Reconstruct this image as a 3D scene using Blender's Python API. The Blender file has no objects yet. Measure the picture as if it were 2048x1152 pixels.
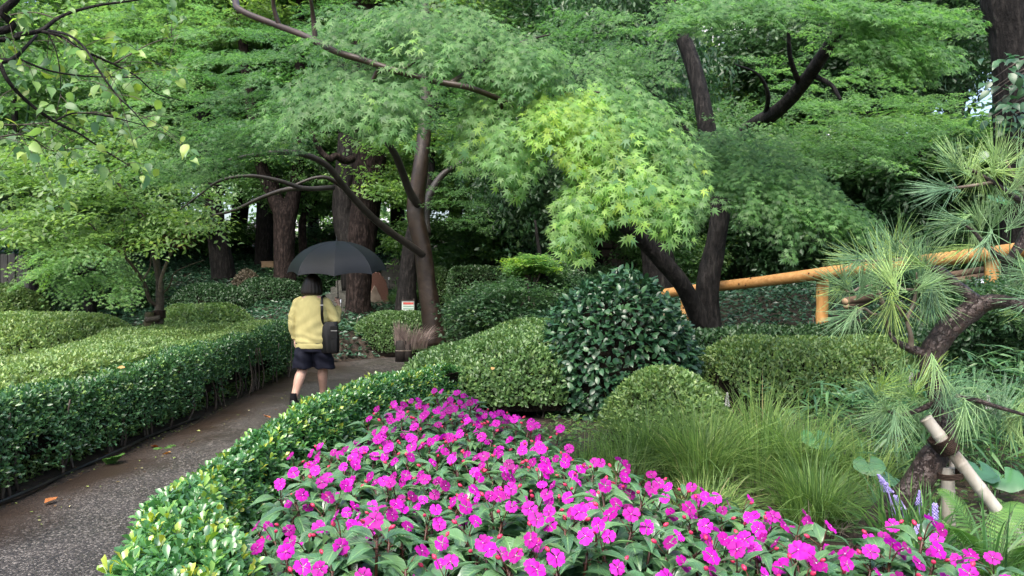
import bpy, bmesh, math, random
import numpy as np
from mathutils import Vector, Matrix

# ------------------------------------------------------------------ camera, sky, sun, exposure
scene = bpy.context.scene
cam_data = bpy.data.cameras.new('camera')
cam = bpy.data.objects.new('camera', cam_data)
scene.collection.objects.link(cam)
F_PX, CX, HY, CAM_Z = 1462.0, 1024.0, 565.0, 1.5       # focal length in photo pixels, horizon row, eye height
cam_data.sensor_width = 36.0
cam_data.lens = F_PX / 2048.0 * 36.0
cam_data.clip_start, cam_data.clip_end = 0.05, 400.0
cam.location = (0, 0, CAM_Z)
cam.rotation_euler = (math.radians(90) - math.atan((576.0 - HY) / F_PX), 0, 0)
scene.camera = cam

SUN_EL, SUN_ROT = math.radians(58), math.radians(200)
world = bpy.data.worlds.new('World')
scene.world = world
world.use_nodes = True
wn = world.node_tree
sky = wn.nodes.new('ShaderNodeTexSky')
sky.sky_type = 'NISHITA'
sky.sun_disc = False
sky.sun_elevation, sky.sun_rotation = SUN_EL, SUN_ROT
sky.air_density, sky.dust_density, sky.ozone_density = 1.0, 5.0, 1.0
bg = wn.nodes['Background']
bg.inputs['Strength'].default_value = 0.15
wn.links.new(sky.outputs['Color'], bg.inputs['Color'])

sun_data = bpy.data.lights.new('sun', 'SUN')
sun_data.energy, sun_data.angle, sun_data.color = 1.4, math.radians(40), (1.0, 0.97, 0.92)
sun = bpy.data.objects.new('sun', sun_data)
sun.rotation_euler = (math.radians(90) - SUN_EL, 0, math.radians(180) - SUN_ROT)
sun.location = (0, -5, 30)
scene.collection.objects.link(sun)

vs = scene.view_settings
vs.view_transform, vs.look, vs.gamma, vs.use_curve_mapping = 'Standard', 'None', 1.0, False
vs.exposure = 1.65
cy = scene.cycles
cy.max_bounces, cy.diffuse_bounces, cy.glossy_bounces = 6, 4, 2
cy.transmission_bounces, cy.transparent_max_bounces = 4, 4
cy.caustics_reflective = cy.caustics_refractive = False
cy.use_denoising = True
cy.denoiser = 'OPENIMAGEDENOISE'
cy.denoising_input_passes = 'RGB_ALBEDO_NORMAL'

# ------------------------------------------------------------------ helpers
rng = np.random.default_rng(7)
random.seed(7)
LINK = scene.collection.objects.link


def P(px, py, d):
    return np.array([(px - CX) / F_PX * d, d, CAM_Z - (py - HY) / F_PX * d])


def nrm(a):
    a = np.asarray(a, float)
    return a / np.maximum(np.linalg.norm(a, axis=-1, keepdims=True), 1e-9)


def sstep(a, b, x):
    t = np.clip((x - a) / (b - a), 0, 1)
    return t * t * (3 - 2 * t)


def wob(p, f, s=0.0):
    p = np.asarray(p, float) * f
    x, y, z = p[..., 0], p[..., 1], p[..., 2]
    return (np.sin(x * 1.0 + y * 0.7 + 1.3 * s) + np.sin(y * 1.27 - z * 0.9 + 2.1 * s + 1) +
            np.sin(z * 1.1 + x * 0.63 - y * 0.4 + 0.7 * s + 2) + 0.6 * np.sin(x * 2.3 - y * 1.9 + z * 1.3 + s)) / 3.6


def catmull(pts, n):
    pts = np.asarray(pts, float)
    if len(pts) < 3:
        t = np.linspace(0, 1, n)[:, None]
        return pts[0] * (1 - t) + pts[-1] * t
    e = np.vstack([2 * pts[0] - pts[1], pts, 2 * pts[-1] - pts[-2]])
    u = np.linspace(0, len(pts) - 1 - 1e-9, n)
    i = u.astype(int)
    t = (u - i)[:, None]
    p0, p1, p2, p3 = e[i], e[i + 1], e[i + 2], e[i + 3]
    return 0.5 * (2 * p1 + (p2 - p0) * t + (2 * p0 - 5 * p1 + 4 * p2 - p3) * t ** 2 + (3 * p1 - p0 - 3 * p2 + p3) * t ** 3)


class MB:
    """collects triangles; build() links them as one mesh object"""
    def __init__(self):
        self.v, self.f, self.t, self.uv, self.n = [], [], [], [], 0

    def add(self, V, Fc, tint=0.5, uv=None):
        V = np.asarray(V, float).reshape(-1, 3)
        Fc = np.asarray(Fc, int).reshape(-1, 3)
        self.v.append(V)
        self.f.append(Fc + self.n)
        self.t.append(np.broadcast_to(np.asarray(tint, float), (len(V),)))
        self.uv.append(np.zeros((len(V), 2)) if uv is None else np.asarray(uv, float))
        self.n += len(V)
        return self

    def leaves(self, tpl, pos, ax, nr, size, tint):
        tv, tf, tuv = tpl
        N, nv = len(pos), len(tv)
        if N == 0:
            return self
        ax = nrm(ax)
        nr = nrm(nr - (nr * ax).sum(-1, keepdims=True) * ax)
        x = np.cross(ax, nr)
        size = np.broadcast_to(np.asarray(size, float), (N,))
        V = pos[:, None] + size[:, None, None] * (tv[None, :, 0:1] * x[:, None] + tv[None, :, 1:2] * ax[:, None] + tv[None, :, 2:3] * nr[:, None])
        Fc = tf[None] + (np.arange(N) * nv)[:, None, None]
        return self.add(V, Fc, np.repeat(np.broadcast_to(np.asarray(tint, float), (N,)), nv), np.tile(tuv, (N, 1)))

    def tube(self, pts, radii, sides=8, n=None, bump=0.0, flat=1.0, seed=0.0, tint=0.5, cap=True, smooth=True):
        pts = np.asarray(pts, float)
        n = n or max(2, (len(pts) - 1) * 5 + 1)
        u = np.linspace(0, 1, len(pts))
        C = catmull(pts, n) if smooth else np.array([[np.interp(t, u, pts[:, k]) for k in range(3)] for t in np.linspace(0, 1, n)])
        radii = np.broadcast_to(np.asarray(radii, float), (len(pts),)) if np.ndim(radii) == 0 else np.asarray(radii, float)
        r = np.interp(np.linspace(0, 1, n), np.linspace(0, 1, len(radii)), radii)
        T = nrm(np.gradient(C, axis=0))
        ref = np.array([0.0, 0, 1.0]) if abs(T[0][2]) < 0.9 else np.array([1.0, 0, 0])
        a = np.zeros_like(C)
        a0 = nrm(np.cross(ref, T[0]))
        for i in range(n):
            a0 = nrm(a0 - (a0 * T[i]).sum() * T[i])
            a[i] = a0
        b = np.cross(T, a)
        th = np.linspace(0, 2 * math.pi, sides, endpoint=False)
        R = r[:, None] * np.ones(sides)
        if bump:
            base = C[:, None] + a[:, None] * np.cos(th)[None, :, None] + b[:, None] * np.sin(th)[None, :, None]
            q = np.stack([np.cos(th)[None] * 2.2 + 0 * R, np.sin(th)[None] * 2.2 + 0 * R, (np.arange(n) * 0.35)[:, None] + 0 * R], -1)
            R = R * (1 + bump * wob(q, 1.0, seed) + 0.5 * bump * wob(q, 2.7, seed + 3))
            if sides >= 20:
                tw = np.sin(th[None] * 9 + 0.25 * np.arange(n)[:, None] * 0.4 + seed) + 0.6 * np.sin(th[None] * 14 - 0.1 * np.arange(n)[:, None] + 2 * seed)
                R = R * (1 + 0.018 * tw + 0.03 * wob(q, 5.5, seed + 1))
        V = C[:, None] + R[..., None] * (a[:, None] * np.cos(th)[None, :, None] + b[:, None] * flat * np.sin(th)[None, :, None])
        i, j = np.meshgrid(np.arange(n - 1), np.arange(sides), indexing='ij')
        q0, q1 = i * sides + j, i * sides + (j + 1) % sides
        q2, q3 = q1 + sides, q0 + sides
        Fc = np.concatenate([np.stack([q0, q1, q2], -1).reshape(-1, 3), np.stack([q0, q2, q3], -1).reshape(-1, 3)])
        uu, vv = np.meshgrid(np.linspace(0, 1, n), th / (2 * math.pi), indexing='ij')
        V = V.reshape(-1, 3)
        if cap:
            k = len(V)
            V = np.vstack([V, C[0], C[-1]])
            s = np.arange(sides)
            Fc = np.vstack([Fc, np.stack([0 * s + k, (s + 1) % sides, s], -1), np.stack([0 * s + k + 1, (n - 1) * sides + s, (n - 1) * sides + (s + 1) % sides], -1)])
        uv = np.stack([vv.ravel(), uu.ravel()], -1)
        if cap:
            uv = np.vstack([uv, [[0, 0], [0, 1]]])
        return self.add(V, Fc, tint, uv)

    def box(self, c, s, rz=0.0, bevel=0.0, tint=0.5, R=None):
        bm = bmesh.new()
        bmesh.ops.create_cube(bm, size=1.0)
        for v in bm.verts:
            v.co = Vector((v.co.x * s[0], v.co.y * s[1], v.co.z * s[2]))
        if bevel:
            bmesh.ops.bevel(bm, geom=bm.edges[:], offset=bevel, segments=2, affect='EDGES')
        bmesh.ops.triangulate(bm, faces=bm.faces[:])
        bm.verts.index_update()
        V = np.array([v.co[:] for v in bm.verts])
        Fc = np.array([[v.index for v in f.verts] for f in bm.faces])
        bm.free()
        if R is None:
            cz, sz = math.cos(rz), math.sin(rz)
            R = np.array([[cz, -sz, 0], [sz, cz, 0], [0, 0, 1]])
        return self.add(V @ np.asarray(R).T + np.asarray(c), Fc, tint)

    def prism(self, outline, z0, z1, tint=0.5):
        """closed outline (n,2) extruded from z0 to z1 (scalars or per-vertex)"""
        o = np.asarray(outline, float)
        n = len(o)
        b = np.column_stack([o, np.broadcast_to(z0, (n,))])
        t = np.column_stack([o, np.broadcast_to(z1, (n,))])
        from mathutils.geometry import tessellate_polygon
        tri = np.array(tessellate_polygon([[Vector((p[0], p[1], 0)) for p in o]]))
        i = np.arange(n)
        j = (i + 1) % n
        Fc = np.vstack([np.stack([i, j, j + n], -1), np.stack([i, j + n, i + n], -1), tri + n, tri[:, ::-1]])
        return self.add(np.vstack([b, t]), Fc, tint)

    def mesh(self, name, smooth=True, off=(0, 0, 0)):
        V = np.vstack(self.v) - np.asarray(off, float)
        Fc = np.vstack(self.f)
        me = bpy.data.meshes.new(name)
        me.vertices.add(len(V))
        me.vertices.foreach_set('co', V.astype(np.float32).ravel())
        me.loops.add(len(Fc) * 3)
        me.loops.foreach_set('vertex_index', Fc.astype(np.int32).ravel())
        me.polygons.add(len(Fc))
        me.polygons.foreach_set('loop_start', (np.arange(len(Fc)) * 3).astype(np.int32))
        me.polygons.foreach_set('use_smooth', np.full(len(Fc), smooth))
        at = me.attributes.new('tint', 'FLOAT', 'POINT')
        at.data.foreach_set('value', np.concatenate(self.t).astype(np.float32))
        uv = np.vstack(self.uv)
        if uv.any():
            ul = me.uv_layers.new(name='UVMap')
            ul.data.foreach_set('uv', uv[Fc.ravel()].astype(np.float32).ravel())
        me.update(calc_edges=True)
        return me

    def build(self, name, mat, parent=None, smooth=True, local=False, **props):
        off = (0, 0, 0) if parent is None or local else base_of(parent)
        me = self.mesh(name, smooth, off)
        me.materials.append(mat)
        return put(name, me, parent, **props)


BASE = {}


def base_of(o):
    return BASE.get(o.name, np.zeros(3))


def put(name, me, parent=None, **props):
    o = bpy.data.objects.new(name, me)
    LINK(o)
    if parent is not None:
        o.parent = parent
        BASE[o.name] = base_of(parent)
    for k, v in props.items():
        if v is not None:
            o[k] = v
    return o


def thing(name, label, cat, loc=(0, 0, 0), group=None):
    o = bpy.data.objects.new(name, None)
    o.empty_display_size = 0.2
    LINK(o)
    o.location = [float(c) for c in loc]
    BASE[o.name] = np.asarray(loc, float)
    o['label'], o['category'] = label, cat
    if group:
        o['group'] = group
    return o


def put_leaf(name, me, parent, pos, ax, nr, size):
    """one leaf (or tuft) as an object of its own, sharing mesh data"""
    ax = nrm(ax)
    nr = nrm(nr - (nr * ax).sum() * ax)
    x = np.cross(ax, nr)
    o = bpy.data.objects.new(name, me)
    LINK(o)
    o.parent = parent
    p = pos - base_of(parent)
    m = np.eye(4)
    m[:3, 0], m[:3, 1], m[:3, 2], m[:3, 3] = x * size, ax * size, nr * size, p
    o.matrix_basis = Matrix(m.tolist())
    return o


def copy_tree(root, loc, rz, scale=1.0, label=None, tilt=(0, 0)):
    r = root.copy()
    LINK(r)
    r.location = [float(c) for c in loc]
    r.rotation_euler = (tilt[0], tilt[1], rz)
    r.scale = (scale,) * 3
    BASE[r.name] = np.asarray(loc, float)
    if label:
        r['label'] = label
    for ch in root.children:
        c = ch.copy()
        LINK(c)
        c.parent = r
        for g in ch.children:
            d = g.copy()
            LINK(d)
            d.parent = c
    return r


# ------------------------------------------------------------------ leaf shapes (unit length along +y, normal +z)
def leaf_tpl(rows, fold=0.25, serr=0.0):
    V, uv, idx = [], [], []
    for k, (v, w, z) in enumerate(rows):
        if w == 0:
            V.append((0, v, z)); uv.append((0.5, v)); idx.append((len(V) - 1,) * 3)
        else:
            V += [(-w, v, z + fold * w), (0, v, z), (w, v, z + fold * w)]
            uv += [(0, v), (0.5, v), (1, v)]
            idx.append((len(V) - 3, len(V) - 2, len(V) - 1))
    T = []
    for a, b in zip(idx[:-1], idx[1:]):
        for q in ((a[1], b[1], b[0], a[0]), (a[2], b[2], b[1], a[1])):
            for t in ((q[0], q[1], q[2]), (q[0], q[2], q[3])):
                if len(set(t)) == 3:
                    T.append(t)
    V = np.array(V, float)
    T = np.array(T)
    n = np.cross(V[T[:, 1]] - V[T[:, 0]], V[T[:, 2]] - V[T[:, 0]])
    T[n[:, 2] < 0] = T[n[:, 2] < 0][:, ::-1]
    return V, T, np.array(uv, float)


TP_TINY = (np.array([(0, 0, 0), (-0.25, 0.52, 0.06), (0, 1, -0.08), (0.25, 0.48, 0.06)], float), np.array([(0, 2, 1), (0, 3, 2)]), np.array([(0.5, 0), (0, 0.5), (0.5, 1), (1, 0.5)], float))
TP_FOUR = leaf_tpl([(0, 0, 0), (0.58, 0.24, 0.03), (1, 0, -0.05)], 0.3)
TP_EIGHT = leaf_tpl([(0, 0, 0), (0.3, 0.14, 0.03), (0.74, 0.235, 0.03), (1, 0, -0.05)], 0.35)
TP_OVAL = leaf_tpl([(0, 0, 0), (0.3, 0.2, 0.02), (0.68, 0.24, 0.02), (1, 0, -0.08)], 0.3)
TP_OBOV = leaf_tpl([(0, 0, 0), (0.28, 0.12, 0.03), (0.62, 0.23, 0.04), (0.88, 0.17, 0.0), (1, 0, -0.05)], 0.35)
TP_CAM = leaf_tpl([(0, 0, 0), (0.15, 0.15, 0.02), (0.42, 0.26, 0.03), (0.72, 0.2, 0.0), (0.9, 0.07, -0.05), (1, 0, -0.1)], 0.22)
TP_OVATE = leaf_tpl([(0, 0, 0), (0.1, 0.18, 0.0), (0.32, 0.29, 0.01), (0.6, 0.22, -0.03), (0.82, 0.09, -0.1), (1, 0, -0.2)], 0.22)
TP_IMP = leaf_tpl([(0, 0, 0), (0.12, 0.1, 0.03), (0.3, 0.2, 0.05), (0.48, 0.215, 0.04), (0.68, 0.155, 0.0), (0.86, 0.065, -0.07), (1, 0, -0.14)], 0.38)


def maple_tpl(full=True):
    if full:
        A, L = [-128, -84, -40, 0, 40, 84, 128], [0.34, 0.6, 0.86, 1.0, 0.86, 0.6, 0.34]
    else:
        A, L = [-98, -46, 0, 46, 98], [0.55, 0.85, 1.0, 0.85, 0.55]
    V, T = [(0, 0, 0.02)], []
    seq = []
    notch = lambda a, r: seq.append((math.sin(math.radians(a)) * r, math.cos(math.radians(a)) * r, 0.05))
    notch(A[0] - 22, 0.12)
    for k, (a, l) in enumerate(zip(A, L)):
        seq.append((math.sin(math.radians(a)) * l, math.cos(math.radians(a)) * l, -0.2 * l * l))
        if k < len(A) - 1:
            notch((a + A[k + 1]) / 2, 0.33 * min(1, (l + L[k + 1]) / 1.7))
    notch(A[-1] + 22, 0.12)
    V += seq
    for i in range(1, len(V) - 1):
        T.append((0, i + 1, i))
    V = np.array(V) * np.array([0.62, 0.62, 0.62])
    return V, np.array(T), np.zeros((len(V), 2))


TP_MAPLE = maple_tpl(True)


def star_tpl(A, L, ww):
    V, T = [], []
    for a, l in zip(A, L):
        q = math.radians(a)
        s, c = math.sin(q), math.cos(q)
        w = ww * l
        k = len(V)
        V += [(-c * w + s * 0.06, s * w + c * 0.06, 0.03), (c * w + s * 0.06, -s * w + c * 0.06, 0.03), (s * l, c * l, -0.2 * l * l)]
        T.append((k, k + 1, k + 2))
    V = np.array(V) * 0.62
    return V, np.array(T), np.zeros((len(V), 2))


TP_MAPLE5 = star_tpl((-100, -48, 0, 48, 100), (0.55, 0.86, 1.0, 0.86, 0.55), 0.17)
TP_STAR7 = star_tpl((-126, -84, -42, 0, 42, 84, 126), (0.4, 0.64, 0.88, 1.0, 0.88, 0.64, 0.4), 0.165)


def cluster_tpl(n, seed, leaf=TP_TINY, size=0.5, flat=0.5):
    r = np.random.default_rng(seed)
    m = MB()
    th = r.uniform(0, 2 * math.pi, n)
    rad = r.uniform(0.05, 0.5, n)
    pos = np.stack([np.cos(th) * rad, np.sin(th) * rad, r.normal(0, 0.12, n)], -1)
    ax = np.stack([np.cos(th), np.sin(th), r.normal(-0.25, 0.3, n)], -1)
    nr = np.stack([r.normal(0, flat, n), r.normal(0, flat, n), np.ones(n)], -1)
    m.leaves(leaf, pos, ax, nr, r.uniform(0.7, 1.1, n) * size, 0)
    V, Fc = np.vstack(m.v), np.vstack(m.f)
    return V, Fc, np.zeros((len(V), 2))


# ------------------------------------------------------------------ materials
MATS = {}


def new_mat(name):
    m = bpy.data.materials.new(name)
    m.use_nodes = True
    nt = m.node_tree
    nt.nodes.clear()
    out = nt.nodes.new('ShaderNodeOutputMaterial')
    return m, nt, out


def ramp(nt, stops):
    r = nt.nodes.new('ShaderNodeValToRGB')
    e = r.color_ramp.elements
    while len(e) < len(stops):
        e.new(0.5)
    for k, (p, c) in enumerate(stops):
        e[k].position = p
        e[k].color = (*c, 1)
    return r


def leaf_mat(name, stops, rough=0.4, spec=0.5, trans=0.3, source='attr', vein=None, wet=0.0):
    key = name + source
    if key in MATS:
        return MATS[key]
    m, nt, out = new_mat(name)
    N, Lk = nt.nodes.new, nt.links.new
    if source == 'attr':
        a = N('ShaderNodeAttribute'); a.attribute_name = 'tint'; fac = a.outputs['Fac']
    else:
        a = N('ShaderNodeObjectInfo'); fac = a.outputs['Random']
    stops = [(q, (c[0], c[1], c[2] * (1.15 if c[1] > c[0] and c[1] > c[2] else 1.0))) for q, c in stops]
    cr = ramp(nt, stops)
    Lk(fac, cr.inputs[0])
    col = cr.outputs[0]
    geo = N('ShaderNodeNewGeometry')
    noise = N('ShaderNodeTexNoise'); noise.inputs['Scale'].default_value = 9.0; noise.inputs['Detail'].default_value = 2
    Lk(geo.outputs['Position'], noise.inputs['Vector'])
    hs = N('ShaderNodeHueSaturation')
    mr = N('ShaderNodeMapRange'); mr.inputs[1].default_value = 0.3; mr.inputs[2].default_value = 0.7; mr.inputs[3].default_value = 0.72; mr.inputs[4].default_value = 1.25
    Lk(noise.outputs['Fac'], mr.inputs[0]); Lk(mr.outputs[0], hs.inputs['Value']); Lk(col, hs.inputs['Color'])
    col = hs.outputs[0]
    p = N('ShaderNodeBsdfPrincipled')
    if vein:
        uv = N('ShaderNodeUVMap')
        sx = N('ShaderNodeSeparateXYZ'); Lk(uv.outputs[0], sx.inputs[0])
        ab = N('ShaderNodeMath'); ab.operation = 'SUBTRACT'; Lk(sx.outputs[0], ab.inputs[0]); ab.inputs[1].default_value = 0.5
        ab2 = N('ShaderNodeMath'); ab2.operation = 'ABSOLUTE'; Lk(ab.outputs[0], ab2.inputs[0])
        mid = N('ShaderNodeMapRange'); mid.inputs[1].default_value = 0.025; mid.inputs[2].default_value = 0.07; mid.inputs[3].default_value = 1; mid.inputs[4].default_value = 0
        Lk(ab2.outputs[0], mid.inputs[0])
        # side veins: stripes along v - k*|u|
        mu = N('ShaderNodeMath'); mu.operation = 'MULTIPLY_ADD'; Lk(ab2.outputs[0], mu.inputs[0]); mu.inputs[1].default_value = -0.55; Lk(sx.outputs[1], mu.inputs[2])
        sc = N('ShaderNodeMath'); sc.operation = 'MULTIPLY'; Lk(mu.outputs[0], sc.inputs[0]); sc.inputs[1].default_value = 62.0
        sn = N('ShaderNodeMath'); sn.operation = 'SINE'; Lk(sc.outputs[0], sn.inputs[0])
        sv = N('ShaderNodeMapRange'); sv.inputs[1].default_value = 0.75; sv.inputs[2].default_value = 1.0; sv.inputs[3].default_value = 0; sv.inputs[4].default_value = 0.55
        Lk(sn.outputs[0], sv.inputs[0])
        mx = N('ShaderNodeMath'); mx.operation = 'MAXIMUM'; Lk(mid.outputs[0], mx.inputs[0]); Lk(sv.outputs[0], mx.inputs[1])
        mc = N('ShaderNodeMix'); mc.data_type = 'RGBA'; Lk(mx.outputs[0], mc.inputs[0]); Lk(col, mc.inputs[6]); mc.inputs[7].default_value = (*vein, 1)
        col = mc.outputs[2]
        bp = N('ShaderNodeBump'); bp.inputs['Strength'].default_value = 0.5; bp.inputs['Distance'].default_value = 0.002
        bp.invert = True
        Lk(mx.outputs[0], bp.inputs['Height']); Lk(bp.outputs[0], p.inputs['Normal'])
    Lk(col, p.inputs['Base Color'])
    p.inputs['Roughness'].default_value = rough
    p.inputs['Specular IOR Level'].default_value = spec
    if wet:
        p.inputs['Coat Weight'].default_value = wet
        p.inputs['Coat Roughness'].default_value = 0.12
    if trans:
        t = N('ShaderNodeBsdfTranslucent')
        g = N('ShaderNodeHueSaturation'); g.inputs['Hue'].default_value = 0.49; g.inputs['Saturation'].default_value = 1.15; g.inputs['Value'].default_value = 1.9
        Lk(col, g.inputs['Color']); Lk(g.outputs[0], t.inputs['Color'])
        mxs = N('ShaderNodeMixShader'); mxs.inputs[0].default_value = trans
        Lk(p.outputs[0], mxs.inputs[1]); Lk(t.outputs[0], mxs.inputs[2]); Lk(mxs.outputs[0], out.inputs[0])
    else:
        Lk(p.outputs[0], out.inputs[0])
    MATS[key] = m
    return m


def surf_mat(name, stops, rough=0.7, scale=8.0, detail=6, spec=0.3, bump=0.3, dist=0.01, stretch=(1, 1, 1), vor=0.0, coord='Object', metal=0.0, rough_var=0.0):
    if name in MATS:
        return MATS[name]
    m, nt, out = new_mat(name)
    N, Lk = nt.nodes.new, nt.links.new
    tc = N('ShaderNodeTexCoord'); mp = N('ShaderNodeMapping'); mp.inputs['Scale'].default_value = stretch
    Lk(tc.outputs[coord], mp.inputs[0])
    no = N('ShaderNodeTexNoise'); no.inputs['Scale'].default_value = scale; no.inputs['Detail'].default_value = detail; no.inputs['Roughness'].default_value = 0.65
    Lk(mp.outputs[0], no.inputs['Vector'])
    h = no.outputs['Fac']
    if vor:
        vo = N('ShaderNodeTexVoronoi'); vo.feature = 'DISTANCE_TO_EDGE'; vo.inputs['Scale'].default_value = vor
        mixv = N('ShaderNodeVectorMath'); mixv.operation = 'MULTIPLY_ADD'; mixv.inputs[1].default_value = (0.12, 0.12, 0.12)
        Lk(no.outputs['Color'], mixv.inputs[0]); Lk(mp.outputs[0], mixv.inputs[2]); Lk(mixv.outputs[0], vo.inputs['Vector'])
        mr = N('ShaderNodeMapRange'); mr.inputs[2].default_value = 0.12
        Lk(vo.outputs['Distance'], mr.inputs[0])
        ad = N('ShaderNodeMath'); ad.operation = 'MULTIPLY_ADD'; Lk(mr.outputs[0], ad.inputs[0]); ad.inputs[1].default_value = 0.6; Lk(no.outputs['Fac'], ad.inputs[2])
        h = ad.outputs[0]
    cr = ramp(nt, stops)
    Lk(no.outputs['Fac'], cr.inputs[0])
    p = N('ShaderNodeBsdfPrincipled')
    Lk(cr.outputs[0], p.inputs['Base Color'])
    p.inputs['Roughness'].default_value = rough
    p.inputs['Specular IOR Level'].default_value = spec
    p.inputs['Metallic'].default_value = metal
    if rough_var:
        rr = N('ShaderNodeMapRange'); rr.inputs[1].default_value = 0.35; rr.inputs[2].default_value = 0.65
        rr.inputs[3].default_value = rough - rough_var; rr.inputs[4].default_value = rough + rough_var
        Lk(no.outputs['Fac'], rr.inputs[0]); Lk(rr.outputs[0], p.inputs['Roughness'])
    if bump:
        bp = N('ShaderNodeBump'); bp.inputs['Strength'].default_value = bump; bp.inputs['Distance'].default_value = dist
        Lk(h, bp.inputs['Height']); Lk(bp.outputs[0], p.inputs['Normal'])
    Lk(p.outputs[0], out.inputs[0])
    MATS[name] = m
    return m


bark_dark = surf_mat('dark_wet_bark', [(0.36, (0.0025, 0.0022, 0.002)), (0.5, (0.007, 0.006, 0.0054)), (0.64, (0.026, 0.023, 0.021)), (0.74, (0.042, 0.048, 0.034))], 0.72, 20, 10, 0.18, 1.0, 0.05, (1, 1, 0.25), 0.0)
bark_brown = surf_mat('brown_bark', [(0.36, (0.0035, 0.0024, 0.002)), (0.5, (0.012, 0.0075, 0.006)), (0.64, (0.042, 0.03, 0.026)), (0.74, (0.06, 0.062, 0.045))], 0.75, 22, 10, 0.15, 1.0, 0.05, (1, 1, 0.3), 0.0)
bark_maple = surf_mat('grey_maple_bark', [(0.3, (0.016, 0.013, 0.010)), (0.55, (0.036, 0.03, 0.025)), (0.8, (0.075, 0.066, 0.056))], 0.5, 6, 8, 0.4, 0.5, 0.01, (1, 1, 0.6), 0.0)
bark_mid = surf_mat('reddish_maple_bark', [(0.3, (0.013, 0.008, 0.005)), (0.55, (0.03, 0.018, 0.0115)), (0.8, (0.06, 0.042, 0.03))], 0.45, 5, 8, 0.45, 0.5, 0.01, (1, 1, 1.6), 0.0)
bark_pine = surf_mat('wet_pine_bark', [(0.3, (0.012, 0.008, 0.007)), (0.5, (0.04, 0.026, 0.022)), (0.62, (0.07, 0.05, 0.042)), (0.75, (0.16, 0.13, 0.12))], 0.42, 28, 7, 0.5, 1.0, 0.012, (1, 1, 1), 26.0)
twig_mat = surf_mat('twig_bark', [(0.3, (0.03, 0.022, 0.016)), (0.7, (0.10, 0.08, 0.062))], 0.6, 20, 4, 0.3, 0.4, 0.004)
twig_pale = surf_mat('pale_twig_bark', [(0.3, (0.09, 0.07, 0.05)), (0.7, (0.24, 0.2, 0.16))], 0.6, 25, 4, 0.3, 0.4, 0.004)
core_mat = surf_mat('shade_dark_twigs', [(0.35, (0.006, 0.005, 0.004)), (0.65, (0.018, 0.014, 0.010))], 0.9, 40, 4, 0.1, 1.0, 0.02)  # twig filler, near black so gaps between leaves read as shade

# ================================================================== THE SETTING
PATH_C = catmull([(-2.2, -4), (-2.2, 0), (-2.2, 4), (-2.2, 8), (-2.5, 11), (-2.3, 13.0), (-0.6, 14.0), (3.2, 13.6), (6, 13.0)], 160)
PATH_W = 1.14


def path_dist(x, y):
    x, y = np.asarray(x, float), np.asarray(y, float)
    best = np.full(x.shape, 1e9)
    for a, b in zip(PATH_C[:-1], PATH_C[1:]):
        d = b - a
        t = np.clip(((x - a[0]) * d[0] + (y - a[1]) * d[1]) / (d @ d), 0, 1)
        best = np.minimum(best, np.hypot(x - a[0] - t * d[0], y - a[1] - t * d[1]))
    return best


def ground(x, y):
    x, y = np.asarray(x, float), np.asarray(y, float)
    left = 0.02 + 0.15 * np.maximum(y - 12.3, 0) - 0.075 * np.maximum(y - 29, 0) + 0.05 * np.maximum(-x - 9, 0) * (y > 0)
    right = 0.42 + 0.11 * np.maximum(x - 2, 0) + 0.14 * np.maximum(y - 6, 0) - 0.07 * np.maximum(y - 24, 0)
    w = sstep(-1.15, 0.6, x + 0.12 * np.maximum(y - 12, 0) * 0)
    w = np.where(y < 6, sstep(-1.2, -0.92, x), w)
    z = left * (1 - w) + right * w
    z = z + 0.03 * wob(np.stack([x, y, 0 * x], -1), 1.7, 2) * (path_dist(x, y) > 1.3)
    pd = path_dist(x, y)
    return z * np.where(y < 6.5, sstep(PATH_W - 0.03, PATH_W + 0.22, pd), sstep(PATH_W + 0.03, PATH_W + 0.5, pd))


def G(x, y):
    return float(ground(np.array([x]), np.array([y]))[0])


def grid_mesh(name, xs, ys, zf):
    X, Y = np.meshgrid(xs, ys, indexing='ij')
    Z = zf(X, Y)
    nx, ny = X.shape
    i, j = np.meshgrid(np.arange(nx - 1), np.arange(ny - 1), indexing='ij')
    a = i * ny + j
    Fc = np.concatenate([np.stack([a, a + ny, a + ny + 1], -1).reshape(-1, 3), np.stack([a, a + ny + 1, a + 1], -1).reshape(-1, 3)])
    return MB().add(np.stack([X, Y, Z], -1).reshape(-1, 3), Fc)


soil = surf_mat('dark_leaf_litter_soil', [(0.3, (0.012, 0.009, 0.007)), (0.5, (0.03, 0.022, 0.016)), (0.62, (0.055, 0.038, 0.025)), (0.72, (0.03, 0.035, 0.015))], 0.75, 14, 9, 0.35, 1.0, 0.03, rough_var=0.2)
xs = np.unique(np.concatenate([np.linspace(-60, -12, 25), np.linspace(-12, 8, 90), np.linspace(8, 60, 25)]))
ys = np.unique(np.concatenate([np.linspace(-8, 18, 100), np.linspace(18, 40, 50), np.linspace(40, 140, 30)]))
grid_mesh('ground', xs, ys, ground).build('ground', soil, kind='structure')


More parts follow.
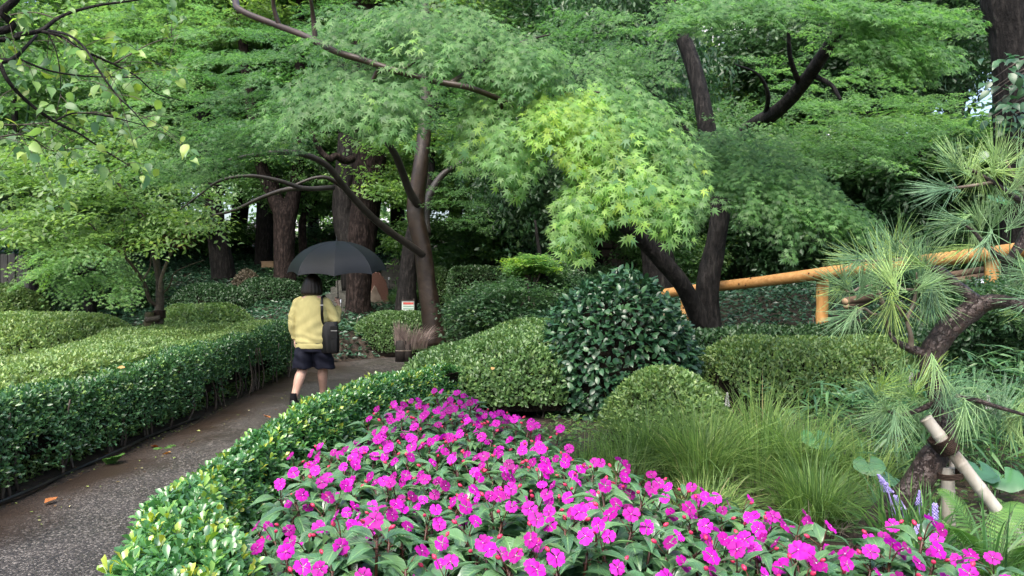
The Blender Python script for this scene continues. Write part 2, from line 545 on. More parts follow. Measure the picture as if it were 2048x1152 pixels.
def path_material():
    m, nt, out = new_mat('wet_exposed_aggregate')
    N, Lk = nt.nodes.new, nt.links.new
    tc = N('ShaderNodeTexCoord')
    vo = N('ShaderNodeTexVoronoi'); vo.inputs['Scale'].default_value = 105; Lk(tc.outputs['Object'], vo.inputs['Vector'])
    no = N('ShaderNodeTexNoise'); no.inputs['Scale'].default_value = 1.3; no.inputs['Detail'].default_value = 6; Lk(tc.outputs['Object'], no.inputs['Vector'])
    cr = ramp(nt, [(0.0, (0.016, 0.014, 0.013)), (0.5, (0.034, 0.029, 0.026)), (0.8, (0.07, 0.061, 0.055)), (0.95, (0.17, 0.155, 0.14))])
    sp = N('ShaderNodeSeparateColor'); Lk(vo.outputs['Color'], sp.inputs[0]); Lk(sp.outputs[0], cr.inputs[0])
    # the muddy band along the hedge side of the path, washed down from the soil
    sx = N('ShaderNodeSeparateXYZ'); Lk(tc.outputs['Object'], sx.inputs[0])
    ad = N('ShaderNodeMath'); ad.operation = 'MULTIPLY_ADD'; Lk(no.outputs['Fac'], ad.inputs[0]); ad.inputs[1].default_value = 0.5; Lk(sx.outputs[0], ad.inputs[2])
    mr = N('ShaderNodeMapRange'); mr.inputs[1].default_value = -2.9; mr.inputs[2].default_value = -2.55; mr.inputs[3].default_value = 0.93; mr.inputs[4].default_value = 0.0
    Lk(ad.outputs[0], mr.inputs[0])
    mc = N('ShaderNodeMix'); mc.data_type = 'RGBA'; Lk(mr.outputs[0], mc.inputs[0]); Lk(cr.outputs[0], mc.inputs[6]); mc.inputs[7].default_value = (0.03, 0.019, 0.013, 1)
    p = N('ShaderNodeBsdfPrincipled'); Lk(mc.outputs[2], p.inputs['Base Color'])
    rr = N('ShaderNodeMapRange'); rr.inputs[1].default_value = 0.35; rr.inputs[2].default_value = 0.6; rr.inputs[3].default_value = 0.3; rr.inputs[4].default_value = 0.6
    Lk(no.outputs['Fac'], rr.inputs[0]); Lk(rr.outputs[0], p.inputs['Roughness'])
    bp = N('ShaderNodeBump'); bp.inputs['Strength'].default_value = 0.7; bp.inputs['Distance'].default_value = 0.004; bp.invert = True
    Lk(vo.outputs['Distance'], bp.inputs['Height']); Lk(bp.outputs[0], p.inputs['Normal'])
    Lk(p.outputs[0], out.inputs[0])
    return m


t = nrm(np.gradient(PATH_C, axis=0))
side = np.stack([t[:, 1], -t[:, 0]], -1)
rows = [PATH_C + side * w for w in np.linspace(-PATH_W, PATH_W, 9)]
V = np.stack([np.column_stack([r, np.full(len(r), 0.012 + 0.006 * (1 - (abs(k - 4) / 4) ** 2))]) for k, r in enumerate(rows)], 1)
n, k = V.shape[:2]
i, j = np.meshgrid(np.arange(n - 1), np.arange(k - 1), indexing='ij')
a = i * k + j
pm = MB().add(V.reshape(-1, 3), np.concatenate([np.stack([a, a + 1, a + k + 1], -1).reshape(-1, 3), np.stack([a, a + k + 1, a + k], -1).reshape(-1, 3)]))
pm.build('path', path_material(), kind='structure')

# ------------------------------------------------------------------ far buildings, seen as pale scraps through the leaves
facade = surf_mat('pale_facade', [(0.3, (0.62, 0.64, 0.66)), (0.7, (0.74, 0.75, 0.76))], 0.6, 0.6, 3, 0.3, 0.05)
pane_mat = surf_mat('blue_grey_window', [(0.3, (0.10, 0.13, 0.17)), (0.7, (0.2, 0.24, 0.3))], 0.15, 0.5, 2, 0.6, 0.0)


def building(label, px, d, w, h, rz, x_win, z_win):
    c = P(px, 0, d)
    b = thing('apartment_building', label, 'building', (c[0], c[1], 0), 'pale blocks beyond the trees')
    b.rotation_euler = (0, 0, rz)
    MB().box((0, 6, h / 2), (w, 12, h), bevel=0.1).build('wall', facade, b, smooth=False, local=True)
    fm = MB()
    for s in (-1, 1):
        fm.box((s * 0.85, -0.05, 0), (0.12, 0.22, 2.1))
    for s in (-1, 1):
        fm.box((0, -0.05, s * 1.0), (1.58, 0.22, 0.12))
    frame = fm.mesh('window_frame', False)
    frame.materials.append(facade)
    pane = MB().box((0, -0.01, 0), (1.58, 0.06, 1.9)).mesh('pane', False)
    pane.materials.append(pane_mat)
    for x in x_win:
        for z in z_win:
            o = put('window', frame, b)
            o.location = (x, 0, z)
            put('pane', pane, o)
    MB().box((0, 6, h + 0.25), (w + 0.6, 12.6, 0.5)).build('roof', facade, b, smooth=False, local=True)


building('white block with rows of windows seen through leaves beside the thick dark trunk', 655, 70, 12, 34, 0.1, np.arange(-4.6, 5, 2.3), np.arange(9, 32, 3.1))
building('white block glimpsed high up through leaves above the forked maple', 1545, 75, 16, 40, -0.12, np.arange(-6.9, 7, 2.3), np.arange(14, 39, 3.1))

# ------------------------------------------------------------------ steps, stone wall, fence
stone = surf_mat('mossy_grey_stone', [(0.3, (0.025, 0.026, 0.02)), (0.55, (0.06, 0.06, 0.05)), (0.7, (0.10, 0.097, 0.085))], 0.65, 6, 8, 0.35, 0.7, 0.02)
wall_stone = surf_mat('brown_wall_stone', [(0.3, (0.03, 0.022, 0.016)), (0.55, (0.08, 0.06, 0.043)), (0.75, (0.15, 0.115, 0.085))], 0.75, 5, 8, 0.3, 0.8, 0.02)
steps = thing('stone_steps', 'grey stone steps climbing the slope just left of the thick dark trunk', 'steps', P(668, 640, 16.6))
for k in range(6):
    yy = 16.6 + 0.62 * k
    xx = (664 - CX) / F_PX * 17.0 - 0.02 * k
    MB().box((xx, yy, 0.56 + 0.17 * k), (0.8, 0.7, 0.3), 0.06, 0.02).build('step', stone, steps, smooth=False)
steps2 = thing('stone_steps', 'dim stone steps on the slope beyond the pink memorial slab', 'steps', (-2.9, 20.5, 1.2))
for k in range(5):
    MB().box((-3.15 + 0.03 * k, 20.5 + 0.7 * k, 1.32 + 0.2 * k), (1.5, 0.8, 0.28), -0.05, 0.02).build('step', stone, steps2, smooth=False)

wall = thing('stone_wall', 'low brown wall of squared stones behind the dome shaped camellia', 'wall', (1.6, 15.2, G(1.6, 15.2)))
r = np.random.default_rng(3)
wz0 = 1.62
MB().box((2.25, 15.42, wz0 + 0.33), (2.9, 0.3, 0.72)).build('mortar', soil, wall, smooth=False)
for c in range(4):
    x = 0.95 - 0.2 * (c % 2)
    while x < 3.6:
        w = r.uniform(0.22, 0.5)
        MB().box((x + w / 2, 15.26 + r.normal(0, 0.015), wz0 + 0.1 + 0.19 * c), (w - 0.025, 0.2, 0.165), r.normal(0, 0.02), 0.018).build('stone_block', wall_stone, wall, smooth=False)
        x += w

plank = surf_mat('weathered_fence_wood', [(0.3, (0.11, 0.06, 0.035)), (0.7, (0.22, 0.13, 0.075))], 0.7, 4, 6, 0.3, 0.4, 0.01, (6, 6, 0.6))
board_me = MB().box((0, 0, 0.3), (0.17, 0.03, 0.6), bevel=0.005).mesh('board', False)
board_me.materials.append(plank)
for (x0, x1, yy, lab) in ((-16.2, -12.2, 28.5, 'low brown board fence along the top of the slope behind the leaning trunk'), (-10.2, -5.5, 30.5, 'low brown board fence between the forked trunk and the thick dark trunk')):
    zb = G((x0 + x1) / 2, yy) + 0.1
    f = thing('wooden_fence', lab, 'fence', (x0, yy, zb))
    n = int((x1 - x0) / 0.2)
    for q in range(n):
        o = put('board', board_me, f)
        o.location = (q * 0.2, random.gauss(0, 0.005), random.gauss(0, 0.01))
    MB().box(((x0 + x1) / 2, yy - 0.05, zb + 0.5), (x1 - x0 + 0.2, 0.06, 0.1), bevel=0.01).build('rail', plank, f, smooth=False)
    for q in range(4):
        MB().box((x0 + (x1 - x0) * q / 3, yy + 0.08, zb + 0.3), (0.1, 0.1, 0.75), bevel=0.01).build('post', plank, f, smooth=False)
pale_wood = surf_mat('pale_new_wood', [(0.3, (0.3, 0.19, 0.11)), (0.7, (0.45, 0.31, 0.19))], 0.6, 4, 5, 0.3, 0.3, 0.005, (1, 1, 6))
c = P(537, 536, 25)
bx = thing('wooden_box', 'small pale wooden box on the slope left of the forked trunk', 'box', c)
MB().box(c + [0, 0, 0.1], (0.4, 0.3, 0.2), 0.1, 0.008).build('body', pale_wood, bx, smooth=False)
MB().box(c + [0, 0, 0.215], (0.44, 0.34, 0.025), 0.1, 0.004).build('lid', pale_wood, bx, smooth=False)
c = P(78, 600, 18)
sp = thing('stone_post', 'grey square stone post behind the small yellow green maple', 'post', c)
MB().box(c + [0, 0, 0.4], (0.42, 0.42, 1.2), 0.2, 0.03).build('shaft', stone, sp, smooth=False)
MB().box(c + [0, 0, 1.04], (0.5, 0.5, 0.1), 0.2, 0.02).build('cap', stone, sp, smooth=False)
c = P(-10, 600, 17)
gf = thing('plank_fence', 'grey upright plank fence half hidden at the far side of the round mounds', 'fence', c)
gp = MB().box((0, 0, 0.5), (0.16, 0.03, 1.1), bevel=0.005).mesh('plank', False)
gp.materials.append(surf_mat('grey_plank', [(0.3, (0.06, 0.055, 0.05)), (0.7, (0.13, 0.12, 0.11))], 0.75, 5, 6, 0.3, 0.4, 0.01, (5, 5, 0.6)))
for q in range(8):
    o = put('plank', gp, gf)
    o.location = (-0.5 + 0.18 * q, random.gauss(0, 0.01), random.gauss(0, 0.02))
MB().box(c + [0.1, 0.05, 0.8], (1.5, 0.05, 0.08)).build('rail', plank, gf, smooth=False)

# ================================================================== CLIPPED HEDGES AND MOUNDS
def poly_dist(poly, x, y):
    """distance to the outline, positive inside"""
    best = np.full(x.shape, 1e9)
    inside = np.zeros(x.shape, bool)
    for a, b in zip(poly, np.roll(poly, -1, 0)):
        d = b - a
        tt = np.clip(((x - a[0]) * d[0] + (y - a[1]) * d[1]) / (d @ d), 0, 1)
        best = np.minimum(best, np.hypot(x - a[0] - tt * d[0], y - a[1] - tt * d[1]))
        cr = ((a[1] > y) != (b[1] > y)) & (x < (b[0] - a[0]) * (y - a[1]) / (b[1] - a[1] + 1e-12) + a[0])
        inside ^= cr
    return np.where(inside, best, -best)


def closed(pts, n=90):
    pts = np.asarray(pts, float)
    ext = np.vstack([pts[-2:], pts, pts[:3]])
    c = catmull(ext, (len(pts) + 4) * 24 + 1)
    c = c[48:48 + len(pts) * 24]
    d = np.concatenate([[0], np.cumsum(np.linalg.norm(np.diff(np.vstack([c, c[:1]]), axis=0), axis=1))])
    s = np.linspace(0, d[-1], n, endpoint=False)
    cc = np.vstack([c, c[:1]])
    o = np.stack([np.interp(s, d, cc[:, 0]), np.interp(s, d, cc[:, 1])], -1)
    area = 0.5 * np.sum(o[:, 0] * np.roll(o[:, 1], -1) - np.roll(o[:, 0], -1) * o[:, 1])
    return o if area > 0 else o[::-1]


def in_view(p, margin=1.25):
    d = p[:, 1]
    return (d > 0.25) & (np.abs(p[:, 0]) < (0.70 * d + 0.15) * margin + 0.3) & (p[:, 2] - CAM_Z < 0.42 * d * margin + 0.5) & (p[:, 2] - CAM_Z > -0.40 * d * margin - 0.05)


def mass_points(poly, ztop, R, density, zmin=0.0, rngs=None, rough=0.03, depth=0.05, power=1.0, hole=-1.0):
    """points, outward normals on a clipped plant mass: footprint poly, rounded shoulders of radius R, top height ztop(x, y)"""
    g = rngs or rng
    poly = np.asarray(poly, float)
    nxt = np.roll(poly, -1, 0)
    e = nxt - poly
    L = np.linalg.norm(e, axis=1)
    per = L.sum()
    hmean = float(np.mean(ztop(poly[:, 0], poly[:, 1]) - ground(poly[:, 0], poly[:, 1])))
    arc = max(hmean, 0.3) + R * 0.7
    n1 = int(density * per * arc)
    k = g.choice(len(poly), n1, p=L / per)
    u = g.random(n1)[:, None]
    q = poly[k] + e[k] * u
    nin = np.stack([-e[k][:, 1], e[k][:, 0]], -1) / L[k][:, None]
    s = g.random(n1) * (1 if zmin == 0 else 1 - zmin) + zmin          # 0 at the ground, 1 at the top of the shoulder
    th = s * math.pi / 2
    off = R * (1 - np.cos(th)) ** power
    q = q + nin * off[:, None]
    zg = ground(q[:, 0], q[:, 1])
    zt = ztop(q[:, 0], q[:, 1])
    z = zg + (zt - zg) * np.sin(th) ** 0.85
    N1 = nrm(np.column_stack([-nin * np.cos(th)[:, None] * (zt - zg)[:, None], np.sin(th) * R + 0.12 * np.sin(th)]))
    ok = poly_dist(poly, q[:, 0], q[:, 1]) > off - 0.04
    p1 = np.column_stack([q, z])[ok]
    N1 = N1[ok]
    lo, hi = poly.min(0), poly.max(0)
    n2 = int(density * np.prod(hi - lo))
    q = g.uniform(lo, hi, (n2, 2))
    ok = poly_dist(poly, q[:, 0], q[:, 1]) > R
    q = q[ok]
    p2 = np.column_stack([q, ztop(q[:, 0], q[:, 1])])
    N2 = np.tile([0, 0, 1.0], (len(p2), 1))
    p, nn = np.vstack([p1, p2]), np.vstack([N1, N2])
    lump = wob(p, 3.1, 1.0) * rough + wob(p, 9.0, 4.0) * rough * 0.5
    p = p + nn * (lump - np.abs(g.normal(0, depth, len(p))))[:, None]
    keep = in_view(p) & (wob(p, 13.0, 6.0) + 0.7 * wob(p, 29.0, 2.0) > hole)
    toc = nrm(np.array([0, 0, CAM_Z]) - p)
    back = (toc * nn).sum(1) < -0.25
    keep &= ~(back & (g.random(len(p)) < 0.8))
    return p[keep], nn[keep]


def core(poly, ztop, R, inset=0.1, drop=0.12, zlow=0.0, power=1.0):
    """solid inner twig core of a clipped plant, coloured dark for inner shade"""
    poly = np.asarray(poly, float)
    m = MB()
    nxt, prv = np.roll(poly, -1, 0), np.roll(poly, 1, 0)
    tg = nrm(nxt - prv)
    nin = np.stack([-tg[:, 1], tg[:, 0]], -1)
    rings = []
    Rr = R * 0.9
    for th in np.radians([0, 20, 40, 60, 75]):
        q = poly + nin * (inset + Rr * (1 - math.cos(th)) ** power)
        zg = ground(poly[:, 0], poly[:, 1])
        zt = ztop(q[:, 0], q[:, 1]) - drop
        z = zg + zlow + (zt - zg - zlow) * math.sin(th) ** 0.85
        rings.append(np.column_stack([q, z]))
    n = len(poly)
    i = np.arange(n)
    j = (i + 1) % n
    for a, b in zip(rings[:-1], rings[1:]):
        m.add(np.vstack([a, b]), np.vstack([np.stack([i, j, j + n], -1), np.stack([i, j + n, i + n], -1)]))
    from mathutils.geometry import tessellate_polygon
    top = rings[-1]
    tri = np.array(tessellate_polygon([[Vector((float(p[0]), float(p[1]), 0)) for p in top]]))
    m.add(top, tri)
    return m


def plant_leaves(mb, p, nn, tpl, size, tint, up=0.5, spread=0.6, g=None):
    """leaves leaning out of the surface, tips tending upward"""
    g = g or rng
    n = len(p)
    rnd = nrm(g.normal(0, 1, (n, 3)))
    ax = nrm(nn * 0.45 + rnd * spread + np.array([0, 0, up * 0.5]))
    nr = nrm(nn + g.normal(0, 0.45, (n, 3)) + np.array([0, 0, 0.35]))
    mb.leaves(tpl, p, ax, nr, size * g.uniform(0.7, 1.2, n), tint)


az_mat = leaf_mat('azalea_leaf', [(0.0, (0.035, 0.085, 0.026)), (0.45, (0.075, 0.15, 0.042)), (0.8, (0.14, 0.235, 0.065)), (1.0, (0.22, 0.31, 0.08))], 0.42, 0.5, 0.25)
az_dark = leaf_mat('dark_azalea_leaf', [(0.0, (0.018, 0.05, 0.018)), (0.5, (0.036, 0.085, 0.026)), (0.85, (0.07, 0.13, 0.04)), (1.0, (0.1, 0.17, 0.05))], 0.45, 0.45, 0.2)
holly_mat = leaf_mat('glossy_hedge_leaf', [(0.0, (0.025, 0.075, 0.027)), (0.5, (0.055, 0.145, 0.045)), (0.8, (0.11, 0.22, 0.055)), (1.0, (0.22, 0.35, 0.07))], 0.33, 0.55, 0.25, wet=0.12)


def stems(mb, poly, n, h, g, inset=0.2, r=0.009):
    poly = np.asarray(poly)
    for _ in range(n):
        k = g.integers(len(poly))
        a = poly[k]
        c = poly.mean(0)
        q = a + nrm(c - a) * inset * g.uniform(0.5, 2.0)
        z = G(q[0], q[1])
        o = g.normal(0, 0.07, (2, 2)) + nrm(c - a) * 0.08
        pts = [(q[0], q[1], z - 0.03), (q[0] + o[0, 0] * .5, q[1] + o[0, 1] * .5, z + h * 0.4), (q[0] + o[1, 0], q[1] + o[1, 1], z + h)]
        mb.tube(pts, [r * 1.3, r, r * 0.6], 5, 6, seed=g.random() * 9)


def mound(name, label, cat, poly, top, R, density, leaf, mat, tpl=TP_TINY, zmin=0.0, tmu=0.5, tsd=0.22, group=None, nstem=14, rough=0.035, depth=0.05, power=1.0, seed=0, hole=-0.8):
    g = np.random.default_rng(seed + 11)
    poly = closed(poly)
    ztop = top if callable(top) else (lambda x, y, t=top: np.full(np.shape(x), float(t)))
    c = poly.mean(0)
    b = thing(name, label, cat, (c[0], c[1], G(c[0], c[1])), group)
    p, nn = mass_points(poly, ztop, R, density * 0.82, zmin, g, rough, depth, power, hole)
    mb = MB()
    leaf = leaf * 1.06
    tint = np.clip(tmu + tsd * g.normal(0, 1, len(p)) * 0.7 + 0.12 * wob(p, 2.0, seed), 0, 1)
    plant_leaves(mb, p, nn, tpl, leaf, tint, g=g)
    mb.build('foliage', mat, b, kind='stuff')
    core(poly, ztop, R, max(0.09, depth * 1.8), 0.1, 0.0 if zmin == 0 else zmin * 0.6, power).build('shade_twig_core', core_mat, b)
    if nstem:
        sm = MB()
        stems(sm, poly, nstem, 0.3, g)
        sm.build('stems', twig_mat, b, kind='stuff')
    return b


def ell(cx, cy, rx, ry, rot=0.0, n=10):
    th = np.linspace(0, 2 * math.pi, n, endpoint=False)
    x, y = rx * np.cos(th), ry * np.sin(th)
    return np.stack([cx + x * math.cos(rot) - y * math.sin(rot), cy + x * math.sin(rot) + y * math.cos(rot)], -1)


# the long azalea table behind the path-side hedge
az_top = lambda x, y: 0.76 + 0.012 * (y - 5) + 0.03 * wob(np.stack([x, y, 0 * x], -1), 1.1, 5) - 0.10 * np.exp(-((x + 4.2 + 0.12 * (y - 9)) / 0.12) ** 2)
mound('azalea_hedge', 'broad flat topped azalea hedge behind the glossy hedge along the path', 'hedge',
      [(-3.6, 3.2), (-4.1, 5.2), (-4.75, 6.6), (-5.35, 8.8), (-5.7, 10.6), (-5.1, 12.2), (-3.85, 12.4), (-3.68, 10.5), (-3.62, 7)], az_top, 0.16, 6200, 0.037, az_mat, TP_TINY, 0, 0.84, 0.18, seed=1, hole=-0.72)  # leaf tint raised so the colour carries the pale sheen of the top

# glossy hedge along the far side of the path
gl_top = lambda x, y: 0.70 + 0.02 * np.maximum(y - 6, 0) + 0.035 * wob(np.stack([x, y, 0 * x], -1), 2.3, 2)
g = np.random.default_rng(21)
poly = closed([(-3.42, 2.6), (-3.4, 5), (-3.38, 8), (-3.5, 10.5), (-3.6, 12.3), (-3.9, 12.4), (-3.88, 10), (-3.8, 7.5), (-3.76, 5), (-3.74, 2.6)])
hb = thing('glossy_hedge', 'dark glossy leaved hedge with bare stems along the path, beside the walker', 'hedge', (-3.7, 7, 0))
p, nn = mass_points(poly, gl_top, 0.14, 1700, 0.1, g, 0.06, 0.06, 1.0, -0.75)
zrel = p[:, 2] / 0.75
holes = wob(p, 2.6, 7) + 0.5 * wob(p, 6.0, 2)
keep = (zrel > 0.5) | (holes > -0.15)
keep &= (g.random(len(p)) < np.clip(0.4 + 1.0 * zrel, 0, 1)) | (zrel > 0.7)
p, nn = p[keep], nn[keep]
n = len(p)
mb = MB()
rep = 4
pp = np.repeat(p, rep, 0) + g.normal(0, 0.016, (n * rep, 3))
nn2 = np.repeat(nn, rep, 0)
tt = np.clip(np.repeat(g.normal(0.42, 0.2, n) + (g.random(n) < 0.12) * 0.4 * (p[:, 2] > 0.5), rep) + g.normal(0, 0.07, n * rep), 0, 1)
far = np.clip(1.15 - pp[:, 1] * 0.02, 0.8, 1.2)
plant_leaves(mb, pp, nn2, TP_FOUR, 0.038 * far, tt, 0.9, 0.8, g)
mb.build('foliage', holly_mat, hb, kind='stuff')
core(poly, gl_top, 0.12, 0.14, 0.1, 0.22).build('shade_twig_core', core_mat, hb)
for q in range(46):
    y = g.uniform(3.4, 12.2)
    x = -3.46 - abs(g.normal(0, 0.09))
    o = g.normal(0, 0.1, 4)
    MB().tube([(x, y, -0.02), (x + o[0] * .4, y + o[1] * .4, 0.22), (x + o[2] * 0.7 - 0.05, y + o[3], 0.6)], [0.013, 0.010, 0.006], 6, 8, 0.15, seed=q).build('stem', twig_mat, hb)
pipe_mat = surf_mat('black_plastic_pipe', [(0.3, (0.01, 0.01, 0.011)), (0.7, (0.02, 0.02, 0.022))], 0.35, 10, 3, 0.5, 0.1, 0.002)
ed = MB().tube([(-3.43, 3.0, 0.035), (-3.4, 3.7, 0.06), (-3.46, 4.4, 0.03), (-3.38, 5.1, 0.045), (-3.45, 5.7, 0.02), (-3.37, 6.3, 0.06), (-3.47, 7.0, 0.03), (-3.42, 8.0, 0.03)], 0.013, 8, 60).build('drip_hose', pipe_mat)
ed['label'], ed['category'] = 'black drip hose lying on the soil under the glossy hedge', 'hose'

# rounded azaleas of the left lawn
mound('azalea_mound', 'wide clipped azalea mound at the left edge beside the long hedge', 'bush', ell(-7.2, 11.2, 1.55, 1.25, 0.2), 1.0, 0.95, 4200, 0.055, az_mat, tmu=0.84, seed=2, group='clipped azalea mounds', zmin=0.05)
mound('azalea_mound', 'round clipped azalea right behind the staked young tree', 'bush', ell(-5.35, 12.6, 1.05, 0.75, 0.0), 1.12, 0.72, 4200, 0.055, az_mat, tmu=0.74, seed=3, group='clipped azalea mounds')
mound('azalea_mound', 'yellow green azalea mound behind the widest left mound', 'bush', ell(-12.1, 16.2, 1.7, 1.1, 0.0), 1.42, 0.95, 2000, 0.075, az_mat, tmu=0.85, seed=4, group='clipped azalea mounds')
mound('azalea_mound', 'low flat azalea patch between the left mound and the long hedge', 'bush', ell(-7.3, 13.2, 0.95, 0.6, 0.0), 0.5, 0.4, 3000, 0.06, az_mat, tmu=0.5, seed=5, group='clipped azalea mounds')
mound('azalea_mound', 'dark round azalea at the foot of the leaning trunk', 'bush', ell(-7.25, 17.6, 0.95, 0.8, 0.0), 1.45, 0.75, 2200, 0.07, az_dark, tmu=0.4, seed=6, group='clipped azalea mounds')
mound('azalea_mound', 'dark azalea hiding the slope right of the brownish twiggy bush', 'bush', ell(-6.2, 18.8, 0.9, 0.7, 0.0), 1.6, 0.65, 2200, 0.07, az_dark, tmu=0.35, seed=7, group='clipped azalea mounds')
bt_mat = leaf_mat('brownish_twiggy_leaf', [(0.0, (0.07, 0.055, 0.04)), (0.5, (0.12, 0.10, 0.07)), (1.0, (0.12, 0.14, 0.07))], 0.6, 0.3, 0.2)
mound('twiggy_bush', 'small brownish half bare bush right of the leaning trunk', 'bush', ell(-7.0, 19.3, 0.42, 0.4, 0.0), 1.8, 0.5, 1500, 0.08, bt_mat, tmu=0.5, seed=8, nstem=20)
# low dark hedge beside the walker and below the steps
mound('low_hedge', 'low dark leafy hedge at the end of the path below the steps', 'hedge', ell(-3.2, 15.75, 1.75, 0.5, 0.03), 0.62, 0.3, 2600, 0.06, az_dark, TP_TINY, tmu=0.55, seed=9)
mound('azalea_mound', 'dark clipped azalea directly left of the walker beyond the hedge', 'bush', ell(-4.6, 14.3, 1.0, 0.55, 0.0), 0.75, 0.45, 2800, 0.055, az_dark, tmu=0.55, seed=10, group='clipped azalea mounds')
# centre
mound('azalea_mound', 'round clipped azalea ball below the pink memorial slab at the path bend', 'bush', ell(-2.35, 15.15, 0.93, 0.75, 0.0), 0.88, 0.72, 4600, 0.05, az_mat, tmu=0.52, seed=11, group='clipped azalea mounds', zmin=0.06)
mid_top = lambda x, y: 0.74 + 0.31 * sstep(-1.1, 0.3, x) + 0.04 * wob(np.stack([x, y, 0 * x], -1), 2.2, 3)
mound('azalea_mound', 'big spreading azalea with ragged underside behind the pink flowers', 'bush', [(-1.28, 7.6), (-1.2, 6.6), (-0.6, 5.85), (0.25, 5.75), (0.9, 6.2), (1.2, 7.5), (0.8, 8.8), (-0.4, 8.9)], mid_top, 0.62, 7000, 0.042, az_mat, tmu=0.5, tsd=0.25, zmin=0.1, seed=12, nstem=40, rough=0.07, depth=0.06, hole=-0.5, group='clipped azalea mounds')
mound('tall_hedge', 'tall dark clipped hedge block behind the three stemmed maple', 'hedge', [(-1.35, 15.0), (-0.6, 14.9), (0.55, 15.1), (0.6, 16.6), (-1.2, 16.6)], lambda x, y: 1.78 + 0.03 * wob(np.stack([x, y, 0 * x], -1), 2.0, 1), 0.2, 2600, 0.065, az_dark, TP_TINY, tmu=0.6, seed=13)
mound('azalea_mound', 'small azalea ball peeping out by the red and white notice', 'bush', ell(-1.75, 17.5, 0.4, 0.4, 0), 1.85, 0.38, 2600, 0.06, az_mat, tmu=0.5, seed=14, group='clipped azalea mounds')
# right
mound('azalea_mound', 'pale rounded azalea above the grass clumps, right of the camellia', 'bush', ell(1.05, 5.0, 0.45, 0.42, 0), 0.86, 0.4, 8500, 0.036, az_mat, tmu=0.8, hole=-0.6, zmin=0.1, seed=15, group='clipped azalea mounds', rough=0.045, power=0.9)
mound('azalea_mound', 'wide low azalea mound behind the pine, below the handrail', 'bush', ell(2.75, 6.35, 1.2, 0.72, 0.03), 1.0, 0.55, 7800, 0.038, az_mat, tmu=0.78, tsd=0.28, hole=-0.5, zmin=0.12, seed=16, group='clipped azalea mounds', rough=0.05)
mound('low_hedge', 'dark low hedge behind the wide azalea mound at the maple foot', 'hedge', [(1.7, 7.6), (2.6, 7.35), (3.6, 7.3), (4.6, 7.4), (4.7, 8.2), (3.4, 8.0), (2.4, 8.2), (1.6, 8.5)], lambda x, y: 1.0 + 0.03 * (x - 2) + 0.04 * wob(np.stack([x, y, 0 * x], -1), 2.0, 1), 0.25, 3400, 0.055, az_dark, TP_TINY, tmu=0.45, seed=17)

# ================================================================== TREES
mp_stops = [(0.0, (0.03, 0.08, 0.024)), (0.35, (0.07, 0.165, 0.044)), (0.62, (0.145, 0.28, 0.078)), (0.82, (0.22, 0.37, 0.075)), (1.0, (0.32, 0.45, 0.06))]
maple_mat = leaf_mat('maple_leaf', mp_stops, 0.48, 0.4, 0.5)
maple_obj = leaf_mat('maple_leaf_single', [(0.0, (0.10, 0.23, 0.08)), (0.35, (0.14, 0.28, 0.09)), (0.65, (0.2, 0.35, 0.08)), (1.0, (0.3, 0.43, 0.06))], 0.48, 0.4, 0.5, 'object')
broad_mat = leaf_mat('broad_leaf', [(0.0, (0.035, 0.09, 0.03)), (0.4, (0.08, 0.17, 0.045)), (0.75, (0.16, 0.27, 0.06)), (1.0, (0.3, 0.4, 0.06))], 0.4, 0.5, 0.4)
broad_obj = leaf_mat('broad_leaf_single', [(0.0, (0.09, 0.19, 0.075)), (0.45, (0.14, 0.26, 0.07)), (0.85, (0.22, 0.35, 0.06)), (1.0, (0.27, 0.37, 0.08))], 0.4, 0.5, 0.42, 'object')
ever_mat = leaf_mat('evergreen_leaf', [(0.0, (0.016, 0.045, 0.018)), (0.5, (0.04, 0.095, 0.032)), (0.85, (0.075, 0.15, 0.045)), (1.0, (0.12, 0.2, 0.055))], 0.42, 0.5, 0.35)
wood_mat = leaf_mat('woodland_leaf', [(0.0, (0.03, 0.08, 0.028)), (0.45, (0.075, 0.16, 0.045)), (0.8, (0.13, 0.24, 0.06)), (1.0, (0.2, 0.31, 0.07))], 0.45, 0.45, 0.48)


def make_spray(g, L=0.8, ls=0.06, tpl5=False):
    Pp, A, N_, S = [], [], [], []

    def twig(base, ang, l, z0, d0):
        dr = np.array([math.sin(ang), math.cos(ang)])
        n = max(2, int(l / (ls * 0.82)))
        for k in range(n):
            t = (k + 0.5) / n
            q = base + dr * l * t
            dist = np.linalg.norm(q)
            z = -0.28 * dist ** 2 / L
            last = k == n - 1
            for s in ((-1, 1, 0) if last else (-1, 1)):
                a2 = ang + s * math.radians(g.uniform(35, 75))
                dd = np.array([math.sin(a2), math.cos(a2), g.normal(-0.2, 0.14) - 0.3 * dist / L])
                Pp.append([q[0] + dd[0] * ls * 0.3, q[1] + dd[1] * ls * 0.3, z + g.normal(0, 0.012)])
                A.append(dd)
                N_.append([g.normal(0, 0.15), g.normal(0, 0.15), 1.0])
                S.append(ls * g.uniform(0.75, 1.15))

    twig(np.zeros(2), 0, L, 0, 0)
    k = int(L / 0.1)
    for i in range(k):
        t = 0.12 + 0.82 * i / k
        s = 1 if i % 2 else -1
        twig(np.array([0, L * t]), s * math.radians(g.uniform(32, 58)), L * (0.62 - 0.45 * t) * g.uniform(0.8, 1.15), 0, t)
    return np.array(Pp), nrm(np.array(A)), nrm(np.array(N_)), np.array(S)


gs = np.random.default_rng(5)
SPRAYS = [make_spray(gs, 0.8, 0.062) for _ in range(8)]
FANS = [make_spray(gs, 0.24, 0.056) for _ in range(10)]
SPRAYS_FINE = [make_spray(gs, 0.4, 0.058) for _ in range(8)]
SPRAYS_MID = [make_spray(gs, 0.5, 0.06) for _ in range(8)]
SPRAYS_BIG = [make_spray(gs, 1.1, 0.1) for _ in range(6)]


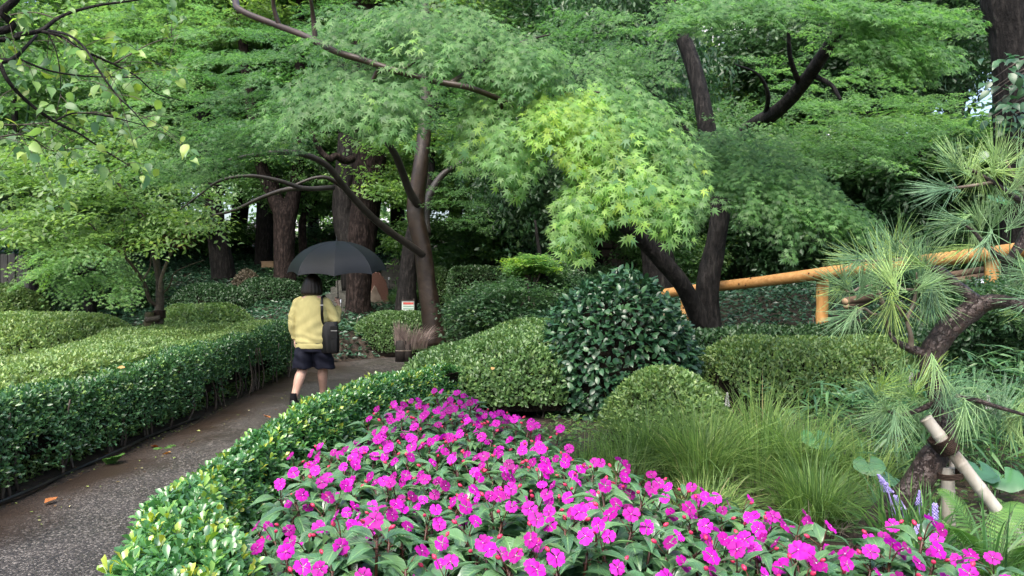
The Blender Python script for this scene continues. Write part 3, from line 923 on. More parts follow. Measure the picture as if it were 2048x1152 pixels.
def place_sprays(bases, axes, ups, scales, tints, g, variants=SPRAYS):
    """merge sprays into leaf arrays: positions, axes, normals, sizes, tints"""
    O = [[], [], [], [], []]
    for b, a, u, s, t in zip(bases, axes, ups, scales, tints):
        p, A, N_, S = variants[g.integers(len(variants))]
        a = nrm(a)
        u = nrm(u - (u @ a) * a)
        R = np.stack([np.cross(a, u), a, u], -1)
        O[0].append((p * s) @ R.T + b)
        O[1].append(A @ R.T)
        O[2].append(N_ @ R.T)
        O[3].append(S * (0.62 + 0.38 * s))
        O[4].append(np.clip(t + g.normal(0, 0.07, len(p)), 0, 1))
    return [np.concatenate(o) for o in O]


def pads(lst, g, mult=1.0, jit=1.0, fixed=False, L=0.8):
    """lst: (px, py, d, rx, ry, n, tint, yaw, pitch, depth jitter); yaw 0 points at the viewer, pitch < 0 droops"""
    B, A, U, S, T = [], [], [], [], []
    for (px, py, d, rx, ry, n, ti, yaw, pitch, dj) in lst:
        for _ in range(max(1, int(n * mult))):
            rr, th = math.sqrt(g.random()), g.uniform(0, 2 * math.pi)
            ex, ey = rr * math.cos(th), rr * math.sin(th)
            ey = round(ey * 1.6 + 0.3 * math.sin(px)) / 1.6 + g.normal(0, 0.1)
            dd = d + g.normal(0, dj) - 0.25 * ey * d / 4
            c = P(px + ex * rx, py + ey * ry, dd)
            y = math.radians(yaw + g.normal(0, 32 * jit))
            pi = math.radians(pitch + g.normal(0, 12 * jit))
            A.append([math.sin(y) * math.cos(pi), -math.cos(y) * math.cos(pi), math.sin(pi)])
            U.append(nrm([g.normal(0, 0.22 * jit), g.normal(0, 0.22 * jit), 1]))
            S.append(g.uniform(0.85, 1.2) if fixed else g.uniform(0.55, 1.1))
            B.append(c - np.array(A[-1]) * 0.55 * L * S[-1] + [0, 0, 0.06 * L * S[-1]])
            T.append(np.clip(ti + g.normal(0, 0.06), 0, 1))
    return np.array(B), np.array(A), np.array(U), np.array(S), np.array(T)


def crown_part(tree, tpl, arr, mat, single=None, n_single=0, single_mat=None, keepf=None):
    p, A, N_, S, T = arr
    k = in_view(p, 1.35)
    p, A, N_, S, T = p[k], A[k], N_[k], S[k], T[k]
    if n_single:
        toc = nrm(np.array([0, 0, CAM_Z]) - p)
        score = S / p[:, 1] * np.abs((toc * N_).sum(1)) + 0 * T
        vis = (np.abs(p[:, 0]) < 0.69 * p[:, 1]) & (np.abs(p[:, 2] - CAM_Z) < 0.385 * p[:, 1])
        order = np.argsort(-np.where(vis, score, 0))[:n_single]
        me = MB().leaves(TP_MAPLE, np.zeros((1, 3)), np.array([[0, 1.0, 0]]), np.array([[0, 0, 1.0]]), 1.0, 0.5).mesh(single)
        me.materials.append(single_mat)
        for i in order:
            put_leaf('leaf', me, tree, p[i], A[i], N_[i], S[i])
        m = np.ones(len(p), bool)
        m[order] = False
        p, A, N_, S, T = p[m], A[m], N_[m], S[m], T[m]
    MB().leaves(tpl, p, A, N_, S, T).build('crown', mat, tree, kind='stuff')
    return len(p)


def pix(lst):
    return np.array([P(*q) for q in lst])


def limb(tree, name, pts, radii, mat, sides=10, bump=0.06, seed=0.0):
    return MB().tube(pts, radii, sides, (len(pts) - 1) * 7 + 1, bump, seed=seed).build(name, mat, tree)


# ---- maple A: three stemmed maple left of centre
A0 = P(858, 668, 12.5)
mA = thing('maple_tree', 'three stemmed maple with a long limb reaching over the umbrella', 'tree', A0)
trk = pix([(870, 690, 12.5), (865, 640, 12.5), (854, 570, 12.5), (846, 500, 12.5)])
limb(mA, 'trunk', np.vstack([trk, pix([(833, 440, 12.5), (832, 400, 12.5), (842, 330, 12.5), (850, 240, 12.6), (852, 120, 12.7), (850, -60, 12.8)])]),
     [0.2, 0.175, 0.15, 0.15, 0.15, 0.15, 0.13, 0.11, 0.09, 0.06], bark_mid, 22, 0.07, 1)
limb(mA, 'branch', pix([(846, 510, 12.4), (822, 492, 12.2), (778, 462, 11.8), (735, 425, 11.4), (694, 380, 11.0), (655, 332, 10.6), (610, 310, 10.3), (560, 305, 10.0), (500, 312, 9.8), (438, 325, 9.6)]),
     [0.068, 0.064, 0.06, 0.056, 0.052, 0.048, 0.042, 0.036, 0.028, 0.014], bark_maple, 9, 0.05, 2)
limb(mA, 'branch', pix([(668, 375, 10.8), (610, 377, 10.5), (560, 362, 10.3), (500, 352, 10.1), (440, 362, 10.0), (400, 390, 10), (360, 420, 9.9)]), [0.038, 0.034, 0.03, 0.026, 0.02, 0.015, 0.008], bark_maple, 8, 0.05, 3)
limb(mA, 'branch', pix([(640, 378, 10.7), (580, 378, 10.8), (525, 395, 10.9), (470, 420, 11), (420, 433, 11), (370, 450, 11)]), [0.035, 0.034, 0.03, 0.024, 0.018, 0.01], bark_maple, 8, 0.05, 4)
limb(mA, 'branch', pix([(700, 384, 11.1), (660, 358, 10.9), (630, 356, 10.8), (590, 370, 10.7)]), [0.04, 0.032, 0.024, 0.015], bark_maple, 8, 0.05, 5)
limb(mA, 'branch', pix([(836, 410, 12.4), (820, 385, 12.2), (805, 345, 11.9), (788, 305, 11.5), (765, 278, 11.2), (730, 262, 10.9), (680, 258, 10.6), (640, 262, 10.4)]), [0.075, 0.07, 0.064, 0.056, 0.044, 0.028, 0.02, 0.01], bark_maple, 9, 0.05, 6)
limb(mA, 'branch', pix([(852, 470, 12.6), (852, 420, 12.8), (862, 385, 13.0), (885, 350, 13.2), (915, 330, 13.3), (960, 300, 13.4)]), [0.09, 0.08, 0.07, 0.06, 0.045, 0.03], bark_maple, 9, 0.06, 7)
gA = np.random.default_rng(31)
PA = [
    (560, 110, 8.2, 150, 70, 46, 0.34, 10, 0, 0.7), (420, 150, 8.0, 120, 60, 34, 0.42, 0, -5, 0.7), (500, 220, 7.6, 130, 50, 34, 0.30, -10, -8, 0.6),
    (380, 260, 8.2, 120, 40, 26, 0.46, 0, -10, 0.6), (600, 230, 7.2, 100, 40, 22, 0.34, 0, -10, 0.5), (280, 200, 8.8, 120, 60, 30, 0.52, 10, -10, 0.8),
    (480, 290, 8.6, 130, 26, 26, 0.3, 0, -12, 0.6), (380, 340, 9.0, 100, 30, 22, 0.44, -20, -16, 0.5), (700, 60, 8.0, 160, 60, 36, 0.3, 0, 0, 0.8),
    (300, 60, 8.8, 150, 60, 34, 0.5, 10, 0, 0.8), (860, 120, 10, 150, 90, 40, 0.28, 0, 0, 0.9), (930, 250, 11.5, 90, 60, 26, 0.26, 20, -5, 0.8),
    (640, 120, 10, 200, 90, 46, 0.22, 0, 0, 1.0), (920, 380, 13.2, 90, 40, 26, 0.4, 20, -6, 0.6), (960, 440, 14.5, 70, 26, 16, 0.42, 20, -8, 0.6), (820, 200, 11, 120, 70, 26, 0.25, 0, 0, 0.9)]
crown_part(mA, TP_MAPLE5, place_sprays(*pads(PA, gA, 1.8, 0.9, False, 0.5), gA, SPRAYS_MID), maple_mat)

# ---- maple B: arching limb close to the viewer, trunk outside the picture
mB = thing('maple_tree', 'near maple whose arching limb carries pale and lime green star leaves across the view', 'tree', (-3.75, 2.0, 0.0))
limb(mB, 'trunk', [(-3.75, 2.0, -0.1), (-3.7, 2.0, 1.2), (-3.62, 2.1, 2.3), (-3.3, 2.5, 3.0), (-2.9, 3.1, 3.35), (-2.4, 3.7, 3.35)], [0.13, 0.11, 0.1, 0.085, 0.065, 0.045], bark_maple, 10, 0.06, 1)
limb(mB, 'branch', np.vstack([[(-2.6, 3.6, 3.4)], pix([(420, -30, 3.7), (480, 20, 3.55), (545, 48, 3.45), (608, 72, 3.35), (672, 104, 3.25), (730, 122, 3.2), (800, 145, 3.15), (870, 163, 3.15), (930, 174, 3.15), (972, 188, 3.2), (1040, 215, 3.3), (1130, 240, 3.35), (1220, 280, 3.35), (1300, 340, 3.35)])]),
     [0.03, 0.018, 0.0155, 0.015, 0.015, 0.0155, 0.015, 0.0145, 0.014, 0.0135, 0.0125, 0.011, 0.009, 0.007, 0.005], bark_mid, 8, 0.05, 2)
for q, (pts, r0) in enumerate([
        ([(632, 86, 3.32), (628, 40, 3.3), (622, 0, 3.25), (610, -40, 3.2)], 0.014), ([(560, 54, 3.43), (548, 10, 3.4), (552, -30, 3.35)], 0.012),
        ([(900, 168, 3.15), (960, 130, 3.4), (1030, 90, 3.6), (1100, 70, 3.5)], 0.012), ([(800, 145, 3.15), (850, 110, 3.4), (900, 85, 3.5)], 0.010),
        ([(1000, 200, 3.22), (1010, 240, 3.3), (1025, 290, 3.4), (1035, 340, 3.35)], 0.009), ([(760, 132, 3.18), (740, 180, 3.2), (740, 230, 3.1)], 0.010),
        ([(1130, 230, 3.5), (1150, 300, 3.3), (1165, 370, 3.2), (1160, 450, 3.1)], 0.010), ([(1060, 210, 3.55), (1120, 190, 3.4), (1200, 185, 3.3)], 0.009)]):
    limb(mB, 'branch', pix(pts), [r0, r0 * 0.8, r0 * 0.5, r0 * 0.3][:len(pts)], bark_mid, 6, 0.05, q + 3)
gB = np.random.default_rng(32)
PB = [
    (860, 60, 3.6, 110, 45, 34, 0.42, 0, -32, 0.25), (960, 110, 3.5, 130, 40, 41, 0.44, 15, -34, 0.2), (840, 100, 3.5, 110, 24, 24, 0.46, 0, -35, 0.2), (1060, 140, 3.4, 80, 30, 22, 0.46, 25, -36, 0.2),
    (700, 60, 3.7, 90, 40, 20, 0.4, -15, -28, 0.3), (640, 190, 3.4, 60, 18, 15, 0.44, -25, -34, 0.2), (730, 195, 3.2, 90, 18, 26, 0.46, -8, -40, 0.15), (770, 225, 3.05, 60, 14, 15, 0.47, 10, -44, 0.1),
    (690, 175, 3.4, 110, 20, 24, 0.42, -10, -36, 0.2), (600, 215, 3.3, 40, 10, 8, 0.42, -35, -38, 0.1),
    (985, 225, 3.3, 50, 20, 16, 0.60, -10, -40, 0.06), (960, 280, 3.2, 45, 18, 13, 0.58, -30, -44, 0.06), (1020, 280, 3.15, 40, 24, 14, 0.58, 10, -48, 0.06), (1042, 325, 3.1, 14, 24, 7, 0.56, 10, -62, 0.04),
    (1150, 222, 3.2, 70, 20, 22, 0.82, 5, -36, 0.05), (1100, 235, 3.15, 46, 18, 14, 0.8, -20, -38, 0.05), (1205, 258, 3.1, 54, 22, 18, 0.8, 10, -40, 0.05), (1170, 285, 3.08, 40, 14, 10, 0.84, -5, -44, 0.04),
    (1235, 205, 3.35, 80, 18, 18, 0.55, 25, -34, 0.05), (1290, 245, 3.25, 60, 22, 18, 0.56, 30, -36, 0.05), (1320, 292, 3.15, 56, 24, 18, 0.58, 30, -40, 0.05), (1262, 312, 3.06, 64, 24, 22, 0.78, 5, -42, 0.05),
    (1235, 352, 3.0, 60, 20, 18, 0.74, -12, -44, 0.05), (1330, 345, 3.07, 50, 22, 17, 0.62, 25, -42, 0.05), (1290, 385, 2.98, 66, 20, 20, 0.68, 0, -46, 0.04), (1365, 385, 3.0, 32, 20, 11, 0.60, 20, -46, 0.04),
    (1175, 388, 3.0, 44, 20, 13, 0.70, -25, -48, 0.04), (1150, 425, 2.97, 30, 14, 8, 0.68, -20, -52, 0.03), (1158, 462, 2.95, 22, 12, 7, 0.66, 10, -56, 0.03), (1345, 420, 2.98, 34, 10, 8, 0.64, 12, -50, 0.03)]
crown_part(mB, TP_STAR7, place_sprays(*pads(PB, gB, 2.3, 0.55, True, 0.24), gB, FANS), maple_mat, 'maple_leaf', 300, maple_obj)

# ---- maple C: dark forked maple at the handrail
C0 = P(1425, 672, 8.6)
mC = thing('maple_tree', 'dark forked maple standing in front of the orange log handrail', 'tree', C0)
limb(mC, 'trunk', pix([(1416, 690, 8.6), (1416, 660, 8.6), (1414, 610, 8.6), (1416, 560, 8.6), (1428, 500, 8.6), (1438, 440, 8.6), (1440, 385, 8.6), (1432, 330, 8.6), (1415, 270, 8.7), (1402, 200, 8.8), (1385, 130, 8.9), (1355, 50, 9.0), (1325, -60, 9.1)]),
     [0.19, 0.165, 0.14, 0.13, 0.12, 0.115, 0.112, 0.115, 0.105, 0.1, 0.095, 0.088, 0.08], bark_dark, 26, 0.09, 5)
limb(mC, 'branch', pix([(1404, 652, 8.55), (1386, 610, 8.45), (1362, 565, 8.3), (1325, 522, 8.2), (1290, 485, 8.1), (1255, 455, 7.9), (1222, 430, 7.7), (1180, 395, 7.3), (1150, 340, 7.0)]),
     [0.12, 0.105, 0.10, 0.10, 0.092, 0.085, 0.07, 0.05, 0.03], bark_dark, 11, 0.07, 6)
limb(mC, 'branch', pix([(1432, 340, 8.5), (1460, 295, 8.2), (1505, 252, 7.8), (1555, 222, 7.3), (1600, 175, 6.9), (1640, 118, 6.5), (1672, 68, 6.2), (1688, 40, 6.0)]),
     [0.088, 0.082, 0.078, 0.072, 0.063, 0.057, 0.049, 0.042], bark_dark, 10, 0.10, 7)
limb(mC, 'branch', pix([(1688, 40, 6.0), (1720, 30, 5.5), (1790, 45, 5.0), (1850, 50, 4.7)]), [0.045, 0.028, 0.018, 0.008], bark_dark, 7, 0.05, 8)
limb(mC, 'branch', pix([(1686, 42, 6.0), (1660, 10, 5.5), (1600, -10, 5.0), (1500, -30, 4.7)]), [0.045, 0.03, 0.02, 0.01], bark_dark, 7, 0.05, 9)
limb(mC, 'branch', pix([(1408, 300, 8.6), (1375, 270, 8.5), (1345, 235, 8.3), (1310, 220, 8.0)]), [0.06, 0.05, 0.04, 0.02], bark_dark, 8, 0.06, 10)
for q, pts in enumerate([[(1530, 232, 7.5), (1535, 190, 7.2), (1515, 150, 7.0), (1470, 130, 6.8)], [(1620, 150, 6.7), (1660, 170, 6.6), (1680, 200, 6.5)], [(1600, 175, 6.9), (1580, 120, 6.6), (1575, 60, 6.4)], [(1440, 360, 8.5), (1500, 350, 7.4), (1560, 370, 6.2), (1640, 420, 5.4)], [(1440, 380, 8.5), (1520, 395, 7.0), (1560, 420, 6.0)]]):
    limb(mC, 'branch', pix(pts), [0.028, 0.022, 0.014, 0.008][:len(pts)], bark_dark, 6, 0.05, 11 + q)
gC = np.random.default_rng(33)
PC = [
    (1480, 15, 4.6, 150, 20, 20, 0.44, -5, -16, 0.25), (1390, 35, 4.7, 70, 18, 10, 0.44, -25, -18, 0.25), (1620, 12, 4.5, 130, 18, 16, 0.44, 10, -16, 0.25), (1760, 22, 4.6, 120, 16, 15, 0.42, 25, -14, 0.25), (1880, 28, 4.7, 80, 10, 8, 0.42, 55, -12, 0.2),
    (1730, 70, 4.5, 60, 30, 11, 0.42, 20, -26, 0.2), (1800, 100, 4.4, 70, 20, 12, 0.43, 30, -26, 0.15), (1850, 95, 4.4, 60, 12, 7, 0.43, 45, -24, 0.15), (1820, 130, 4.35, 40, 10, 5, 0.43, 20, -34, 0.1),
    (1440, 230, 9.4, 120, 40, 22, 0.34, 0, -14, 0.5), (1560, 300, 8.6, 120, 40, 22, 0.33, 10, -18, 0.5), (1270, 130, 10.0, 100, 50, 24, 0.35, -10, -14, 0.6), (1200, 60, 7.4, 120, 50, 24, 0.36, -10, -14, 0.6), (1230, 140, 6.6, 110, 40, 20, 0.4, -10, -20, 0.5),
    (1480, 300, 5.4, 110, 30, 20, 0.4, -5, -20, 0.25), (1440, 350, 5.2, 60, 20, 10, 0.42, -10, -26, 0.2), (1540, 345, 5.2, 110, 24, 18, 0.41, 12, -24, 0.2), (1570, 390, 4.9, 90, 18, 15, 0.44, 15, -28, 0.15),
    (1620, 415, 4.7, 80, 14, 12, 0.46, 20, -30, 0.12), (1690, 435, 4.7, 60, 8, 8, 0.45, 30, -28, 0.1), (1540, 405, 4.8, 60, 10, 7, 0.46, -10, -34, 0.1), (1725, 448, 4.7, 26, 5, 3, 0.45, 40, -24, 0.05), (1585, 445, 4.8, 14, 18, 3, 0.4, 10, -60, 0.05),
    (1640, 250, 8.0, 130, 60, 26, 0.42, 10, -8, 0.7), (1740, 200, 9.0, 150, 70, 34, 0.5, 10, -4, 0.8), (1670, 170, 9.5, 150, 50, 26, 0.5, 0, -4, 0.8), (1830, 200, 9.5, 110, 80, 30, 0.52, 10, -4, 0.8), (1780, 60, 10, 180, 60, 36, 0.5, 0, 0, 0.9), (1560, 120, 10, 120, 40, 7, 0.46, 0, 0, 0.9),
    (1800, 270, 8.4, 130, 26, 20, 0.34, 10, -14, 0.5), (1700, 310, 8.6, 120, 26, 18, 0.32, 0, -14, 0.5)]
near_c = place_sprays(*pads([q for q in PC if q[2] <= 6], gC, 2.7, 0.7, False, 0.4), gC, SPRAYS_FINE)
n_near = len(near_c[0])
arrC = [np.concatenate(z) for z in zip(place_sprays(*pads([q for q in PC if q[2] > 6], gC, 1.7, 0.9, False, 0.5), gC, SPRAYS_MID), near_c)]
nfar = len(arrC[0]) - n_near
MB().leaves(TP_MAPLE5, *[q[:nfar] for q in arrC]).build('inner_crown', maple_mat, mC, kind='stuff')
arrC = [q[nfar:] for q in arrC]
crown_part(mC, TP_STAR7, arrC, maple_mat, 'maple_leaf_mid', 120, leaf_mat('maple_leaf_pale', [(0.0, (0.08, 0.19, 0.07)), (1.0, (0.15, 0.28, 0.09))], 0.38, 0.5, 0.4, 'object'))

# ---- big trunks
def big_tree(label, pts, radii, mat, cat='tree', crown_at=None, seed=0, sides=26, bump=0.06, name='tree', branches=()):
    t = thing(name, label, cat, P(*pts[0]))
    w = pix(pts)
    w[0][2] -= 0.25
    limb(t, 'trunk', w, radii, mat, sides, bump, seed)
    for q, (bp, br) in enumerate(branches):
        limb(t, 'branch', pix(bp), br, mat, 9, 0.06, seed + q + 1)
    return t


T1 = big_tree('massive dark trunk rising behind the black umbrella beside the pink slab', [(718, 648, 17), (717, 600, 17), (719, 540, 17), (724, 480, 17), (733, 400, 17), (739, 330, 17), (738, 260, 17), (735, 160, 17), (735, 40, 17), (738, -120, 17)], [0.38, 0.28, 0.28, 0.33, 0.34, 0.36, 0.41, 0.41, 0.4, 0.38], bark_brown, seed=1, sides=36,
         branches=[([(705, 318, 16.6), (690, 322, 16.2), (672, 312, 16), (660, 318, 15.9), (640, 300, 15.8), (625, 270, 15.6), (610, 255, 15.5)], [0.09, 0.08, 0.075, 0.07, 0.06, 0.05, 0.03]), ([(700, 262, 16.6), (670, 262, 16), (640, 265, 15.8), (600, 262, 15.6)], [0.05, 0.04, 0.03, 0.02])])
T2 = big_tree('second thick dark trunk leaning out behind the massive one', [(712, 560, 18.4), (705, 500, 18.4), (690, 440, 18.5), (690, 380, 18.5), (697, 320, 18.5), (700, 240, 18.6), (700, 100, 18.8), (700, -120, 19)], [0.34, 0.32, 0.3, 0.29, 0.29, 0.29, 0.28, 0.26], bark_dark, seed=2)
T3 = big_tree('dark trunk leaning left on the slope above the long hedge', [(452, 572, 22), (446, 540, 22), (438, 490, 22), (430, 440, 22), (424, 390, 22), (420, 330, 22), (410, 200, 22), (400, -100, 22)], [0.42, 0.34, 0.3, 0.29, 0.3, 0.3, 0.28, 0.24], bark_dark, seed=3, branches=[([(428, 455, 21.8), (418, 462, 21.4)], [0.16, 0.13])])
T4 = big_tree('black trunk wrapped in dark creeper behind the pale wooden box', [(527, 540, 26), (528, 500, 26), (530, 450, 26), (533, 380, 26), (535, 250, 26), (538, -80, 26)], [0.34, 0.31, 0.3, 0.3, 0.28, 0.25], bark_dark, seed=4)
T5 = big_tree('reddish brown trunk forking low at the left of the umbrella', [(572, 612, 19), (570, 570, 19), (568, 520, 19), (569, 470, 19), (568, 430, 19), (552, 400, 19), (538, 370, 19), (520, 320, 19), (500, 200, 19), (470, -60, 19)], [0.36, 0.29, 0.265, 0.26, 0.29, 0.2, 0.17, 0.15, 0.13, 0.1], bark_brown, seed=5,
         branches=[([(572, 450, 19), (582, 410, 19), (594, 360, 19), (598, 290, 19), (600, 150, 19.2), (602, -60, 19.4)], [0.24, 0.2, 0.17, 0.15, 0.13, 0.1]), ([(568, 440, 19), (556, 392, 19.1), (556, 350, 19.2)], [0.1, 0.07, 0.05])])
T6 = big_tree('slim twisted dark tree between the forked trunk and the umbrella', [(606, 560, 20), (606, 500, 20), (605, 450, 20), (612, 420, 20), (608, 390, 20), (625, 360, 20), (620, 300, 20)], [0.12, 0.11, 0.11, 0.1, 0.09, 0.06, 0.04], bark_brown, seed=6, branches=[([(610, 425, 20), (630, 405, 20), (632, 380, 20), (628, 340, 20)], [0.07, 0.05, 0.04, 0.02])])
T7 = big_tree('dark trunk just behind the three stemmed maple', [(812, 610, 15.5), (815, 560, 15.5), (822, 500, 15.5), (838, 440, 15.5), (850, 380, 15.6), (858, 250, 15.8), (865, -80, 16)], [0.25, 0.19, 0.18, 0.19, 0.18, 0.16, 0.13], bark_dark, seed=7)
T8 = big_tree('straight brown trunk standing alone behind the tall clipped hedge', [(982, 520, 24), (982, 480, 24), (981, 420, 24), (980, 330, 24), (978, 150, 24), (976, -80, 24)], [0.22, 0.2, 0.19, 0.18, 0.16, 0.14], bark_brown, seed=8)
T9 = big_tree('broad black trunk behind the left stem of the forked maple', [(1338, 628, 11.5), (1330, 590, 11.5), (1318, 540, 11.5), (1310, 480, 11.5), (1303, 420, 11.6), (1297, 330, 11.7), (1290, 150, 12), (1285, -100, 12)], [0.36, 0.28, 0.25, 0.24, 0.24, 0.23, 0.22, 0.2], bark_dark, seed=9)
T10 = big_tree('crooked brown trunk just behind the top of the camellia', [(1165, 580, 12.5), (1160, 545, 12.5), (1150, 515, 12.5), (1146, 480, 12.5), (1150, 430, 12.5), (1148, 300, 12.6), (1140, 100, 12.8)], [0.13, 0.11, 0.1, 0.095, 0.09, 0.08, 0.06], bark_brown, seed=10)
T11 = big_tree('stout brown stump like trunk in front of the stone wall', [(1188, 545, 14.5), (1188, 515, 14.5), (1186, 480, 14.5), (1184, 430, 14.6), (1180, 300, 14.8), (1178, 50, 15)], [0.22, 0.17, 0.16, 0.15, 0.14, 0.12], bark_brown, seed=11)
T12 = big_tree('brown trunk in the gap right of the broad black trunk', [(1334, 530, 15), (1335, 480, 15), (1338, 430, 15), (1338, 300, 15), (1336, 0, 15)], [0.15, 0.13, 0.125, 0.12, 0.1], bark_brown, seed=12)
T13 = big_tree('dark trunk in the gap left of the forked maple stem', [(1376, 500, 17.5), (1376, 450, 17.5), (1378, 400, 17.5), (1380, 200, 17.5), (1380, -80, 17.5)], [0.22, 0.2, 0.19, 0.17, 0.14], bark_dark, seed=13)
T14 = big_tree('huge dark trunk at the upper right edge behind the pine', [(2066, 560, 7.2), (2060, 480, 7.2), (2050, 380, 7.2), (2042, 280, 7.2), (2036, 180, 7.2), (2028, 80, 7.2), (2016, 0, 7.2), (2005, -120, 7.2)], [0.3, 0.25, 0.235, 0.225, 0.22, 0.225, 0.24, 0.25], bark_dark, seed=14, sides=20)
T15 = big_tree('far dark trunk above the sign and the round azalea', [(740, 560, 28), (738, 450, 28), (738, 100, 28)], [0.2, 0.17, 0.12], bark_dark, seed=15)
T16 = big_tree('thin dark leaning stem among the shrubs left of the camellia', [(1112, 610, 11), (1100, 570, 11), (1085, 545, 11), (1078, 500, 11), (1070, 440, 11)], [0.045, 0.04, 0.035, 0.03, 0.02], bark_dark, seed=16, sides=7)
T17 = big_tree('slim dark trunk behind the yellow green maple at the far left', [(72, 600, 17), (68, 560, 17), (60, 520, 17), (52, 460, 17), (40, 380, 17), (30, 200, 17)], [0.13, 0.11, 0.1, 0.09, 0.08, 0.06], bark_dark, seed=17)
T18 = big_tree('sloping dark trunk in the shade above the right of the handrail', [(1925, 470, 11), (1890, 410, 11), (1860, 345, 11), (1835, 310, 11), (1815, 290, 11), (1790, 250, 11.2)], [0.1, 0.08, 0.07, 0.06, 0.05, 0.03], bark_dark, seed=18, sides=9)
T19 = big_tree('dark upper limb tree crossing the gap at top centre', [(1300, 500, 14), (1290, 330, 14), (1285, 200, 14), (1300, 80, 14), (1318, -60, 14)], [0.16, 0.14, 0.13, 0.12, 0.1], bark_dark, seed=19)

# ---- woodland crowns: leaf clouds shared between the background trees
CL = [cluster_tpl(7, 50 + q, TP_TINY, 0.55) for q in range(3)]


def crown_mesh(name, seed, mat, n=4200, rad=(3.2, 3.2, 2.6), leaf=0.34, tmu=0.5, layers=True):
    g = np.random.default_rng(seed)
    m = MB()
    k = 34
    cc = nrm(g.normal(0, 1, (k, 3))) * g.uniform(0.3, 0.92, (k, 1)) ** 0.6
    pick = g.integers(k, size=n)
    sp = np.array([0.3, 0.3, 0.11 if layers else 0.22])
    p = (cc[pick] + g.normal(0, 1, (n, 3)) * sp * 0.7) * np.array(rad)
    ct = g.normal(0, 0.13, k)
    t = np.clip(tmu + ct[pick] + g.normal(0, 0.1, n), 0, 1)
    out = nrm(p / np.array(rad) + 1e-6)
    ax = nrm(out + g.normal(0, 0.6, (n, 3)) + [0, 0, -0.25])
    nr = nrm(g.normal(0, 0.45, (n, 3)) + [0, 0, 1.0] + out * 0.5)
    for q in range(3):
        s = np.arange(n) % 3 == q
        m.leaves(CL[q], p[s], ax[s], nr[s], leaf * g.uniform(0.7, 1.2, s.sum()), t[s])
    for c in cc[:9]:
        w = c * np.array(rad) * 0.85
        m.tube([(0, 0, -rad[2] * 0.9), w * 0.45 + [0, 0, -rad[2] * 0.25], w], [0.08, 0.05, 0.015], 5, 7, tint=0.0)
    me = m.mesh(name)
    me.materials.append(mat)
    return me


CROWN = {
    'wood': [crown_mesh('woodland_crown', 60 + q, wood_mat, tmu=0.5) for q in range(3)],
    'light': [crown_mesh('light_crown', 70 + q, wood_mat, tmu=0.72) for q in range(2)],
    'ever': [crown_mesh('evergreen_crown', 80 + q, ever_mat, tmu=0.45, layers=False) for q in range(2)],
}


def add_crown(tree, px, py, d, kind, s=(1, 1, 1), seed=0):
    me = CROWN[kind][seed % len(CROWN[kind])]
    o = put('crown', me, tree, kind='stuff')
    o.location = [float(v) for v in P(px, py, d) - base_of(tree)]
    o.rotation_euler = (0, 0, seed * 1.37)
    o.scale = s
    return o


for tr, px, py, d, kind, s in (
        (T2, 650, 20, 20.5, 'light', (0.8, 0.8, 0.5)), (T3, 380, 120, 23, 'light', (1.1, 1.1, 0.7)), (T3, 250, 400, 24, 'wood', (0.9, 0.9, 0.5)),
        (T4, 540, 200, 28, 'light', (1.2, 1.2, 0.8)), (T5, 520, 40, 20, 'light', (0.9, 0.9, 0.55)), (T5, 590, 330, 20, 'wood', (0.55, 0.55, 0.5)), (T7, 880, 30, 17, 'light', (0.8, 0.8, 0.5)),
        (T7, 900, 330, 17, 'light', (0.6, 0.6, 0.45)), (T8, 980, 260, 25, 'wood', (1.1, 1.1, 0.9)), (T9, 1230, 180, 12.5, 'ever', (0.55, 0.5, 0.8)), 
        (T10, 1110, 330, 13, 'ever', (0.5, 0.45, 0.6)), (T11, 1100, 180, 16, 'wood', (0.7, 0.7, 0.5)), (T12, 1360, 330, 15.5, 'wood', (0.6, 0.6, 0.5)), (T13, 1400, 300, 18, 'light', (0.8, 0.8, 0.5)),
        (T15, 750, 240, 28, 'light', (1.4, 1.4, 1.2)), (T17, 40, 280, 17, 'wood', (0.9, 0.9, 0.8)), (T18, 1830, 330, 12.0, 'wood', (0.75, 0.6, 0.35)), (T19, 1190, 30, 16, 'ever', (0.7, 0.7, 0.5))):
    add_crown(tr, px, py, d, kind, s, int(px + py) % 7)

# ---- background trees standing further off
BG = [
    ('light crowned tree on the far slope behind the plank fence', 60, 27, 'light', 1.6, 5.2), ('leafy tree far behind the yellow green maple', 210, 31, 'wood', 1.8, 5.5), ('tall tree far behind the leaning trunk', 340, 29, 'light', 1.5, 6.5),
    ('dense tree behind the board fence and creeper clad trunk', 470, 33, 'wood', 1.7, 6.2), ('tree filling the gap behind the slim twisted stem', 630, 36, 'light', 1.4, 4.5), ('tree beyond the steps and the pink slab', 800, 30, 'light', 1.4, 5.2),
    ('woodland tree behind the tall clipped hedge', 905, 27, 'wood', 1.2, 5.6), ('evergreen behind the lone straight trunk', 1040, 28, 'ever', 1.5, 5.4), ('dark evergreen behind the stone wall', 1150, 22, 'ever', 1.2, 5.2),
    ('woodland tree high behind the broad black trunk', 1165, 26, 'wood', 1.3, 6.0), ('pale tree in the gap behind the forked maple', 1440, 30, 'light', 1.3, 4.0), ('woodland tree uphill of the handrail', 1690, 24, 'wood', 1.1, 4.4),
    ('light green tree uphill behind the pine', 1740, 22, 'light', 1.2, 7.2), ('woodland tree uphill beside the huge right trunk', 1890, 20, 'wood', 1.15, 6.6), ('dark evergreen at the top of the slope on the right', 2040, 23, 'ever', 1.4, 6.6),
    ('dark evergreen low on the right slope', 1640, 17, 'ever', 0.8, 4.2), ('dark evergreen shading the right slope', 1800, 15, 'ever', 0.75, 4.4), ('leafy tree at the far left above the round mounds', -80, 22, 'wood', 1.4, 5.2)]
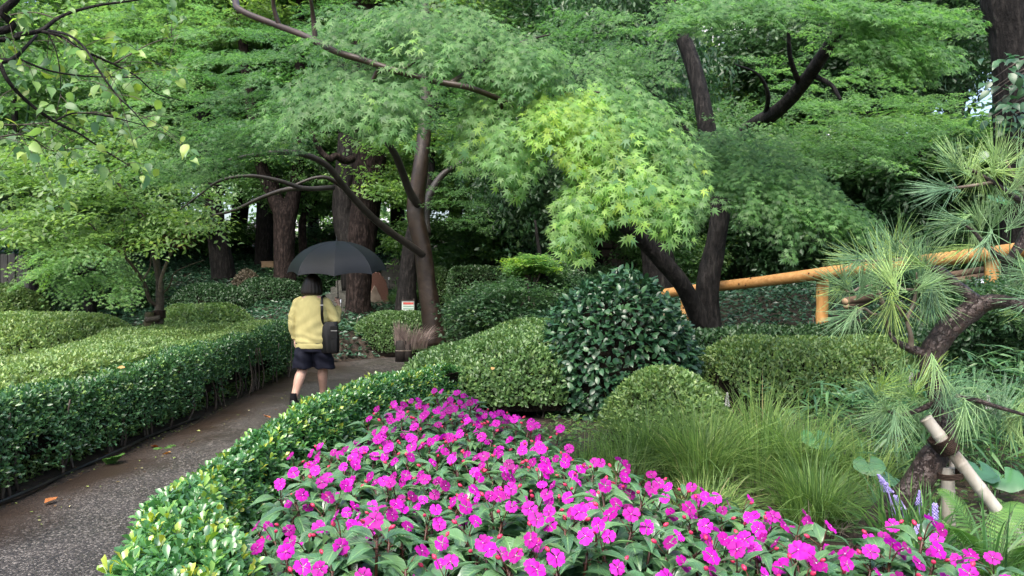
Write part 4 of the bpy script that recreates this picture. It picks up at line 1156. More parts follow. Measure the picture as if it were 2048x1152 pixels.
for q, (lab, px, d, kind, s, hc) in enumerate(BG):
    c = P(px, 0, d)
    z = G(c[0], d)
    t = thing('woodland_tree', lab, 'tree', (c[0], d, z), 'woodland trees')
    gq = np.random.default_rng(q)
    b = gq.normal(0, 0.4, 2)
    limb(t, 'trunk', [(c[0], d, z - 0.2), (c[0] + b[0] * .4, d, z + hc * 0.45), (c[0] + b[0], d + b[1], z + hc + 1.5)], [0.26 * s, 0.2 * s, 0.08], bark_dark, 9, 0.06, q)
    for w, (dz, ss) in enumerate(((0, 1.0), (2.6 * s, 0.8))[:2 if q % 3 == 0 else 1]):
        o = put('crown', CROWN[kind][(q + w) % len(CROWN[kind])], t, kind='stuff')
        o.location = (b[0] + gq.normal(0, 0.5), b[1], hc + dz)
        o.rotation_euler = (0, 0, q * 2.1 + w)
        o.scale = (s * ss, s * ss, s * ss * 0.85)

# far wood: one mass of leaves closing the view
gF = np.random.default_rng(90)
n = 26000
x = gF.uniform(-52, 52, n)
y = 46 + gF.normal(0, 3.0, n) + 2 * np.sin(x * 0.3)
z = 1.5 + gF.random(n) ** 1.15 * 24
lum = wob(np.stack([x, 0 * x, z], -1), 0.55, 1) + 0.6 * wob(np.stack([x, 0 * x, z], -1), 1.4, 4)
k = lum > (-0.3 + 0.045 * z + 0.9 * np.exp(-((x - 14.5) / 5.5) ** 2) * (z > 10) + 0.7 * np.exp(-((x + 12) / 4) ** 2) * (z > 7))
p = np.stack([x, y, z], -1)[k]
m = MB()
m.leaves(CL[0], p, nrm(gF.normal(0, 1, (len(p), 3)) + [0, -0.6, -0.3]), nrm(gF.normal(0, 0.5, (len(p), 3)) + [0, -0.5, 0.8]), gF.uniform(0.55, 1.0, len(p)), np.clip(0.5 + 0.2 * lum[k] + gF.normal(0, 0.12, len(p)), 0, 1))
m.build('far_wood', wood_mat, kind='stuff')

# ---- small yellow green maple, staked young tree, near broadleaf branches
mD = thing('maple_tree', 'small yellow green maple on the shaded slope at the left', 'tree', P(180, 648, 16))
limb(mD, 'trunk', pix([(180, 660, 16), (180, 640, 16), (180, 600, 16), (178, 560, 16), (170, 530, 16), (150, 500, 15.8)]), [0.16, 0.135, 0.125, 0.13, 0.09, 0.04], bark_dark, 10, 0.06, 1)
limb(mD, 'branch', pix([(180, 565, 16), (165, 550, 15.8), (135, 535, 15.5)]), [0.08, 0.06, 0.03], bark_dark, 8, 0.05, 2)
limb(mD, 'branch', pix([(182, 560, 16), (195, 530, 16), (215, 505, 16)]), [0.07, 0.05, 0.03], bark_dark, 8, 0.05, 3)
gD = np.random.default_rng(34)
PD = [(130, 500, 15, 60, 24, 22, 0.62, 0, -12, 0.5), (190, 490, 15.4, 50, 22, 16, 0.58, 0, -12, 0.5), (100, 530, 15, 30, 10, 8, 0.6, -30, -18, 0.3), (150, 560, 15, 34, 8, 8, 0.6, 0, -20, 0.3), (240, 540, 15.3, 24, 34, 10, 0.55, 20, -20, 0.4), (120, 470, 15.5, 80, 16, 14, 0.6, 0, -8, 0.4)]
crown_part(mD, TP_MAPLE5, place_sprays(*pads(PD, gD), gD, SPRAYS_BIG), maple_mat)

S0 = P(318, 682, 11.0)
st = thing('young_tree', 'young staked tree with pale branches and light green leaves above the long hedge', 'tree', S0)
limb(st, 'trunk', pix([(317, 690, 11), (318, 660, 11), (318, 625, 11), (320, 590, 11), (318, 555, 11.0), (308, 500, 11), (296, 450, 10.9), (270, 415, 10.8), (255, 390, 10.7), (225, 350, 10.6), (205, 320, 10.5)]), [0.075, 0.065, 0.062, 0.062, 0.05, 0.045, 0.04, 0.03, 0.026, 0.02, 0.012], twig_mat, 10, 0.08, 1)
for q, (pts, r0) in enumerate([
        ([(318, 612, 11), (300, 600, 10.9), (290, 570, 10.8), (275, 545, 10.7), (260, 525, 10.6), (235, 500, 10.5), (190, 480, 10.4), (150, 470, 10.3)], 0.034),
        ([(320, 590, 11), (322, 560, 10.9), (332, 530, 10.8), (345, 500, 10.7), (356, 478, 10.6), (375, 445, 10.6)], 0.032),
        ([(345, 498, 10.7), (340, 475, 10.6), (336, 455, 10.6)], 0.016), ([(286, 560, 10.8), (300, 535, 10.7), (302, 510, 10.6)], 0.015),
        ([(324, 590, 11), (340, 570, 10.9), (350, 545, 10.8), (380, 530, 10.8), (410, 520, 10.8)], 0.014), ([(252, 515, 10.6), (245, 470, 10.5), (250, 440, 10.5)], 0.016),
        ([(220, 490, 10.5), (170, 440, 10.3), (110, 410, 10.2), (60, 390, 10.1)], 0.016), ([(300, 470, 10.9), (330, 420, 10.9), (350, 390, 10.9)], 0.014)]):
    limb(st, 'branch', pix(pts), np.linspace(r0, r0 * 0.3, len(pts)), twig_pale if q % 2 else twig_mat, 7, 0.05, q)


def broad_spray(g, L=0.8, ls=0.1):
    Pp, A, N_, S = [], [], [], []
    for (b0, ang, l) in [(np.zeros(2), 0, L)] + [(np.array([0, L * t]), s * math.radians(g.uniform(30, 60)), L * (0.55 - 0.35 * t)) for t, s in zip(np.linspace(0.1, 0.85, 6), (1, -1, 1, -1, 1, -1))]:
        dr = np.array([math.sin(ang), math.cos(ang)])
        n = max(2, int(l / (ls * 0.75)))
        for k in range(n):
            q = b0 + dr * l * (k + 0.6) / n
            a2 = ang + (1 if k % 2 else -1) * math.radians(g.uniform(25, 70))
            Pp.append([q[0], q[1], -0.2 * (q @ q) / L + g.normal(0, 0.02)])
            A.append([math.sin(a2), math.cos(a2), g.normal(-0.3, 0.25)])
            N_.append([g.normal(0, 0.35), g.normal(0, 0.35), 1.0])
            S.append(ls * g.uniform(0.7, 1.2))
    return np.array(Pp), nrm(np.array(A)), nrm(np.array(N_)), np.array(S)


BSPR = [broad_spray(gs, 0.85, 0.095) for _ in range(6)]
gS = np.random.default_rng(35)
PS = [(200, 380, 10.3, 140, 40, 60, 0.6, 0, -8, 0.5), (90, 400, 10.0, 90, 50, 52, 0.62, -10, -8, 0.5), (330, 440, 10.6, 90, 24, 40, 0.66, 10, -10, 0.4), (400, 452, 10.7, 60, 10, 16, 0.68, 30, -10, 0.3), (270, 470, 10.4, 100, 26, 44, 0.66, 0, -12, 0.4),
      (110, 470, 10.1, 110, 30, 54, 0.62, -10, -10, 0.5), (60, 440, 10, 70, 36, 30, 0.6, 0, -10, 0.4), (250, 330, 10.6, 130, 36, 42, 0.52, 0, -6, 0.5), (120, 330, 10.2, 130, 40, 40, 0.55, 0, -6, 0.5), (320, 390, 10.8, 90, 30, 30, 0.58, 10, -8, 0.4), (30, 360, 9.8, 50, 50, 26, 0.6, 0, -6, 0.4), (420, 400, 11, 50, 26, 10, 0.5, 20, -10, 0.4), (255, 560, 10.7, 30, 16, 7, 0.55, 0, -14, 0.2)]
crown_part(st, TP_FOUR, place_sprays(*pads(PS, gS, 0.72), gS, BSPR), broad_mat)
stake_mat = surf_mat('mossy_olive_stake', [(0.3, (0.035, 0.032, 0.014)), (0.7, (0.08, 0.07, 0.03))], 0.7, 8, 6, 0.3, 0.4, 0.005, (1, 1, 0.4))
rope_mat = surf_mat('dark_palm_rope', [(0.3, (0.014, 0.009, 0.007)), (0.7, (0.045, 0.028, 0.02))], 0.8, 60, 5, 0.2, 1.0, 0.004, (1, 1, 4))
sk = thing('tree_stake', 'olive wooden stake tied to the young tree trunk above the hedge', 'stake', P(297, 680, 10.85))
MB().tube(pix([(295, 690, 10.85), (297, 650, 10.85), (299, 624, 10.85)]), [0.072, 0.068, 0.062], 14, 12, 0.02, smooth=False).build('post', stake_mat, sk, smooth=True)
MB().tube(pix([(290, 640, 10.78), (320, 636, 10.88)]), 0.045, 10, 6).build('crosspiece', twig_mat, sk)
rp = MB()
for q in range(6):
    th = np.linspace(0, 2 * math.pi, 17)
    c = P(318, 622 + q * 2.6, 11)
    rp.tube(np.stack([c[0] + 0.082 * np.cos(th), c[1] + 0.082 * np.sin(th), c[2] + 0.004 * np.sin(th * 3)], -1), 0.012, 5, 17)
rp.build('rope_binding', rope_mat, sk)

ch = thing('broadleaf_tree', 'near tree reaching dark wet twigs and loose lime leaves into the upper left', 'tree', (-3.9, 1.5, 0))
limb(ch, 'trunk', [(-3.9, 1.5, -0.1), (-3.85, 1.5, 1.0), (-3.8, 1.55, 2.0), (-3.7, 1.6, 3.2), (-3.6, 1.7, 4.4)], [0.15, 0.12, 0.11, 0.1, 0.08], bark_dark, 12, 0.06, 1)
CT = [
    ([(-3.78, 1.56, 2.1), (-2.6, 2.1, 2.25), (-30, 66, 2.5), (8, 24, 2.5), (32, 2, 2.5), (60, -40, 2.5)], [0.045, 0.03, 0.014, 0.0135, 0.013, 0.012]),
    ([(-3.8, 1.55, 1.9), (-2.7, 2.2, 2.15), (-30, 84, 2.6), (40, 70, 2.65), (85, 62, 2.7), (125, 34, 2.75), (190, 14, 2.8), (260, 4, 2.85), (330, -8, 2.9)], [0.04, 0.026, 0.009, 0.0085, 0.008, 0.006, 0.005, 0.004, 0.003]),
    ([(85, 64, 2.7), (125, 74, 2.7), (160, 98, 2.75), (195, 114, 2.8), (230, 130, 2.85), (275, 154, 2.9), (315, 188, 2.95), (370, 203, 3.0)], [0.0065, 0.006, 0.0055, 0.005, 0.004, 0.003, 0.0022, 0.0015]),
    ([(-3.8, 1.55, 1.75), (-2.6, 2.2, 2.0), (-40, 128, 2.5), (2, 126, 2.5), (32, 116, 2.55), (55, 94, 2.6), (76, 72, 2.68)], [0.035, 0.02, 0.008, 0.0075, 0.007, 0.0055, 0.005]),
    ([(2, 128, 2.5), (20, 165, 2.5), (60, 207, 2.55), (110, 243, 2.6), (160, 268, 2.65), (205, 298, 2.7), (265, 335, 2.75)], [0.0075, 0.007, 0.006, 0.0055, 0.004, 0.003, 0.002]),
    ([(100, 62, 2.68), (140, 72, 2.6), (172, 98, 2.55), (200, 142, 2.5), (232, 187, 2.5), (272, 228, 2.5), (300, 262, 2.5)], [0.005, 0.0045, 0.004, 0.0035, 0.003, 0.002, 0.0014]),
    ([(38, 118, 2.55), (100, 142, 2.6), (170, 153, 2.65), (235, 155, 2.7), (290, 157, 2.75)], [0.004, 0.0035, 0.003, 0.0022, 0.0014]),
    ([(110, 243, 2.6), (150, 227, 2.65), (205, 231, 2.7), (270, 246, 2.75), (320, 262, 2.8)], [0.0035, 0.003, 0.0025, 0.002, 0.0012]),
    ([(100, 72, 2.7), (115, 105, 2.7), (122, 150, 2.7), (124, 196, 2.7)], [0.0028, 0.0022, 0.0017, 0.001]),
    ([(230, 128, 2.85), (300, 90, 2.9), (360, 70, 2.95)], [0.003, 0.002, 0.0012]), ([(-20, 42, 2.6), (60, 26, 2.6), (120, 38, 2.6)], [0.003, 0.002, 0.0012]),
    ([(-30, 250, 2.6), (40, 250, 2.7), (110, 244, 2.75)], [0.003, 0.0025, 0.0012]), ([(-30, 280, 2.5), (50, 270, 2.6), (100, 300, 2.7), (150, 300, 2.7)], [0.003, 0.0025, 0.002, 0.001])]
axes_pts = []
for q, (pts, rr) in enumerate(CT):
    w = np.array([np.array(t) if abs(t[0]) < 5 and t[2] < 2.4 and abs(t[0]) > 1.9 and t[0] < 0 and t[1] < 2.3 else P(*t) for t in pts])
    limb(ch, 'branch', w, rr, bark_dark if q < 9 else twig_mat, 8, 0.05, q)
    cc = catmull(w, 60)
    cc = cc[cc[:, 1] > 2.3]
    axes_pts.append(cc)
allp = np.vstack(axes_pts)
gH = np.random.default_rng(36)
LV = [MB().leaves(leaf_tpl([(0, 0, 0), (0.1, 0.2, 0.0), (0.32, 0.31, 0.01 - c), (0.6, 0.24, -0.04 - c), (0.82, 0.1, -0.1 - 2 * c), (1, 0, -0.22 - 3 * c)], 0.25), np.zeros((1, 3)), np.array([[0, 1.0, 0]]), np.array([[0, 0, 1.0]]), 1.0, 0.5).mesh('broad_leaf') for c in (0.0, 0.04, 0.09)]
for me in LV:
    me.materials.append(broad_obj)
tw = MB()
cnt = 0
while cnt < 298:
    b = allp[gH.integers(len(allp))]
    if gH.random() < 0.5 and b[0] / b[1] * F_PX + CX < 190:
        continue
    off = gH.normal(0, 0.085, 3) + [0.02, 0, -0.03]
    e = b + off
    if abs(e[0]) > 0.72 * e[1] or e[2] - CAM_Z > 0.42 * e[1]:
        continue
    tw.tube([b, (b + e) / 2 + [0, 0, 0.012], e], [0.0014, 0.0011, 0.0008], 4, 5)
    for _ in range(gH.integers(2, 5)):
        a = nrm(np.array([gH.normal(0.25, 0.7), gH.normal(-0.1, 0.6), gH.normal(-0.55, 0.35)]))
        nr = nrm(gH.normal(0, 0.55, 3) + [0, -0.35, 0.8])
        put_leaf('leaf', LV[gH.integers(3)], ch, e + gH.normal(0, 0.02, 3), a, nr, gH.uniform(0.03, 0.058))
        cnt += 1
tw.build('twigs', twig_mat, ch, kind='stuff')

# ================================================================== FOREGROUND PLANTING
# ---- near hedge between path and flowers
nh_mat = leaf_mat('near_hedge_leaf', [(0.0, (0.025, 0.085, 0.03)), (0.4, (0.05, 0.15, 0.045)), (0.68, (0.085, 0.22, 0.055)), (0.88, (0.2, 0.35, 0.05)), (1.0, (0.38, 0.42, 0.06))], 0.25, 0.55, 0.25, wet=0.25)
nh_obj = leaf_mat('near_hedge_leaf_single', [(0.0, (0.03, 0.10, 0.035)), (0.45, (0.06, 0.17, 0.05)), (0.75, (0.10, 0.25, 0.05)), (0.93, (0.22, 0.36, 0.04)), (1.0, (0.42, 0.4, 0.06))], 0.25, 0.55, 0.25, 'object', wet=0.25)
L_ = np.array([(0.9, -0.7), (1.62, -0.93), (1.92, -1.06), (2.35, -1.19), (2.92, -1.25), (4.04, -1.17), (4.8, -0.98), (5.43, -0.72), (5.75, -0.5)])
R_ = np.array([(5.7, -0.38), (4.9, -0.6), (4.3, -0.74), (3.8, -0.83), (3.3, -0.92), (2.62, -0.93), (2.2, -0.82), (1.72, -0.58), (0.9, -0.4)])
nh_poly = closed([(x, y) for y, x in np.vstack([L_, R_])], 120)
nh_top = lambda x, y: 0.83 + 0.05 * sstep(3.0, 4.0, y) + 0.03 * wob(np.stack([x, y, 0 * x], -1), 3.0, 2) + 0.03 * np.exp(-((y - 2.2) / 0.8) ** 2)
g = np.random.default_rng(41)
nh = thing('low_hedge', 'bright leafy low hedge with lime shoots between the path and the pink flowers', 'hedge', (-0.9, 3, 0.2))
p, nn = mass_points(nh_poly, nh_top, 0.13, 1350, 0.1, g, 0.045, 0.03)
n = len(p)
rep = 7
shoot_ax = nrm(nn * 0.7 + [0, 0, 0.55] + g.normal(0, 0.22, (n, 3)))
ph = g.uniform(0, 6.28, n)
young = (g.random(n) < 0.10) & (p[:, 2] > 0.6)
ref = nrm(np.cross(shoot_ax, np.array([0.3, 1, 0.1])))
ref2 = np.cross(shoot_ax, ref)
PP, AA, NN_, SS, TT = [], [], [], [], []
for k in range(rep):
    a = ph + k * 2.4
    lev = k / rep
    rad = ref * np.cos(a)[:, None] + ref2 * np.sin(a)[:, None]
    opening = np.where(young, 0.75, 1.35)[:, None] * (1.15 - 0.75 * lev)
    ax = nrm(rad * opening + shoot_ax * (0.28 + 0.75 * lev))
    PP.append(p + shoot_ax * (0.024 * lev - 0.012 + 0.016 * young[:, None] * 1) + rad * 0.004)
    AA.append(ax)
    NN_.append(nrm(shoot_ax * 1.0 - rad * (0.1 + 0.6 * lev) + g.normal(0, 0.16, (n, 3))))
    SS.append(g.uniform(0.75, 1.15, n) * 0.0325 * np.where(young, 0.95, 1.0))
    TT.append(np.clip(g.normal(0.38, 0.13, n) + lev * 0.22 + young * 0.3 + 0.05 * wob(p, 4, 1), 0, 1))
PP, AA, NN_, SS, TT = map(np.concatenate, (PP, AA, NN_, SS, TT))
score = np.where((PP[:, 2] - CAM_Z > -0.385 * PP[:, 1]) & (np.abs(PP[:, 0]) < 0.69 * PP[:, 1]) & (PP[:, 2] > 0.76), SS / PP[:, 1], 0)
order = np.argsort(-score)[:1500]
order = g.choice(order, 300, replace=False)
me = MB().leaves(TP_OBOV, np.zeros((1, 3)), np.array([[0, 1.0, 0]]), np.array([[0, 0, 1.0]]), 1.0, 0.5).mesh('hedge_leaf')
me.materials.append(nh_obj)
for i in order:
    put_leaf('leaf', me, nh, PP[i], AA[i], NN_[i], SS[i] * 1.08)
m = np.ones(len(PP), bool)
m[order] = False
mf = m & (PP[:, 1] > 3.2)
m &= ~mf
MB().leaves(TP_EIGHT, PP[m], AA[m], NN_[m], SS[m], TT[m]).leaves(TP_FOUR, PP[mf], AA[mf], NN_[mf], SS[mf], TT[mf]).build('foliage', nh_mat, nh, kind='stuff')
core(nh_poly, nh_top, 0.12, 0.09, 0.075, 0.1).build('shade_twig_core', core_mat, nh)
sm = MB()
stems(sm, nh_poly, 60, 0.22, g, 0.1)
sm.build('stems', twig_mat, nh, kind='stuff')

# ---- pink impatiens bed: every plant a thing
imp_mat = leaf_mat('impatiens_leaf', [(0.0, (0.04, 0.11, 0.046)), (0.5, (0.065, 0.155, 0.06)), (0.85, (0.09, 0.19, 0.065)), (1.0, (0.12, 0.24, 0.07))], 0.3, 0.6, 0.16, 'object', vein=(0.13, 0.26, 0.10), wet=0.35)
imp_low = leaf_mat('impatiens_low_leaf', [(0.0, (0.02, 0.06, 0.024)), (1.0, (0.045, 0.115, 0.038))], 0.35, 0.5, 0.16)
stem_mat = surf_mat('red_brown_stem', [(0.3, (0.035, 0.014, 0.009)), (0.7, (0.09, 0.03, 0.018))], 0.4, 30, 3, 0.4, 0.1, 0.002)
pink = leaf_mat('magenta_petal', [(0.0, (0.24, 0.002, 0.16)), (0.35, (0.37, 0.004, 0.28)), (0.8, (0.45, 0.007, 0.36)), (1.0, (0.55, 0.02, 0.44))], 0.55, 0.25, 0.3, 'object')
eye_mat = surf_mat('petal_eye', [(0.3, (0.5, 0.2, 0.45)), (0.7, (0.7, 0.4, 0.6))], 0.5, 30, 2, 0.2, 0.0)
bud_mat = surf_mat('crimson_bud', [(0.3, (0.35, 0.012, 0.06)), (0.7, (0.55, 0.03, 0.1))], 0.4, 40, 3, 0.4, 0.1, 0.002)


def flower_mesh(seed):
    g = np.random.default_rng(seed)
    m = MB()
    for k in range(5):
        a = k * 2 * math.pi / 5 + g.normal(0, 0.08)
        R_p = 1.0 * g.uniform(0.88, 1.08) * (1.12 if k == 0 else 1)
        prof = [(-14, 0.1), (-30, 0.5), (-36, 0.8), (-25, 1.0), (-11, 1.03), (0, 0.9), (11, 1.03), (25, 1.0), (36, 0.8), (30, 0.5), (14, 0.1)]
        V = [(0, 0, 0.0), (0.0, 0.55 * R_p, 0.07)]
        tilt = g.normal(0.0, 0.12)
        for ang, r in prof:
            q = math.radians(ang * 1.05)
            V.append((math.sin(q) * r * R_p, math.cos(q) * r * R_p, 0.05 * r + tilt * r * r - 0.12 * abs(ang) / 36 * r + g.normal(0, 0.035) * r))
        T = [(1, i + 1, i) for i in range(2, len(V) - 1)] + [(1, 2, 0), (1, 0, len(V) - 1)]
        V = np.array(V) + [0, 0, 0.012 * k]
        c, s = math.cos(a), math.sin(a)
        m.add(V @ np.array([[c, s, 0], [-s, c, 0], [0, 0, 1]]), T)
    return m.mesh('impatiens_flower')


FLW = [flower_mesh(q) for q in range(4)]
for me in FLW:
    me.materials.append(pink)
eye_me = MB().tube([(0, 0, 0.05), (0, 0, 0.1), (0, 0, 0.17)], [0.09, 0.08, 0.02], 6, 4).mesh('flower_eye')
eye_me.materials.append(eye_mat)
bud_me = MB().tube([(0, 0, 0), (0, 0.15, 0), (0, 0.5, 0), (0, 0.85, 0), (0, 1, 0)], [0.05, 0.26, 0.34, 0.2, 0.02], 7, 9).mesh('impatiens_bud')
bud_me.materials.append(bud_mat)
IMP = []
for c in range(4):
    f = [0.42, 0.3, 0.5, 0.36][c]
    dr = [0.0, 0.10, 0.2, 0.05][c]
    rows = [(0, 0, 0), (0.12, 0.1, 0.03), (0.28, 0.19, 0.05), (0.46, 0.215, 0.04 - dr * .1), (0.66, 0.16, -dr * 0.45), (0.85, 0.07, -0.05 - dr * 0.9), (1, 0, -0.12 - dr * 1.3)]
    me = MB().leaves(leaf_tpl(rows, f), np.zeros((1, 3)), np.array([[0, 1.0, 0]]), np.array([[0, 0, 1.0]]), 1.0, 0.5).mesh('impatiens_leaf')
    me.materials.append(imp_mat)
    IMP.append(me)

IMP_LABEL = 'impatiens plant with magenta flowers and pointed wet leaves in the dense front bed'


def impatiens(seed, n_shoot, flowers):
    g = np.random.default_rng(seed + 500)
    t = thing('impatiens_plant', IMP_LABEL, 'flowering plant', (0, 0, 0), 'pink impatiens filling the front bed')
    sm, lm = MB(), MB()
    fl = 0
    for s in range(n_shoot):
        a = 2 * math.pi * s / n_shoot + g.normal(0, 0.25)
        rr = 0.075 * g.uniform(0.7, 1.25)
        top = np.array([math.cos(a) * rr, math.sin(a) * rr, 0.33 + g.normal(0, 0.014)])
        sm.tube([(0, 0, 0), top * [0.45, 0.45, 0.5], top], [0.006, 0.0048, 0.0035], 5, 6)
        a0 = g.uniform(0, 6.28)
        nl = 7
        for k in range(nl):
            th = a0 + k * 2.4
            lev = k / nl
            el = math.radians(-22 + 70 * lev ** 1.4 + g.normal(0, 9))
            ax = np.array([math.cos(th) * math.cos(el), math.sin(th) * math.cos(el), math.sin(el)])
            nr = np.array([-math.cos(th) * math.sin(el), -math.sin(th) * math.sin(el), math.cos(el)]) + g.normal(0, 0.16, 3)
            size = (0.134 - 0.068 * lev) * g.uniform(0.85, 1.15)
            base = top + [0, 0, -0.045 + 0.05 * lev] + 0.012 * ax
            put_leaf('leaf', IMP[g.integers(4)], t, base, ax, nr, size)
            sm.tube([top + [0, 0, -0.05 + 0.05 * lev], base], 0.0018, 4, 3)
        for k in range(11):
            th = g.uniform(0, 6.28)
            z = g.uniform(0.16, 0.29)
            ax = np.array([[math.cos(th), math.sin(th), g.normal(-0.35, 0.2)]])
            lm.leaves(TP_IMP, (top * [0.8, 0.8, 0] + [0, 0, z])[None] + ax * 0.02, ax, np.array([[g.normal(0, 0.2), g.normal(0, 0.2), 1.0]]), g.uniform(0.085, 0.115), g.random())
        for k in range(flowers[s]):
            th = -math.pi / 2 + g.normal(0, 1.0)
            off = np.array([math.cos(th), math.sin(th), 0]) * g.uniform(0.015, 0.06) + [0, 0, g.uniform(0.028, 0.058)]
            fp = top + off
            sm.tube([top + [0, 0, -0.01], top + off * [0.5, 0.5, 0.75], fp], 0.0016, 4, 5)
            nrv = nrm(np.array([math.cos(th) * 0.55 + g.normal(0, 0.25), math.sin(th) * 0.6 - 0.3 + g.normal(0, 0.2), 0.75]))
            axv = nrm(np.cross(nrv, g.normal(0, 1, 3)))
            o = put_leaf('flower', FLW[g.integers(4)], t, fp, axv, nrv, 0.0208 * g.uniform(0.82, 1.15))
            put('eye', eye_me, o)
            fl += 1
        if g.random() < 0.6:
            th = g.uniform(0, 6.28)
            o_ = np.array([math.cos(th) * 0.03, math.sin(th) * 0.03, g.uniform(0.02, 0.04)])
            sm.tube([top, top + o_], 0.0014, 4, 3)
            put_leaf('bud', bud_me, t, top + o_, np.array([math.cos(th), math.sin(th), 0.6]), np.array([0, 0, 1.0]), 0.017)
    sm.build('stems', stem_mat, t, local=True)
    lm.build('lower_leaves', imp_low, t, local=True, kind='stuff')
    return t


VAR = [impatiens(q, 3, [[1, 1, 1], [2, 1, 1], [1, 1, 1], [1, 1, 2], [2, 1, 1], [1, 1, 1]][q]) for q in range(6)]
bed = np.array([(-0.5, 1.15), (-0.53, 1.72), (-0.75, 2.2), (-0.86, 2.62), (-0.87, 3.3), (-0.78, 3.8), (-0.67, 4.3), (-0.55, 4.75), (-0.36, 4.7), (-0.05, 3.95), (0.12, 3.55), (0.4, 2.95), (0.68, 2.56), (0.95, 2.26), (1.28, 2.1), (1.35, 1.75), (1.2, 1.15)])
gI = np.random.default_rng(44)
used = [False] * 6
cnt = 0
for iy in range(30):
    for ix in range(22):
        x = -0.99 + 0.178 * ix + (0.089 if iy % 2 else 0) + gI.normal(0, 0.02)
        y = 1.2 + 0.155 * iy + gI.normal(0, 0.02)
        if poly_dist(bed, np.array([x]), np.array([y]))[0] < 0.0:
            continue
        v = int(gI.integers(6))
        z = G(x, y) - 0.035 + gI.normal(0, 0.008)
        # the bed is crowned in the middle and falls to its edges
        e = poly_dist(bed, np.array([x]), np.array([y]))[0]
        z += 0.04 * min(e / 0.25, 1.0)
        rz = gI.normal(0, 0.75)
        sc = gI.uniform(0.92, 1.1)
        if not used[v]:
            o = VAR[v]
            o.location, o.rotation_euler, o.scale = (x, y, z), (gI.normal(0, 0.05), gI.normal(0, 0.05), rz), (sc,) * 3
            used[v] = True
        else:
            copy_tree(VAR[v], (x, y, z), rz, sc, None, (gI.normal(0, 0.05), gI.normal(0, 0.05)))
        cnt += 1

# ---- camellia dome
cam_mat = leaf_mat('camellia_leaf', [(0.0, (0.012, 0.045, 0.02)), (0.5, (0.024, 0.075, 0.028)), (0.85, (0.045, 0.115, 0.035)), (1.0, (0.08, 0.16, 0.045))], 0.36, 0.5, 0.12, wet=0.1)
cam_obj = leaf_mat('camellia_leaf_single', [(0.0, (0.014, 0.05, 0.022)), (0.5, (0.026, 0.08, 0.03)), (1.0, (0.05, 0.12, 0.037))], 0.36, 0.5, 0.12, 'object', wet=0.1)
cc = np.array([0.905, 6.35, 0.45])
cb = thing('camellia_bush', 'dark glossy dome shaped camellia between the big azalea and the forked maple', 'bush', (cc[0], cc[1], G(cc[0], cc[1])))
g = np.random.default_rng(45)
N = 5400
dirs = nrm(g.normal(0, 1, (N * 2, 3)))
dirs = dirs[(dirs[:, 2] > -0.2) & ((dirs[:, 1] < 0.3) | (g.random(len(dirs)) < 0.35))][:N]
rad = np.array([0.72, 0.62, 1.1])
shape = 1 + 0.10 * wob(dirs, 3.0, 2) + 0.05 * wob(dirs, 7.0, 5)
w = 1 + 0.12 * np.maximum(dirs[:, 2:3], 0) * (1 - np.maximum(dirs[:, 2:3], 0)) * 2
p = cc + dirs * rad * shape[:, None] * np.concatenate([w, w, np.ones_like(w)], 1) * (1 - np.abs(g.normal(0, 0.06, (len(dirs), 1))))
nn = nrm(dirs / rad)
ax = nrm(nn * 0.55 + g.normal(0, 0.55, (len(p), 3)) + [0, 0, -0.25])
nr = nrm(nn * 0.8 + g.normal(0, 0.32, (len(p), 3)) + [0, 0, 0.65])
sz = g.uniform(0.06, 0.09, len(p))
tt = np.clip(g.normal(0.45, 0.2, len(p)), 0, 1)
pick = g.choice(np.where(nn[:, 1] < -0.05)[0], 300, replace=False)
me = MB().leaves(TP_CAM, np.zeros((1, 3)), np.array([[0, 1.0, 0]]), np.array([[0, 0, 1.0]]), 1.0, 0.5).mesh('camellia_leaf')
me.materials.append(cam_obj)
for i in pick:
    put_leaf('leaf', me, cb, p[i] + nn[i] * 0.02, ax[i], nr[i], sz[i] * 1.05)
m = np.ones(len(p), bool)
m[pick] = False
MB().leaves(TP_CAM, p[m], ax[m], nr[m], sz[m], tt[m]).build('foliage', cam_mat, cb, kind='stuff')
sm = MB()
for q in range(26):
    d = nrm(g.normal(0, 1, 3) + [0, -0.3, 0.8])
    e = cc + d * rad * 0.86
    b0 = np.array([cc[0] + g.normal(0, 0.07), cc[1] + g.normal(0, 0.07), G(cc[0], cc[1]) - 0.05])
    sm.tube([b0, (b0 + e) / 2 + g.normal(0, 0.05, 3), e], [0.018, 0.011, 0.005], 6, 9)
sm.build('stems', twig_mat, cb)
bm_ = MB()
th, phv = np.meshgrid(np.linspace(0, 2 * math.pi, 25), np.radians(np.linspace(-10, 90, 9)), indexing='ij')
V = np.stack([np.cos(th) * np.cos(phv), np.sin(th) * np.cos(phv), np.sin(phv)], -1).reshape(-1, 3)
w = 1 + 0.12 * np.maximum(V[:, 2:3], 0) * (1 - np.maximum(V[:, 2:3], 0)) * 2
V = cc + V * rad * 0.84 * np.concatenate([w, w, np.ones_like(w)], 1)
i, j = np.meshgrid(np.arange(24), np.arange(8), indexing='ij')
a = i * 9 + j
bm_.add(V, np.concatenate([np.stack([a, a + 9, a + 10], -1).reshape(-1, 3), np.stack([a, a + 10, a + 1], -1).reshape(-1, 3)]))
bm_.build('shade_twig_core', core_mat, cb)

# ---- grass clumps
grass_mat = leaf_mat('grass_blade', [(0.0, (0.07, 0.14, 0.035)), (0.5, (0.15, 0.25, 0.06)), (0.8, (0.24, 0.34, 0.085)), (0.93, (0.32, 0.37, 0.13)), (1.0, (0.42, 0.35, 0.19))], 0.45, 0.4, 0.35)
straw_mat = leaf_mat('straw', [(0.0, (0.18, 0.13, 0.11)), (1.0, (0.36, 0.29, 0.25))], 0.7, 0.3, 0.2)


